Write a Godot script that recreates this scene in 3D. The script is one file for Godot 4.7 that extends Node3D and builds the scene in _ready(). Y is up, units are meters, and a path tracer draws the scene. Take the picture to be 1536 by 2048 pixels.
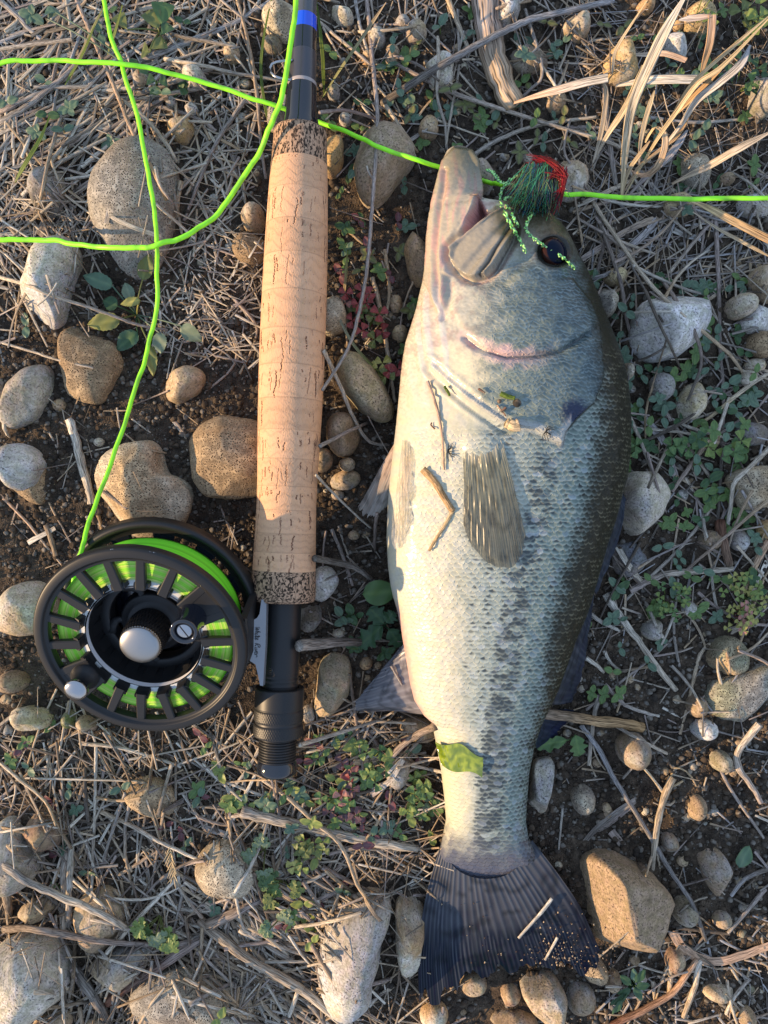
extends Node3D
# Units are metres. One photo unit (a 1536th of the photo's width) on the ground measures K metres; the lens stands H metres above it.
const K := 0.000205
const H := 0.316
var used := {}
var labels := {}
var marks: Array = []
var mats := {}
var rng := RandomNumberGenerator.new()
var n_soft := FastNoiseLite.new()
var n_fine := FastNoiseLite.new()
var n_mid := FastNoiseLite.new()
# relief map of everything that lies on the ground, in 1 mm cells
const GX := 460
const GZ := 580
var relief := PackedFloat32Array()
var bank := PackedFloat32Array()

# real place of something measured at photo units (px, py) that stands h metres above the ground
func W(px: float, py: float, h: float) -> Vector3:
	var s := K * (H - h) / H
	return Vector3((px - 768.0) * s, h, (py - 1024.0) * s)

func soil(x: float, z: float) -> float:
	var d := maxf(absf(x), absf(z))
	var a := 0.0024 * n_soft.get_noise_2d(x * 1000.0, z * 1000.0) + 0.0010 * n_mid.get_noise_2d(x * 1000.0, z * 1000.0)
	return a + (0.0 if d < 0.4 else (d - 0.4) * 0.02 * n_soft.get_noise_2d(x * 40.0, z * 40.0))

func cell(x: float, z: float) -> int:
	var i := clampi(int((x + 0.23) * 1000.0), 0, GX - 1)
	var j := clampi(int((z + 0.29) * 1000.0), 0, GZ - 1)
	return j * GX + i

func top_at(x: float, z: float) -> float:
	return relief[cell(x, z)]

# highest within a millimetre or so
func crest(x: float, z: float) -> float:
	var h := -1.0
	for i in 3:
		for j in 3:
			h = maxf(h, relief[cell(x + (i - 1) * 0.001, z + (j - 1) * 0.001)])
	return h

func raise_to(x: float, z: float, y: float) -> void:
	var c := cell(x, z)
	if relief[c] < y:
		relief[c] = y

class MB:
	var v := PackedVector3Array()
	var n := PackedVector3Array()
	var c := PackedColorArray()
	var uv := PackedVector2Array()
	var idx := PackedInt32Array()
	# a grid of nu rows and nv columns; facing 0 as it is, 1 outwards (closed), 2 upwards (sheet)
	func grid(P: PackedVector3Array, nu: int, nv: int, C: PackedColorArray, UV: PackedVector2Array, wrap: bool, facing: int) -> void:
		var base := v.size()
		var N := PackedVector3Array()
		N.resize(P.size())
		var t := PackedInt32Array()
		var cols := nv if wrap else nv - 1
		var mid := Vector3.ZERO
		for p in P:
			mid += p
		mid /= float(P.size())
		var sign_sum := 0.0
		for i in nu - 1:
			for j in cols:
				var a := i * nv + j
				var b := i * nv + (j + 1) % nv
				var d := a + nv
				var e := b + nv
				var m := (P[e] - P[a]).cross(P[b] - P[d])
				N[a] += m
				N[b] += m
				N[d] += m
				N[e] += m
				if facing == 1:
					sign_sum += m.dot(P[a] - mid)
				elif facing == 2:
					sign_sum += m.y
				t.append_array(PackedInt32Array([a, b, d, b, e, d]))
		var flip := sign_sum < 0.0
		if flip:
			for k in range(0, t.size(), 3):
				var q := t[k + 1]
				t[k + 1] = t[k + 2]
				t[k + 2] = q
		for k in N.size():
			var l := N[k].length()
			N[k] = (N[k] / l * (-1.0 if flip else 1.0)) if l > 1e-20 else Vector3.UP
		for k in t.size():
			t[k] += base
		v.append_array(P)
		n.append_array(N)
		c.append_array(C)
		if UV.size() == P.size():
			uv.append_array(UV)
		else:
			for p in P:
				uv.append(Vector2(p.x * 30.0, p.z * 30.0))
		idx.append_array(t)
	func tri(a: Vector3, b: Vector3, d: Vector3, col: Color) -> void:
		var nn := (d - a).cross(b - a).normalized()
		for p in [a, b, d]:
			idx.append(v.size())
			v.append(p)
			n.append(nn)
			c.append(col)
			uv.append(Vector2(p.x * 30.0, p.z * 30.0))
	func mesh() -> ArrayMesh:
		var arr := []
		arr.resize(Mesh.ARRAY_MAX)
		arr[Mesh.ARRAY_VERTEX] = v
		arr[Mesh.ARRAY_NORMAL] = n
		arr[Mesh.ARRAY_COLOR] = c
		arr[Mesh.ARRAY_TEX_UV] = uv
		arr[Mesh.ARRAY_INDEX] = idx
		var m := ArrayMesh.new()
		m.add_surface_from_arrays(Mesh.PRIMITIVE_TRIANGLES, arr)
		return m

func filled(count: int, col: Color) -> PackedColorArray:
	var a := PackedColorArray()
	a.resize(count)
	a.fill(col)
	return a

func numbered(called: String) -> String:
	var k: int = used.get(called, 0)
	used[called] = k + 1
	return called if k == 0 else "%s_%03d" % [called, k]

func tag(o: Node, label: String, category: String, group := "", kind := "") -> void:
	if label != "":
		o.set_meta("label", label)
		labels[label] = labels.get(label, 0) + 1
	if category != "":
		o.set_meta("category", category)
	if group != "":
		o.set_meta("group", group)
	if kind != "":
		o.set_meta("kind", kind)

func part(called: String, mesh: Mesh, mat: Material, parent: Node) -> MeshInstance3D:
	var o := MeshInstance3D.new()
	o.name = called
	o.mesh = mesh
	o.material_override = mat
	parent.add_child(o, true)
	return o

func whole(called: String, mesh: Mesh, mat: Material, label: String, category: String, group := "", kind := "") -> MeshInstance3D:
	var o := MeshInstance3D.new()
	o.name = numbered(called)
	o.mesh = mesh
	o.material_override = mat
	add_child(o, true)
	tag(o, label, category, group, kind)
	return o

func thing(called: String, label: String, category: String, group := "") -> Node3D:
	var o := Node3D.new()
	o.name = numbered(called)
	add_child(o, true)
	tag(o, label, category, group)
	return o

func side_of(px: float, py: float, m: Array) -> String:
	var dx: float = px - m[0]
	var dy: float = py - m[1]
	if absf(dx) > absf(dy):
		return ("right of " if dx > 0 else "left of ") + m[2]
	return ("below " if dy > 0 else "above ") + m[2]

# says where a thing lies by the two or three landmarks next to it
func spot(desc: String, px: float, py: float) -> String:
	var order := marks.duplicate()
	order.sort_custom(func(a, b): return Vector2(a[0] - px, a[1] - py).length() < Vector2(b[0] - px, b[1] - py).length())
	var s: String = desc + " " + side_of(px, py, order[0])
	if not labels.has(s):
		return s
	for k in range(1, 9):
		var s2: String = s + ", " + side_of(px, py, order[k])
		if not labels.has(s2):
			return s2
	for k in range(2, 9):
		for q in range(1, k):
			var s3: String = desc + " " + side_of(px, py, order[q]) + ", " + side_of(px, py, order[k])
			if not labels.has(s3):
				return s3
	return s

func pts_of(text: String) -> PackedVector2Array:
	var out := PackedVector2Array()
	for w in text.split(" ", false):
		var f := w.split(",")
		out.append(Vector2(float(f[0]), float(f[1])))
	return out

func along(p: PackedVector2Array, t: float) -> Vector2:
	var n := p.size()
	if n == 1:
		return p[0]
	var x := clampf(t, 0.0, 1.0) * (n - 1)
	var i := mini(int(x), n - 2)
	var f := x - i
	var a := p[maxi(i - 1, 0)]
	var d := p[mini(i + 2, n - 1)]
	return p[i].cubic_interpolate(p[i + 1], a, d, f)

func table(rows: Array, y: float, col: int) -> float:
	var n := rows.size()
	if y <= rows[0][0]:
		return rows[0][col]
	for k in range(1, n):
		if y <= rows[k][0]:
			var f: float = (y - rows[k - 1][0]) / (rows[k][0] - rows[k - 1][0])
			return lerpf(rows[k - 1][col], rows[k][col], f)
	return rows[n - 1][col]

func sd_poly(p: Vector2, poly: PackedVector2Array) -> float:
	var n := poly.size()
	var d := (p - poly[0]).length_squared()
	var s := 1.0
	var j := n - 1
	for i in n:
		var e := poly[j] - poly[i]
		var w := p - poly[i]
		var b := w - e * clampf(w.dot(e) / e.length_squared(), 0.0, 1.0)
		d = minf(d, b.length_squared())
		var c1 := p.y >= poly[i].y
		var c2 := p.y < poly[j].y
		var c3 := e.x * w.y > e.y * w.x
		if (c1 and c2 and c3) or (not c1 and not c2 and not c3):
			s = -s
		j = i
	return s * sqrt(d)

func sd_line(p: Vector2, l: PackedVector2Array) -> float:
	var d := 1e9
	for i in l.size() - 1:
		var e := l[i + 1] - l[i]
		var w := p - l[i]
		d = minf(d, (w - e * clampf(w.dot(e) / e.length_squared(), 0.0, 1.0)).length_squared())
	return sqrt(d)

# ---------- textures ----------
func noise(freq: float, seed_: int, kind := FastNoiseLite.TYPE_SIMPLEX_SMOOTH, oct := 4) -> FastNoiseLite:
	var f := FastNoiseLite.new()
	f.noise_type = kind
	f.frequency = freq
	f.seed = seed_
	f.fractal_octaves = oct
	return f

func grey_map(size: int, f: FastNoiseLite) -> PackedByteArray:
	var im := f.get_seamless_image(size, size)
	im.convert(Image.FORMAT_L8)
	return im.get_data()

func tex_from(size_x: int, size_y: int, data: PackedByteArray, mip := true) -> ImageTexture:
	var im := Image.create_from_data(size_x, size_y, false, Image.FORMAT_RGB8, data)
	if mip:
		im.generate_mipmaps()
	return ImageTexture.create_from_image(im)

func bump_from(size_x: int, size_y: int, hgt: PackedByteArray, strength: float) -> ImageTexture:
	var im := Image.create_from_data(size_x, size_y, false, Image.FORMAT_L8, hgt)
	im.convert(Image.FORMAT_RGBA8)
	im.bump_map_to_normal_map(strength)
	return ImageTexture.create_from_image(im)

func base_mat(rough: float, spec := 0.5) -> StandardMaterial3D:
	var m := StandardMaterial3D.new()
	m.vertex_color_use_as_albedo = true
	m.roughness = rough
	m.metallic_specular = spec
	m.cull_mode = BaseMaterial3D.CULL_DISABLED
	return m

func plain(col: Color, rough: float, metal := 0.0, spec := 0.5) -> StandardMaterial3D:
	var m := StandardMaterial3D.new()
	m.albedo_color = col.linear_to_srgb()
	m.roughness = rough
	m.metallic = metal
	m.metallic_specular = spec
	m.cull_mode = BaseMaterial3D.CULL_DISABLED
	return m

func make_materials() -> void:
	# stone grain: fine and coarse mottling; a second one with pits
	var a := grey_map(512, noise(0.012, 3, FastNoiseLite.TYPE_SIMPLEX_SMOOTH, 5))
	var b := grey_map(512, noise(0.11, 5, FastNoiseLite.TYPE_SIMPLEX_SMOOTH, 3))
	var cmid := grey_map(512, noise(0.042, 15, FastNoiseLite.TYPE_SIMPLEX_SMOOTH, 4))
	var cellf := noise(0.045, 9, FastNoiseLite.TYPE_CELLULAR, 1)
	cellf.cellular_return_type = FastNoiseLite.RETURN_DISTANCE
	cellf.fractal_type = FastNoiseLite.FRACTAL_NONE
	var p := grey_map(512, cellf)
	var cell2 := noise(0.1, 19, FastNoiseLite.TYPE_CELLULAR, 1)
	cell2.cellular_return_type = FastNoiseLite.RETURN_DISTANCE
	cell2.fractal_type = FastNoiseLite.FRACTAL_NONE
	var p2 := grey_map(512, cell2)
	var size := 512 * 512
	var c1 := PackedByteArray()
	c1.resize(size * 3)
	var h1 := PackedByteArray()
	h1.resize(size)
	var c2 := PackedByteArray()
	c2.resize(size * 3)
	var h2 := PackedByteArray()
	h2.resize(size)
	for i in size:
		var x := a[i] / 255.0
		var y := b[i] / 255.0
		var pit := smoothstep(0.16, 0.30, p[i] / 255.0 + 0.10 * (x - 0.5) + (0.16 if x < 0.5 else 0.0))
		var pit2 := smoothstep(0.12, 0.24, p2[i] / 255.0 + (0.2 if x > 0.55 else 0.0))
		var z := cmid[i] / 255.0
		var g := 0.84 + 0.12 * smoothstep(0.25, 0.75, x) + 0.26 * (y - 0.5) + 0.30 * (z - 0.5)
		g *= 1.0 - 0.45 * (1.0 - smoothstep(0.22, 0.33, z)) * smoothstep(0.35, 0.6, x)
		var speck := smoothstep(0.14, 0.30, y) * 0.35 + 0.65
		g *= speck
		c1[i * 3] = clampi(int(g * 255), 0, 255)
		c1[i * 3 + 1] = clampi(int(g * (0.985 - 0.04 * (x - 0.5)) * 255), 0, 255)
		c1[i * 3 + 2] = clampi(int(g * (0.96 - 0.10 * (0.5 - x)) * 255), 0, 255)
		h1[i] = clampi(int(120 + 50 * (x - 0.5) + 90 * (y - 0.5) + 110 * (z - 0.5)), 0, 255)
		var dark := (0.35 + 0.65 * pit) * (0.55 + 0.45 * pit2)  # shade inside the pits is put into the colour too
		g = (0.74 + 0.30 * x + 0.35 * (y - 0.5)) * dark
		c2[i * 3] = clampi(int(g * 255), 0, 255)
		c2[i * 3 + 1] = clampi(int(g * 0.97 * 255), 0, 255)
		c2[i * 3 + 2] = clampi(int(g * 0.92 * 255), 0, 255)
		h2[i] = clampi(int(60 + 120 * pit * (0.6 + 0.4 * pit2) + 40 * (y - 0.5) + 30 * (x - 0.5)), 0, 255)
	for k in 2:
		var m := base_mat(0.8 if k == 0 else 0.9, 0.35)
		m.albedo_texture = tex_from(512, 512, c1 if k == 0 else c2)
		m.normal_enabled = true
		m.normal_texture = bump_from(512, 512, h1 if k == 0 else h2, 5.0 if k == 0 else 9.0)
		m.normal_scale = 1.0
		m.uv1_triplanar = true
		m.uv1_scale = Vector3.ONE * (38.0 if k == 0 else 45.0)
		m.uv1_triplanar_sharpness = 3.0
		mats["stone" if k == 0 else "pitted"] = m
	# soil
	var s1 := grey_map(512, noise(0.02, 23, FastNoiseLite.TYPE_SIMPLEX_SMOOTH, 5))
	var s2 := grey_map(512, noise(0.14, 29, FastNoiseLite.TYPE_CELLULAR, 1))
	var cs := PackedByteArray()
	cs.resize(size * 3)
	var hs := PackedByteArray()
	hs.resize(size)
	for i in size:
		var x := s1[i] / 255.0
		var y := s2[i] / 255.0
		var g := 0.185 + 0.21 * x + 0.15 * (y - 0.5)
		cs[i * 3] = clampi(int(g * 1.06 * 255), 0, 255)
		cs[i * 3 + 1] = clampi(int(g * 0.94 * 255), 0, 255)
		cs[i * 3 + 2] = clampi(int(g * 0.81 * 255), 0, 255)
		hs[i] = clampi(int(255 * (0.5 * x + 0.5 * y)), 0, 255)
	var ms := base_mat(0.95, 0.25)
	ms.albedo_texture = tex_from(512, 512, cs)
	ms.normal_enabled = true
	ms.normal_texture = bump_from(512, 512, hs, 9.0)
	ms.uv1_triplanar = true
	ms.uv1_world_triplanar = true
	ms.uv1_scale = Vector3.ONE * 22.0
	mats["soil"] = ms
	mats["crumb"] = base_mat(0.95, 0.25)
	# wood and straw fibres: u round the stem, v along it
	var fw := 128
	var fh := 512
	var ca := PackedByteArray()
	ca.resize(fw * fh * 3)
	var ha := PackedByteArray()
	ha.resize(fw * fh)
	var fn := noise(1.0, 41, FastNoiseLite.TYPE_SIMPLEX_SMOOTH, 3)
	var fn2 := noise(1.0, 43, FastNoiseLite.TYPE_SIMPLEX_SMOOTH, 2)
	for j in fh:
		for i in fw:
			var ang := TAU * i / fw
			var x := fn.get_noise_3d(cos(ang) * 2.6, sin(ang) * 2.6, j * 0.008)
			var y := fn2.get_noise_3d(cos(ang) * 9.0, sin(ang) * 9.0, j * 0.012)
			var crack := smoothstep(-0.50, -0.22, y)
			var g := (0.90 + 0.30 * x + 0.24 * y) * (0.40 + 0.60 * crack)
			var k := j * fw + i
			ca[k * 3] = clampi(int(g * 255), 0, 255)
			ca[k * 3 + 1] = clampi(int(g * 0.98 * 255), 0, 255)
			ca[k * 3 + 2] = clampi(int(g * 0.95 * 255), 0, 255)
			ha[k] = clampi(int(255 * (0.45 + 0.3 * x + 0.2 * y) * (0.5 + 0.5 * crack)), 0, 255)
	var mf := base_mat(0.75, 0.3)
	mf.albedo_texture = tex_from(fw, fh, ca)
	mf.normal_enabled = true
	mf.normal_texture = bump_from(fw, fh, ha, 5.0)
	mats["fibre"] = mf
	var ml := base_mat(0.5, 0.4)
	ml.backlight_enabled = true
	ml.backlight = Color(0.35, 0.35, 0.35)
	mats["leaf"] = ml
	var md := base_mat(0.55, 0.35)
	md.backlight_enabled = true
	md.backlight = Color(0.3, 0.3, 0.3)
	md.albedo_texture = mf.albedo_texture
	mats["blade"] = md
	mats["line"] = base_mat(0.42, 0.45)
	mats["flash"] = base_mat(0.25, 0.8)
	mats["black"] = plain(Color(0.012, 0.013, 0.015), 0.45, 0.0, 0.45)
	mats["black_gloss"] = plain(Color(0.008, 0.010, 0.016), 0.08, 0.0, 0.6)
	mats["matt_black"] = plain(Color(0.011, 0.0115, 0.0125), 0.45, 0.0, 0.42)
	mats["silver"] = plain(Color(0.36, 0.36, 0.37), 0.25, 1.0)
	mats["plain_vc"] = base_mat(0.6, 0.4)

# ---------- shape builders ----------
# a swept stem: section flattened by flat, folded into a V by fold
func sweep(mb: MB, pts: PackedVector3Array, rad: PackedFloat32Array, sides: int, flat: float, fold: float, cols: PackedColorArray, vscale := 12.0, roll := 0.0) -> void:
	var n := pts.size()
	var P := PackedVector3Array()
	var C := PackedColorArray()
	var U := PackedVector2Array()
	var len_ := 0.0
	for i in range(-1, n + 1):
		var k := clampi(i, 0, n - 1)
		var cap := i == -1 or i == n
		var d := (pts[mini(k + 1, n - 1)] - pts[maxi(k - 1, 0)]).normalized()
		var side := d.cross(Vector3.UP)
		if side.length() < 0.05:
			side = d.cross(Vector3.BACK)
		side = side.normalized()
		var up := side.cross(d).normalized()
		if roll != 0.0:
			var s2 := side * cos(roll) + up * sin(roll)
			up = up * cos(roll) - side * sin(roll)
			side = s2
		if k > 0 and not cap:
			len_ += (pts[k] - pts[k - 1]).length()
		var r := rad[k] * (0.02 if cap else 1.0)
		for j in sides + 1:
			var a := TAU * j / sides - PI * 0.5
			var q := side * (cos(a) * r) + up * (sin(a) * r * flat + absf(cos(a)) * r * fold)
			P.append(pts[k] + q)
			C.append(cols[k])
			U.append(Vector2(float(j) / sides, len_ * vscale))
	mb.grid(P, n + 2, sides + 1, C, U, false, 1)

func lathe(mb: MB, prof: PackedVector2Array, segs: int, cols: PackedColorArray, closed := false, vlen := 1.0) -> void:
	# profile of (radius, y) turned about y
	var m := prof.size()
	var P := PackedVector3Array()
	var C := PackedColorArray()
	var U := PackedVector2Array()
	var rows := m + (1 if closed else 0)
	for i in rows:
		var q := prof[i % m]
		for j in segs + 1:
			var a := TAU * j / segs + PI
			P.append(Vector3(q.x * cos(a), q.y, q.x * sin(a)))
			C.append(cols[i % m] if cols.size() > 1 else cols[0])
			U.append(Vector2(float(j) / segs, float(i) / (rows - 1) * vlen))
	mb.grid(P, rows, segs + 1, C, U, false, 1)

func box_bar(mb: MB, a: Vector3, b: Vector3, up: Vector3, wa: float, wb: float, th: float, bevel: float, col: Color) -> void:
	# a bevelled bar from a to b whose top face is at a and b and goes th deep
	var d := (b - a).normalized()
	var s := d.cross(up).normalized()
	var ring := []
	for e in 2:
		var p := a if e == 0 else b
		var w := (wa if e == 0 else wb) * 0.5
		var sec := []
		for q in [Vector2(-w + bevel, 0), Vector2(w - bevel, 0), Vector2(w, -bevel), Vector2(w, -th + bevel), Vector2(w - bevel, -th), Vector2(-w + bevel, -th), Vector2(-w, -th + bevel), Vector2(-w, -bevel)]:
			sec.append(p + s * q.x + up * q.y)
		ring.append(sec)
	var mid := (a + b) * 0.5 - up * th * 0.5
	for k in 8:
		quad(mb, ring[0][k], ring[0][(k + 1) % 8], ring[1][(k + 1) % 8], ring[1][k], mid, col)
	for e in 2:
		for k in range(1, 7):
			face(mb, ring[e][0], ring[e][k], ring[e][k + 1], mid, col)

func face(mb: MB, a: Vector3, b: Vector3, c: Vector3, inside: Vector3, col: Color) -> void:
	if (c - a).cross(b - a).dot(a - inside) < 0.0:
		mb.tri(a, c, b, col)
	else:
		mb.tri(a, b, c, col)

func quad(mb: MB, a: Vector3, b: Vector3, c: Vector3, d: Vector3, inside: Vector3, col: Color) -> void:
	face(mb, a, b, c, inside, col)
	face(mb, a, c, d, inside, col)

func prism(mb: MB, poly: PackedVector3Array, down: Vector3, col: Color) -> void:
	# a plate with the outline poly, going down by the vector down
	var n := poly.size()
	var flat2 := PackedVector2Array()
	for p in poly:
		flat2.append(Vector2(p.x, p.z))
	var t := Geometry2D.triangulate_polygon(flat2)
	for k in range(0, t.size(), 3):
		var a := poly[t[k]]
		var b := poly[t[k + 1]]
		var c := poly[t[k + 2]]
		if (c - a).cross(b - a).dot(down) > 0.0:
			var q := b
			b = c
			c = q
		mb.tri(a, b, c, col)
		mb.tri(a + down, c + down, b + down, col)
	var mid := Vector3.ZERO
	for p in poly:
		mid += p / n
	for k in n:
		var a := poly[k]
		var b := poly[(k + 1) % n]
		var out := (a + b) * 0.5 - mid
		if (b - a).cross(down).dot(out) > 0.0:
			mb.tri(a, b, a + down, col)
			mb.tri(b, b + down, a + down, col)
		else:
			mb.tri(a, a + down, b, col)
			mb.tri(b, a + down, b + down, col)

# ---------- stones ----------
const TONES := {
	"grey": [0.37, 0.36, 0.34], "pale": [0.60, 0.55, 0.45], "tan": [0.49, 0.385, 0.26], "brown": [0.34, 0.255, 0.17], "orange": [0.48, 0.32, 0.17],
	"white": [0.68, 0.67, 0.64], "slate": [0.17, 0.18, 0.20], "yellow": [0.55, 0.46, 0.28], "olive": [0.31, 0.29, 0.21], "lichen": [0.33, 0.35, 0.26],
	"red": [0.28, 0.18, 0.13], "blue": [0.50, 0.52, 0.54], "gold": [0.52, 0.37, 0.18], "dark": [0.16, 0.145, 0.125], "cream": [0.62, 0.58, 0.48], "moss": [0.18, 0.21, 0.08]}

func tone(key: String) -> Color:
	var t: Array = TONES[key]
	return Color(t[0], t[1], t[2])

func stone_shape(outline: PackedVector2Array, high: float, ca: Color, cb: Color, facets: int, bump: float, seed_: int, segs: int, rings: int, given := []) -> Dictionary:
	# outline: in metres round the stone's own middle. Returns mesh; also stamps nothing.
	var R := PackedFloat32Array()
	R.resize(segs)
	for k in segs:
		var a := TAU * k / segs
		var dir := Vector2(cos(a), sin(a))
		var best := 0.0
		for i in outline.size():
			var p := outline[i]
			var q := outline[(i + 1) % outline.size()]
			var e := q - p
			var den := dir.cross(e)
			if absf(den) < 1e-12:
				continue
			var t := p.cross(e) / den
			var s := p.cross(dir) / den
			if t > 0.0 and s >= -1e-6 and s <= 1.0 + 1e-6:
				best = maxf(best, t)
		R[k] = best
	for it in (2 if facets == 0 else 1):
		var S := R.duplicate()
		for k in segs:
			S[k] = (R[(k + segs - 1) % segs] + 2.0 * R[k] + R[(k + 1) % segs]) * 0.25
		R = S
	var r := RandomNumberGenerator.new()
	r.seed = seed_
	var size := 0.0
	for k in segs:
		size += R[k] / segs
	var planes := []
	for f in facets:
		var nn := Vector3(r.randf_range(-1, 1), r.randf_range(0.25, 1.2), r.randf_range(-1, 1)).normalized()
		planes.append([nn, r.randf_range(0.70, 0.90)])
	if given.size() > 0:
		planes = given
	var off := Vector3(r.randf_range(-9, 9), r.randf_range(-9, 9), r.randf_range(-9, 9)) * 37.0
	var P := PackedVector3Array()
	var C := PackedColorArray()
	var U := PackedVector2Array()
	var mid := high * 0.28
	var expo := r.randf_range(0.72, 0.92)
	for i in rings + 1:
		var ph := lerpf(-0.62, PI * 0.5, pow(float(i) / rings, 0.9))
		var cr := pow(cos(ph), expo) if i < rings else 0.0
		var sh := (pow(absf(sin(ph)), 0.95) * signf(sin(ph)))
		for k in segs + 1:
			var a := TAU * (k % segs) / segs
			var rr := R[k % segs] * cr
			var u := Vector3(cos(a) * rr, 0, sin(a) * rr)
			u.y = mid + (high - mid) * sh if sh > 0.0 else mid + high * 0.75 * sh
			for pl in planes:
				var nn: Vector3 = pl[0]
				var w := Vector3(u.x / size, (u.y - mid) / maxf(high - mid, 0.0005), u.z / size)
				var ov: float = w.dot(nn) - pl[1]
				if ov > 0.0:
					w -= nn * ov * 0.9
					u = Vector3(w.x * size, mid + w.y * (high - mid), w.z * size)
			var q := u * (1.0 / size) * 1.1 + off
			var ns := n_fine.get_noise_3dv(q * 9.0)
			var nb := n_fine.get_noise_3dv(q * 26.0)
			var nrm := Vector3(u.x, (u.y - mid) * 1.5, u.z).normalized()
			u += nrm * size * bump * (ns * 0.9 + nb * 0.35)
			P.append(u)
			var m := smoothstep(-0.30, 0.34, n_fine.get_noise_3dv(q * 5.0 + Vector3(50, 0, 0)) + 0.45 * nb)
			var col := ca.lerp(cb, m)
			col = col * (1.0 + 0.40 * n_fine.get_noise_3dv(q * 75.0))
			# dried mud clings in patches
			col = col.lerp(Color(0.27, 0.205, 0.145), 0.5 * smoothstep(0.02, 0.34, n_fine.get_noise_3dv(q * 4.0 + Vector3(0, 90, 0)) + 0.3 * ns))
			col.a = 1.0
			C.append(col)
			U.append(Vector2(float(k) / segs, float(i) / rings))
	var mb := MB.new()
	mb.grid(P, rings + 1, segs + 1, C, U, false, 1)
	# close the seam's normals
	for i in rings + 1:
		var a := i * (segs + 1)
		var b := a + segs
		var nn := (mb.n[a] + mb.n[b]).normalized()
		mb.n[a] = nn
		mb.n[b] = nn
	return {"mesh": mb.mesh(), "R": R, "mid": mid, "size": size}

const BIG_FACES := [[Vector3(-0.86, 0.50, 0.12), 0.42], [Vector3(0.30, 0.95, -0.12), 0.66], [Vector3(-0.25, 0.62, 0.74), 0.58], [Vector3(0.75, 0.55, 0.35), 0.80]]

# a stone measured in the photo: outline text ("x,y x,y ...") or ellipse "e cx,cy rx,ry rot"
func stone(form: String, high_mm: float, ta: String, tb: String, pitted: int, facets: int, label: String, group := "", called := "stone", sink := 0.0) -> void:
	var out := PackedVector2Array()
	if form.begins_with("e "):
		var w := form.split(" ")
		var c := pts_of(w[1])[0]
		var rr := pts_of(w[2])[0]
		var ro := deg_to_rad(float(w[3])) if w.size() > 3 else 0.0
		for k in 14:
			var a := TAU * k / 14
			var wob := 1.0 + 0.10 * n_fine.get_noise_2d(c.x + cos(a) * 9.0, c.y + sin(a) * 9.0) * 2.0
			out.append(c + Vector2(cos(a) * rr.x, sin(a) * rr.y).rotated(ro) * wob)
	else:
		out = pts_of(form)
	var high := high_mm * 0.001
	var cpx := Vector2.ZERO
	for p in out:
		cpx += p / out.size()
	var local := PackedVector2Array()
	var c3 := W(cpx.x, cpx.y, high * 0.35)
	for p in out:
		var q := W(p.x, p.y, high * 0.35)
		local.append(Vector2(q.x - c3.x, q.z - c3.z))
	var wide := 0.0
	for q in local:
		wide = maxf(wide, q.length())
	var segs := clampi(int(wide * 2600.0), 14, 64)
	var rings := clampi(int(segs * 0.4), 7, 26)
	var bump := 0.060 + 0.05 * (1.0 if facets > 2 else 0.0) + (0.015 if pitted > 0 else 0.0)
	var s := stone_shape(local, high, tone(ta), tone(tb), facets + (2 if wide > 0.008 else 0), bump, int(cpx.x * 31 + cpx.y * 7), segs, rings, BIG_FACES if high_mm > 36.0 else [])
	var g := soil(c3.x, c3.z)
	var lab := label if label.split(" ").size() > 3 and not label.begins_with("~") else spot(label.trim_prefix("~"), cpx.x, cpx.y)
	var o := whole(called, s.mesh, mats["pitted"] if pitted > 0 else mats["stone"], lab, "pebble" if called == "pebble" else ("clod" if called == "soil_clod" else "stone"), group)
	o.position = Vector3(c3.x, g - sink, c3.z)
	# stamp into the relief
	var R: PackedFloat32Array = s.R
	var x := c3.x - wide
	while x <= c3.x + wide:
		var z := c3.z - wide
		while z <= c3.z + wide:
			var d := Vector2(x - c3.x, z - c3.z)
			var a := fposmod(d.angle(), TAU)
			var rr: float = R[int(a / TAU * R.size()) % R.size()]
			var rho := d.length() / maxf(rr, 1e-5)
			if rho < 1.0:
				raise_to(x, z, g - sink + s.mid + (high - s.mid) * sqrt(1.0 - pow(rho, 2.4)))
			z += 0.001
		x += 0.001

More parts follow.
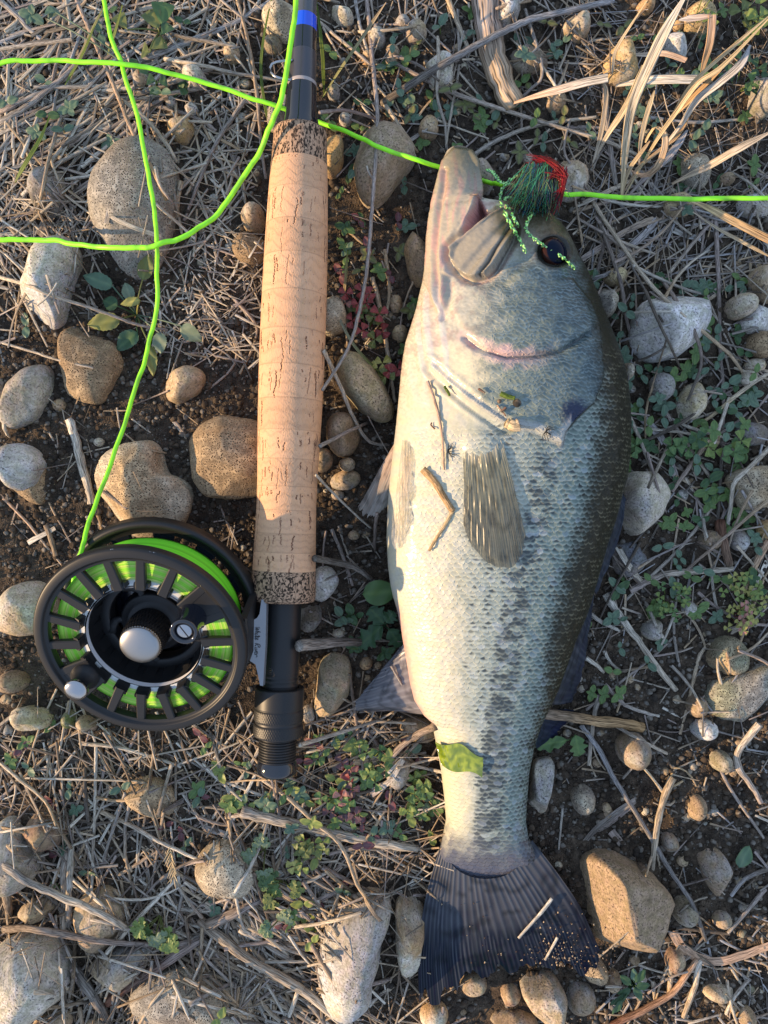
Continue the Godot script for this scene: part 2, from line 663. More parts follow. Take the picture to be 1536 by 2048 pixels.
# ---------- stems, sticks and blades ----------
# photo path "x,y x,y" of something lying on whatever is below it; lift raises it, path may carry a height in mm as a third number
func lay(path: String, r: float, stiff := true) -> PackedVector3Array:
	var pin := PackedVector2Array()
	var hs := PackedVector2Array()
	var given := false
	for w in path.split(" ", false):
		var f := w.split(",")
		pin.append(Vector2(float(f[0]), float(f[1])))
		if f.size() > 2:
			given = true
			hs.append(Vector2(float(f[2]), 0))
		else:
			hs.append(Vector2(-1, 0))
	var length := 0.0
	for k in pin.size() - 1:
		length += (pin[k + 1] - pin[k]).length()
	var n := clampi(int(length / 14.0), 4, 64)
	var out := PackedVector3Array()
	var hh := PackedFloat32Array()
	hh.resize(n + 1)
	var pp := PackedVector2Array()
	for i in n + 1:
		var t := float(i) / n
		var p := along(pin, t)
		pp.append(p)
		if given:
			hh[i] = maxf(along(hs, t).x * 0.001, 0.0)
		else:
			var q := W(p.x, p.y, 0.008)
			hh[i] = top_at(q.x, q.z) + r * 0.7
	if not given and stiff:
		# a stiff stem bridges the dips between what it rests on
		var up := hh.duplicate()
		for i in range(1, n):
			for a in range(0, i):
				for b in range(i + 1, n + 1):
					var y := lerpf(hh[a], hh[b], float(i - a) / (b - a))
					if y > up[i]:
						up[i] = y
			up[i] = lerpf(hh[i], up[i], 0.85)
		hh = up
	for it in 2:
		var sm := hh.duplicate()
		for i in range(1, n):
			sm[i] = (hh[i - 1] + hh[i] * 2.0 + hh[i + 1]) * 0.25
		hh = sm
	for i in n + 1:
		out.append(W(pp[i].x, pp[i].y, hh[i]))
	if not given:
		for i in n + 1:
			raise_to(out[i].x, out[i].z, out[i].y + r * 0.5)
			if i > 0:
				var m := (out[i] + out[i - 1]) * 0.5
				raise_to(m.x, m.z, m.y + r * 0.5)
	return out

const STRAW := {"pale": [0.60, 0.53, 0.43], "grey": [0.36, 0.33, 0.30], "dark": [0.15, 0.13, 0.11], "tan": [0.48, 0.37, 0.25], "gold": [0.64, 0.51, 0.31], "bark": [0.24, 0.19, 0.145],
	"white": [0.72, 0.68, 0.60], "red": [0.19, 0.09, 0.06], "blue": [0.44, 0.44, 0.46], "peach": [0.62, 0.42, 0.29], "orange": [0.52, 0.34, 0.17], "green": [0.13, 0.19, 0.035], "mauve": [0.38, 0.32, 0.295]}

func straw(key: String) -> Color:
	var t: Array = STRAW[key]
	return Color(t[0], t[1], t[2])

func stem_into(mb: MB, pts: PackedVector3Array, r0: float, r1: float, flat: float, fold: float, ca: Color, cb: Color, sides := 8, knots := 0.0) -> void:
	var n := pts.size()
	var rad := PackedFloat32Array()
	var cols := PackedColorArray()
	var sd := pts[0].x * 900.0 + pts[0].z * 700.0
	for i in n:
		var t := float(i) / maxf(n - 1, 1)
		var wob := 1.0 + (0.10 + knots) * n_fine.get_noise_2d(t * 60.0 * (1.0 + knots * 4.0), sd)
		rad.append(lerpf(r0, r1, t) * wob)
		var col := ca.lerp(cb, clampf(t + 0.35 * n_fine.get_noise_2d(t * 40.0, sd + 50.0), 0.0, 1.0))
		col = col * (1.0 + 0.28 * n_fine.get_noise_2d(t * 110.0, sd + 90.0))
		col.a = 1.0
		cols.append(col)
	sweep(mb, pts, rad, sides, flat, fold, cols, 14.0 / maxf(r0 * 300.0, 0.3), n_fine.get_noise_1d(sd) * 2.0 if flat > 0.6 else 0.0)

# kind: stem (round), blade (flat dry leaf), stick (woody)
func stem(path: String, r_px: float, kind: String, ca: String, cb: String, label: String, group := "", taper := 0.7) -> void:
	var r := r_px * K * 0.95
	var pts := lay(path, r, kind != "blade")
	var mb := MB.new()
	var flat := 1.0
	var fold := 0.0
	var knots := 0.0
	if kind == "blade":
		flat = 0.14
		fold = 0.22
	elif kind == "stick":
		knots = 0.12
		flat = 0.85
	# jitter so that nothing is perfectly straight
	var sd := pts[0].x * 3000.0
	for i in range(1, pts.size() - 1):
		pts[i] += Vector3(n_fine.get_noise_2d(i * 9.0, sd), 0.3 * n_fine.get_noise_2d(i * 9.0, sd + 33.0), n_fine.get_noise_2d(i * 9.0, sd + 66.0)) * minf(r * 0.28, 0.0005)
	stem_into(mb, pts, r, r * taper, flat, fold, straw(ca), straw(cb), 10 if r_px > 6 else 7, knots)
	var named := "straw"
	var cat := "straw"
	if kind == "blade":
		named = "dry_grass"
		cat = "dry grass"
	elif kind == "stick":
		named = "stick"
		cat = "stick"
	var m := pts[pts.size() / 2]
	var f := K * (H - m.y) / H
	var lab := label if not label.begins_with("~") else spot(label.trim_prefix("~"), m.x / f + 768.0, m.z / f + 1024.0)
	whole(named, mb.mesh(), mats["blade"] if kind == "blade" else mats["fibre"], lab, cat, group)

# ---------- the fish ----------
# rows: photo y, left edge, right edge, height of the edge (mm), thickness (mm)
const FISH := [[294.0, 914.0, 917.0, 20.0, 0.5], [295.0, 909.5, 922.0, 20.0, 2.6], [297.0, 904.5, 927.5, 20.0, 5.0], [300.0, 899.0, 933.0, 20.0, 7.4], [306.0, 892.5, 939.5, 20.0, 10.4], [318.0, 886.5, 947.0, 20.0, 13.8], [332.0, 882.0, 953.0, 20.5, 16.0], [360.0, 874.0, 957.0, 21.0, 18.5], [384.0, 869.0, 959.0, 22.0, 20.5], [400.0, 865.0, 961.0, 22.5, 22.0], [410.0, 862.0, 966.0, 23.0, 23.0],
	[417.0, 860.0, 985.0, 23.0, 24.0], [422.0, 859.0, 1010.0, 23.5, 25.0], [427.0, 858.0, 1060.0, 24.0, 26.0], [434.0, 857.0, 1090.0, 24.0, 28.0], [442.0, 855.0, 1108.0, 24.5, 30.0], [456.0, 854.0, 1122.0, 25.0, 32.0], [472.0, 852.0, 1133.0, 25.5, 34.0], [488.0, 851.0, 1141.0, 26.0, 36.0], [517.0, 850.0, 1154.0, 27.0, 38.5], [540.0, 848.0, 1167.0, 27.5, 40.0], [566.0, 844.0, 1180.0, 28.0, 42.0],
	[595.0, 837.0, 1191.0, 28.5, 44.0], [618.0, 832.0, 1199.0, 29.0, 46.0], [657.0, 820.0, 1215.0, 29.5, 48.5], [685.0, 811.0, 1226.0, 30.0, 50.0], [712.0, 806.0, 1236.0, 30.5, 51.5], [744.0, 802.0, 1245.0, 31.0, 53.0], [800.0, 797.0, 1254.0, 31.0, 54.0], [851.0, 792.0, 1256.0, 31.0, 54.5], [904.0, 786.0, 1255.0, 31.0, 54.5], [956.0, 780.0, 1249.0, 31.0, 54.5], [1002.0, 776.0, 1236.0, 31.0, 54.0],
	[1040.0, 774.0, 1226.0, 30.5, 53.0], [1076.0, 773.0, 1214.0, 30.0, 52.0], [1134.0, 776.0, 1197.0, 29.5, 50.0], [1171.0, 781.0, 1187.0, 29.0, 48.5], [1193.0, 786.0, 1181.0, 28.5, 47.5], [1222.0, 795.0, 1172.0, 28.0, 46.0], [1266.0, 803.0, 1153.0, 27.0, 43.5], [1317.0, 812.0, 1135.0, 25.5, 40.5], [1366.0, 820.0, 1118.0, 24.0, 37.5], [1398.0, 828.0, 1104.0, 23.0, 35.5], [1427.0, 846.0, 1090.0, 22.0, 33.5], [1442.0, 863.0, 1082.0, 21.5, 32.5], [1486.0, 872.0, 1068.0, 20.0, 29.5],
	[1540.0, 882.0, 1057.0, 18.0, 26.0], [1600.0, 889.0, 1053.0, 15.5, 22.0], [1640.0, 892.0, 1051.0, 14.0, 19.0], [1670.0, 886.0, 1056.0, 12.5, 16.0], [1700.0, 880.0, 1068.0, 11.0, 12.0], [1725.0, 880.0, 1080.0, 9.5, 7.0], [1745.0, 888.0, 1080.0, 9.2, 4.0], [1766.0, 900.0, 1060.0, 9.0, 1.5]]
const BACK_LINE := [[440.0, 1106.0], [480.0, 1133.0], [560.0, 1156.0], [640.0, 1172.0], [760.0, 1192.0], [860.0, 1196.0], [940.0, 1180.0], [1024.0, 1163.0], [1124.0, 1128.0], [1184.0, 1113.0], [1244.0, 1096.0], [1324.0, 1088.0], [1404.0, 1075.0], [1464.0, 1063.0], [1540.0, 1052.0], [1760.0, 1070.0]]
const BAND_LINE := [[880.0, 1095.0], [960.0, 1085.0], [1030.0, 1072.0], [1130.0, 1046.0], [1230.0, 1026.0], [1330.0, 1010.0], [1430.0, 995.0], [1530.0, 985.0], [1640.0, 976.0], [1760.0, 970.0]]
var f_oper: PackedVector2Array
var f_cheek: PackedVector2Array
var f_max: PackedVector2Array
var f_gap: PackedVector2Array
var f_jaw: PackedVector2Array
var f_fold: PackedVector2Array
var f_crease: PackedVector2Array
var f_lip: PackedVector2Array
var f_slit: PackedVector2Array
var f_groove: PackedVector2Array
var f_jawlip: PackedVector2Array

func fish_outlines() -> void:
	f_oper = pts_of("840,566 900,560 990,560 1060,560 1140,560 1180,600 1196,660 1203,752 1196,778 1184,806 1150,838 1128,866 1123,892 1070,862 1008,850 940,802 895,762 868,735 850,700 845,640")
	f_cheek = pts_of("905,560 960,572 1010,570 1060,520 1140,530 1172,600 1178,660 1130,688 1070,702 1010,702 960,690 925,655 905,620")
	f_max = pts_of("1000,421 976,436 940,466 905,498 903,515 912,540 928,553 946,560 975,552 990,538 1010,505 1026,478 1030,455 1022,430")
	f_gap = pts_of("957,395 975,428 985,424 950,455 928,478 938,440 952,415")
	f_jaw = pts_of("908,292 936,296 952,325 960,400 948,430 925,470 905,500 900,540 905,600 890,640 866,600 848,560 850,480 868,384 884,320")
	f_lip = pts_of("1002,421 976,437 940,466 906,497")
	f_slit = pts_of("1022,452 1008,478 992,505 980,530 962,552")
	f_groove = pts_of("896,345 890,400 884,460 880,520 884,580 892,640")
	f_jawlip = pts_of("938,306 950,345 955,395 946,430 925,470 906,505 900,545")
	f_fold = pts_of("866,735 900,768 945,805 1010,852")
	f_crease = pts_of("935,680 960,700 1010,716 1070,714 1120,704 1165,672")

# height of the skin's own relief, mm, at photo place p
func fish_relief(p: Vector2) -> float:
	var h := 0.0
	if p.y < 930.0:
		var d := sd_poly(p, f_oper)
		if p.y > 560.0:
			h += 2.2 * (1.0 - smoothstep(-5.0, 2.0, d)) * smoothstep(560.0, 660.0, p.y)
		var c := sd_poly(p, f_cheek)
		h += 0.9 * (1.0 - smoothstep(-12.0, 6.0, c))
		h -= 1.5 * (1.0 - smoothstep(1.0, 9.0, sd_line(p, f_crease)))
		if p.y < 620.0:
			var m := sd_poly(p, f_max)
			h += (2.6 + 0.035 * (p.x - 940.0)) * (1.0 - smoothstep(-5.0, 1.0, m)) - 2.2 * (1.0 - smoothstep(1.0, 9.0, absf(m - 5.0)))
			if m < 0.0:
				h -= 1.0 * (1.0 - smoothstep(3.0, 12.0, absf((p.x - 975.0) * 0.72 + (p.y - 500.0) * 0.62)))
			h += 1.5 * (1.0 - smoothstep(2.0, 8.0, sd_line(p, f_lip))) - 1.6 * (1.0 - smoothstep(0.0, 6.0, sd_line(p, f_slit))) * (1.0 if m < 4.0 else 0.6)
			var g := sd_poly(p, f_gap)
			h -= 9.0 * (1.0 - smoothstep(-7.0, 2.0, g))
			var eye := (p - Vector2(1105, 505)).length()
			h += 1.0 * (1.0 - smoothstep(30.0, 52.0, eye)) - 2.2 * (1.0 - smoothstep(27.0, 33.0, eye))
		if p.y < 680.0:
			var j := sd_poly(p, f_jaw)
			h += 2.8 * (1.0 - smoothstep(-12.0, 2.0, j)) - 1.4 * (1.0 - smoothstep(0.0, 8.0, sd_line(p, f_groove)))
			h += 1.6 * (1.0 - smoothstep(2.0, 9.0, sd_line(p, f_jawlip)))
			h += 0.16 * sin(p.x * 0.30 + p.y * 0.05) * (1.0 - smoothstep(-20.0, -4.0, j)) * smoothstep(330.0, 400.0, p.y)
		# gill membrane rays under the jaw
		var k := smoothstep(560.0, 620.0, p.y) * (1.0 - smoothstep(760.0, 830.0, p.y))
		if p.x < 905.0 and k > 0.0:
			h += 0.20 * k * sin((p.x - 0.13 * p.y) * 0.22)
		var fl := sd_line(p, f_fold)
		h += 0.9 * (1.0 - smoothstep(1.0, 9.0, fl)) - 0.6 * (1.0 - smoothstep(0.0, 7.0, absf(fl - 12.0))) + 0.4 * (1.0 - smoothstep(0.0, 7.0, absf(fl - 22.0)))
		h += 0.12 * n_fine.get_noise_2d(p.x * 1.6, p.y * 1.6)
	if p.y > 820.0 and p.y < 960.0:
		var lobe := Vector2((p.x - 963.0) / 48.0, (p.y - 890.0) / 40.0).length()
		h += 1.7 * (1.0 - smoothstep(0.35, 1.05, lobe))
	h += 0.25 * n_mid.get_noise_2d(p.x * 0.4, p.y * 0.4)
	return h

func fish_point(y: float, t: float) -> Vector3:
	# t 0 belly edge, 0.5 top, 1 back edge, on to 2 for the underside
	var hc := table(FISH, y, 3) * 0.001
	var th := table(FISH, y, 4) * 0.0005
	var a := W(table(FISH, y, 1), y, hc)
	var b := W(table(FISH, y, 2), y, hc)
	var ang := PI * t
	var s := -cos(ang)
	var q := a.lerp(b, (s + 1.0) * 0.5)
	var sn := sin(ang)
	q.y = hc + th * pow(absf(sn), 0.86) * signf(sn) * (1.0 if sn > 0.0 else 0.92)
	return q

func photo_place(q: Vector3) -> Vector2:
	var f := K * (H - q.y) / H
	return Vector2(q.x / f + 768.0, q.z / f + 1024.0)

func fish_row(i: int, rows: int) -> float:
	var t := float(i) / (rows - 1)
	return 294.0 + (1766.0 - 294.0) * t

func scale_at(b: float, a: float) -> Vector3:
	# overlapping scales in staggered rows: (height 0..1, edge shade 0..1, number of the scale)
	var r0 := floorf(a) - 1.0
	for k in 3:
		var r := r0 + k
		var odd := fposmod(r, 2.0) * 0.5
		var bx := b + odd
		var id := floorf(bx)
		var f := bx - id - 0.5
		var e := r + 1.0 + 0.62 * sqrt(maxf(0.0, 1.0 - f * f * 3.6)) - 0.31
		if e > a:
			var d := e - a
			return Vector3(1.0 - clampf(d, 0.0, 1.4) / 1.4, smoothstep(0.0, 0.36, d), id * 57.0 + r * 131.0)
	return Vector3(0, 0, 0)

func hash1(x: float) -> float:
	return fposmod(sin(x * 12.9898) * 43758.5453, 1.0)

func fish_material() -> StandardMaterial3D:
	var tw := 448
	var thh := 1300
	var col := PackedByteArray()
	col.resize(tw * thh * 3)
	var hgt := PackedByteArray()
	hgt.resize(tw * thh)
	var rgh := PackedByteArray()
	rgh.resize(tw * thh * 3)
	var cream := Color(0.48, 0.465, 0.385)
	var ivory := Color(0.52, 0.49, 0.36)
	var side := Color(0.285, 0.325, 0.285)
	var upper := Color(0.140, 0.188, 0.162)
	var back := Color(0.013, 0.0125, 0.005)
	var speck := Color(0.17, 0.155, 0.10)
	var band := Color(0.055, 0.065, 0.07)
	for j in thh:
		var y := 294.0 + (1766.0 - 294.0) * (j + 0.5) / thh
		var backx := table(BACK_LINE, y, 1)
		var bandx := table(BAND_LINE, y, 1)
		var xl := table(FISH, y, 1)
		var xr := table(FISH, y, 2)
		var wpx := maxf(xr - xl, 30.0)
		for i in tw:
			var t := (i + 0.5) / tw
			var q := fish_point(y, t)
			var p := photo_place(q)
			var n1 := n_fine.get_noise_2d(p.x * 0.55, p.y * 0.55)
			var n2 := n_fine.get_noise_2d(p.x * 2.3 + 500.0, p.y * 2.3)
			var u := (p.x - xl) / wpx
			var c: Color
			var hh := 0.5
			var ro := 0.36
			# scales cover the trunk and, smaller, the cheek and gill cover
			var arc := (t - 0.5) * wpx * 1.35
			var s := scale_at(arc / 12.5 + 0.45 * n1, y / 8.4 + 0.5 * n1)
			var sh := hash1(s.z)
			var t0 := lerpf(852.0, 690.0, smoothstep(960.0, 1060.0, p.x))
			var trunk := smoothstep(t0, t0 + 50.0, y)
			if u < 0.10:
				trunk *= smoothstep(0.0, 0.1, u)
			# --- trunk ---
			c = cream.lerp(ivory, smoothstep(-0.2, 0.3, n1))
			if y > 600.0:
				c = c.lerp(side, smoothstep(0.20, 0.50, u + 0.05 * n1))
				c = c.lerp(upper, smoothstep(0.46, 0.80, u + 0.06 * n1))
				# every scale is dusky where it comes out from under the next and pale at its free edge
				var db := absf(p.x - bandx + 7.0 * n1)
				var blot := smoothstep(-0.22, 0.16, n_fine.get_noise_2d(p.x * 0.30, p.y * 0.75 + 70.0) + 0.30 * (sh - 0.5) + smoothstep(1080.0, 1450.0, y) * 0.30)
				var inband := (1.0 - smoothstep(12.0, 36.0, db)) * blot * smoothstep(870.0, 980.0, y)
				var rows_ := 0.5 + 0.5 * sin(arc * TAU / 26.0)
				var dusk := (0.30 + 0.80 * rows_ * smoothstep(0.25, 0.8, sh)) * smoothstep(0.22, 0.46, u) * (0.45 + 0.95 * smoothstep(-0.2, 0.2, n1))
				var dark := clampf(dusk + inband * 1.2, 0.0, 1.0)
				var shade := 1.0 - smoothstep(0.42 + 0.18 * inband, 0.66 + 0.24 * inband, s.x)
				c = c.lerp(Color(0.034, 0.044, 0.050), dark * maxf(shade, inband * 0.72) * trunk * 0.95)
				c = c.lerp(Color(0.33, 0.42, 0.45), inband * 0.25 * smoothstep(0.7, 1.0, sh) * trunk)
				var rim := smoothstep(0.62, 0.86, s.x)
				c = c.lerp(Color(0.43, 0.48, 0.435), rim * (0.42 - 0.36 * inband) * trunk * smoothstep(0.26, 0.5, u))
				c = c.lerp(Color(0.40, 0.46, 0.52), smoothstep(0.80, 1.0, hash1(s.z + 7.0)) * 0.35 * trunk * smoothstep(0.3, 0.5, u))  # painted glint: a few scales tinted pale blue
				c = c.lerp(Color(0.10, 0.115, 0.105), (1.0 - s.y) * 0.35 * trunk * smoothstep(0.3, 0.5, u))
				c = c.lerp(Color(0.44, 0.40, 0.27), (1.0 - smoothstep(0.40, 0.62, s.x)) * 0.38 * trunk * (1.0 - smoothstep(0.22, 0.42, u)) * (0.4 + 0.6 * sh))
				c = c * (0.90 + 0.14 * sh * trunk + 0.08 * n2)
				# yellowish tail root
				var near_tail := smoothstep(1440.0, 1560.0, y)
				c = c.lerp(Color(0.47, 0.45, 0.29), near_tail * (1.0 - smoothstep(0.16, 0.36, u)) * 0.6)
				c = c.lerp(Color(0.085, 0.09, 0.115), smoothstep(1635.0, 1742.0, y + 26.0 * n1 + 22.0 * (sh - 0.5) + 0.30 * absf(p.x - 985.0)))
			# --- head ---
			if y < 910.0:
				var od := sd_poly(p, f_oper) if y > 540.0 else 99.0
				var hm := 1.0
				if y > 640.0:
					hm = 1.0 - smoothstep(-2.0, 3.0, od)
					if p.x < 960.0:
						hm = maxf(hm, 1.0 - smoothstep(700.0, 860.0, y + 0.5 * (p.x - 860.0) + 30.0 * n1))
					elif p.x > 1150.0:
						hm = maxf(hm, 1.0 - smoothstep(640.0, 700.0, y))
				if hm > 0.0:
					var hc := Color(0.47, 0.43, 0.335).lerp(Color(0.44, 0.345, 0.285), smoothstep(0.0, 0.3, n1))
					hc = hc * (1.0 + 0.10 * n2)
					var bump := scale_at(arc / 9.5 + 1.1 * n1, y / 7.5 + 1.1 * n1)
					var hs := hash1(bump.z)
					var hd := smoothstep(890.0, 1040.0, p.x + 0.16 * (y - 640.0) + 50.0 * n1)
					var deep := smoothstep(-0.5, 0.6, 0.45 * n1 + 0.0042 * (p.x - 1050.0) - 0.0012 * (y - 660.0))
					var blue := Color(0.165, 0.195, 0.168).lerp(Color(0.043, 0.067, 0.073), deep)
					blue = blue.lerp(Color(0.23, 0.31, 0.33), smoothstep(0.58, 0.9, bump.x) * (0.35 + 0.45 * hs) * smoothstep(950.0, 1020.0, p.x))  # bright highlight on each bump is painted into the skin colour
					blue = blue.lerp(Color(0.24, 0.25, 0.165), 0.5 * smoothstep(0.0, 0.35, n_fine.get_noise_2d(p.x * 0.7 + 900.0, p.y * 0.7)) * (1.0 - deep))
					blue = blue * (1.0 - 0.35 * (1.0 - bump.y) * smoothstep(960.0, 1040.0, p.x))
					hc = hc.lerp(blue, hd * smoothstep(500.0, 590.0, y + 0.2 * (p.x - 1000.0)))
					if y < 720.0:
						var j2 := sd_poly(p, f_jaw)
						var injaw := 1.0 - smoothstep(-6.0, 8.0, j2)
						var jaw := Color(0.36, 0.315, 0.24).lerp(Color(0.42, 0.28, 0.235), smoothstep(0.02, 0.35, n_fine.get_noise_2d(p.x * 1.7, p.y * 0.25)))
						jaw = jaw.lerp(Color(0.10, 0.094, 0.052), (1.0 - smoothstep(296.0, 460.0, y)) * smoothstep(870.0, 925.0, p.x + 0.12 * (y - 300.0)))
						jaw = jaw.lerp(Color(0.10, 0.085, 0.055), 1.0 - smoothstep(292.0, 312.0, y + 6.0 * n2))
						hc = hc.lerp(jaw, injaw)
						hc = hc.lerp(Color(0.22, 0.17, 0.13), (1.0 - smoothstep(0.5, 3.5, absf(j2 - 1.0))) * 0.5 * smoothstep(900.0, 940.0, p.x))  # thin cavity shade painted along the edge of the jaw
						hc = hc.lerp(Color(0.40, 0.23, 0.20), (1.0 - smoothstep(0.0, 5.0, sd_line(p, f_groove))) * 0.4)
						if y < 610.0 and p.x > 880.0:
							var m := sd_poly(p, f_max)
							if p.x > 960.0 and j2 > 3.0:
								hc = hc.lerp(Color(0.085, 0.075, 0.045), smoothstep(985.0, 1030.0, p.x - 0.30 * (p.y - 430.0) + 16.0 * n1) * (1.0 - smoothstep(490.0, 575.0, y + 0.12 * (p.x - 1000.0))))
							var inm := 1.0 - smoothstep(-3.0, 1.5, m)
							var plate := Color(0.235, 0.215, 0.175).lerp(Color(0.085, 0.075, 0.042), smoothstep(-10.0, 26.0, (p.x - 985.0) * 0.8 + (470.0 - p.y) * 0.5 + 16.0 * n1))
							hc = hc.lerp(plate, inm)
							hc = hc.lerp(Color(0.05, 0.042, 0.035), (1.0 - smoothstep(0.0, 3.0, absf(m - 1.5))) * 0.75 * smoothstep(930.0, 985.0, p.x))  # maxilla edge drawn darker: painted shade in its groove
							hc = hc.lerp(Color(0.45, 0.33, 0.30), (1.0 - smoothstep(0.0, 8.0, absf(m - 10.0))) * 0.55 * smoothstep(505.0, 550.0, y))
							hc = hc.lerp(Color(0.42, 0.32, 0.27), (1.0 - smoothstep(1.0, 6.0, sd_line(p, f_lip))) * 0.8)
							hc = hc.lerp(Color(0.018, 0.016, 0.012), (1.0 - smoothstep(0.5, 4.0, sd_line(p, f_slit))) * 0.85)
							hc = hc.lerp(Color(0.46, 0.31, 0.29), (1.0 - smoothstep(0.0, 7.0, absf(sd_line(p, f_slit) - 11.0))) * 0.5 * smoothstep(-2.0, 4.0, m))
							var g := sd_poly(p, f_gap)
							hc = hc.lerp(Color(0.42, 0.23, 0.22), 1.0 - smoothstep(-3.0, 6.0, g))
							var ey := (p - Vector2(1105, 505)).length()
							hc = hc.lerp(Color(0.03, 0.03, 0.025), 1.0 - smoothstep(32.0, 42.0, ey))
					# raw pink patch and the crease behind the cheek
					var cl := sd_line(p, f_crease)
					var pk := (1.0 - smoothstep(6.0, 26.0, cl + 16.0 * n1)) * (1.0 - smoothstep(990.0, 1130.0, p.x))
					hc = hc.lerp(Color(0.50, 0.32, 0.31), pk * 0.8)
					hc = hc.lerp(Color(0.05, 0.06, 0.065), (1.0 - smoothstep(0.5, 3.5, cl)) * 0.8 * smoothstep(940.0, 1000.0, p.x))
					hc = hc.lerp(Color(0.44, 0.22, 0.21), (1.0 - smoothstep(5.0, 16.0, (p - Vector2(948, 690)).length() + 5.0 * n2)) * 0.55)
					hc = hc.lerp(Color(0.60, 0.54, 0.37), (1.0 - smoothstep(20.0, 75.0, (p - Vector2(930, 735)).length() + 30.0 * n1)) * 0.75)
					if p.x < 905.0 and y > 570.0:
						var st := smoothstep(-0.2, 0.7, sin((p.x - 0.13 * p.y) * 0.22)) * (1.0 - smoothstep(740.0, 820.0, y)) * smoothstep(570.0, 620.0, y)
						hc = hc.lerp(Color(0.40, 0.44, 0.52), 0.35 * st * smoothstep(826.0, 850.0, p.x + 0.16 * (y - 640.0)))
					hc = hc.lerp(Color(0.012, 0.020, 0.05), 1.0 - smoothstep(14.0, 34.0, (p - Vector2(1143, 826)).length() + 10.0 * n2 + 6.0 * n1))
					hc = hc * (1.0 + 0.10 * n2)
					ro -= 0.14 * hm
					c = c.lerp(hc, hm)
					hh += hm * (0.05 * n2 + 0.30 * (bump.x - 0.5) * smoothstep(930.0, 1000.0, p.x) * smoothstep(540.0, 600.0, y))
					trunk *= 1.0 - hm
				if y > 560.0 and p.x > 1000.0:
					c = c.lerp(Color(0.03, 0.036, 0.03), (1.0 - smoothstep(1.0, 4.5, absf(od - 1.0))) * smoothstep(1085.0, 1140.0, p.x))
				if y > 700.0 and p.x < 1135.0:
					# clear skin flap along the gill cover's edge
					c = c.lerp(Color(0.42, 0.41, 0.39), (1.0 - smoothstep(2.0, 16.0, absf(od + 6.0))) * 0.55)
			# olive black back with pale flecks
			var bk := smoothstep(-26.0, 22.0, p.x - backx + 14.0 * n1 + 8.0 * n2 + 26.0 * (0.5 - s.x) * trunk + 14.0 * (sh - 0.5) * trunk)
			if y < 445.0:
				bk = 0.0
			var fleck := smoothstep(0.15, 0.8, hash1(s.z + 3.0) + 0.3 * n2) * smoothstep(0.60, 0.84, s.x) * s.y * trunk
			var bc := back.lerp(speck, fleck * 0.85)
			bc = bc.lerp(Color(0.008, 0.009, 0.005), smoothstep(0.1, 0.35, n1) * 0.6)
			c = c.lerp(bc, bk)
			# raw pink rim where the vent and the anal fin join
			if y > 1190.0 and y < 1440.0:
				c = c.lerp(Color(0.55, 0.30, 0.27), (1.0 - smoothstep(2.0, 16.0, p.x - xl + 4.0 * n2)) * smoothstep(1190.0, 1220.0, y) * 0.75)
			ro += 0.22 * bk
			hh += trunk * (s.x * 0.36 - 0.18 + 0.06 * n2)
			ro += 0.04 - 0.10 * sh * trunk + 0.12 * n2
			var k := j * tw + i
			var sr := c.linear_to_srgb()
			col[k * 3] = clampi(int(sr.r * 255), 0, 255)
			col[k * 3 + 1] = clampi(int(sr.g * 255), 0, 255)
			col[k * 3 + 2] = clampi(int(sr.b * 255), 0, 255)
			hgt[k] = clampi(int(hh * 255), 0, 255)
			var rb := clampi(int(ro * 255), 0, 255)
			rgh[k * 3] = rb
			rgh[k * 3 + 1] = rb
			rgh[k * 3 + 2] = rb
	var m := StandardMaterial3D.new()
	m.albedo_texture = tex_from(tw, thh, col)
	m.normal_enabled = true
	m.normal_texture = bump_from(tw, thh, hgt, 4.0)
	m.normal_scale = 1.0
	m.roughness = 1.0
	m.roughness_texture = tex_from(tw, thh, rgh)
	m.roughness_texture_channel = BaseMaterial3D.TEXTURE_CHANNEL_RED
	m.metallic_specular = 0.36
	m.clearcoat_enabled = true
	m.clearcoat = 0.10
	m.clearcoat_roughness = 0.14
	m.cull_mode = BaseMaterial3D.CULL_DISABLED
	return m

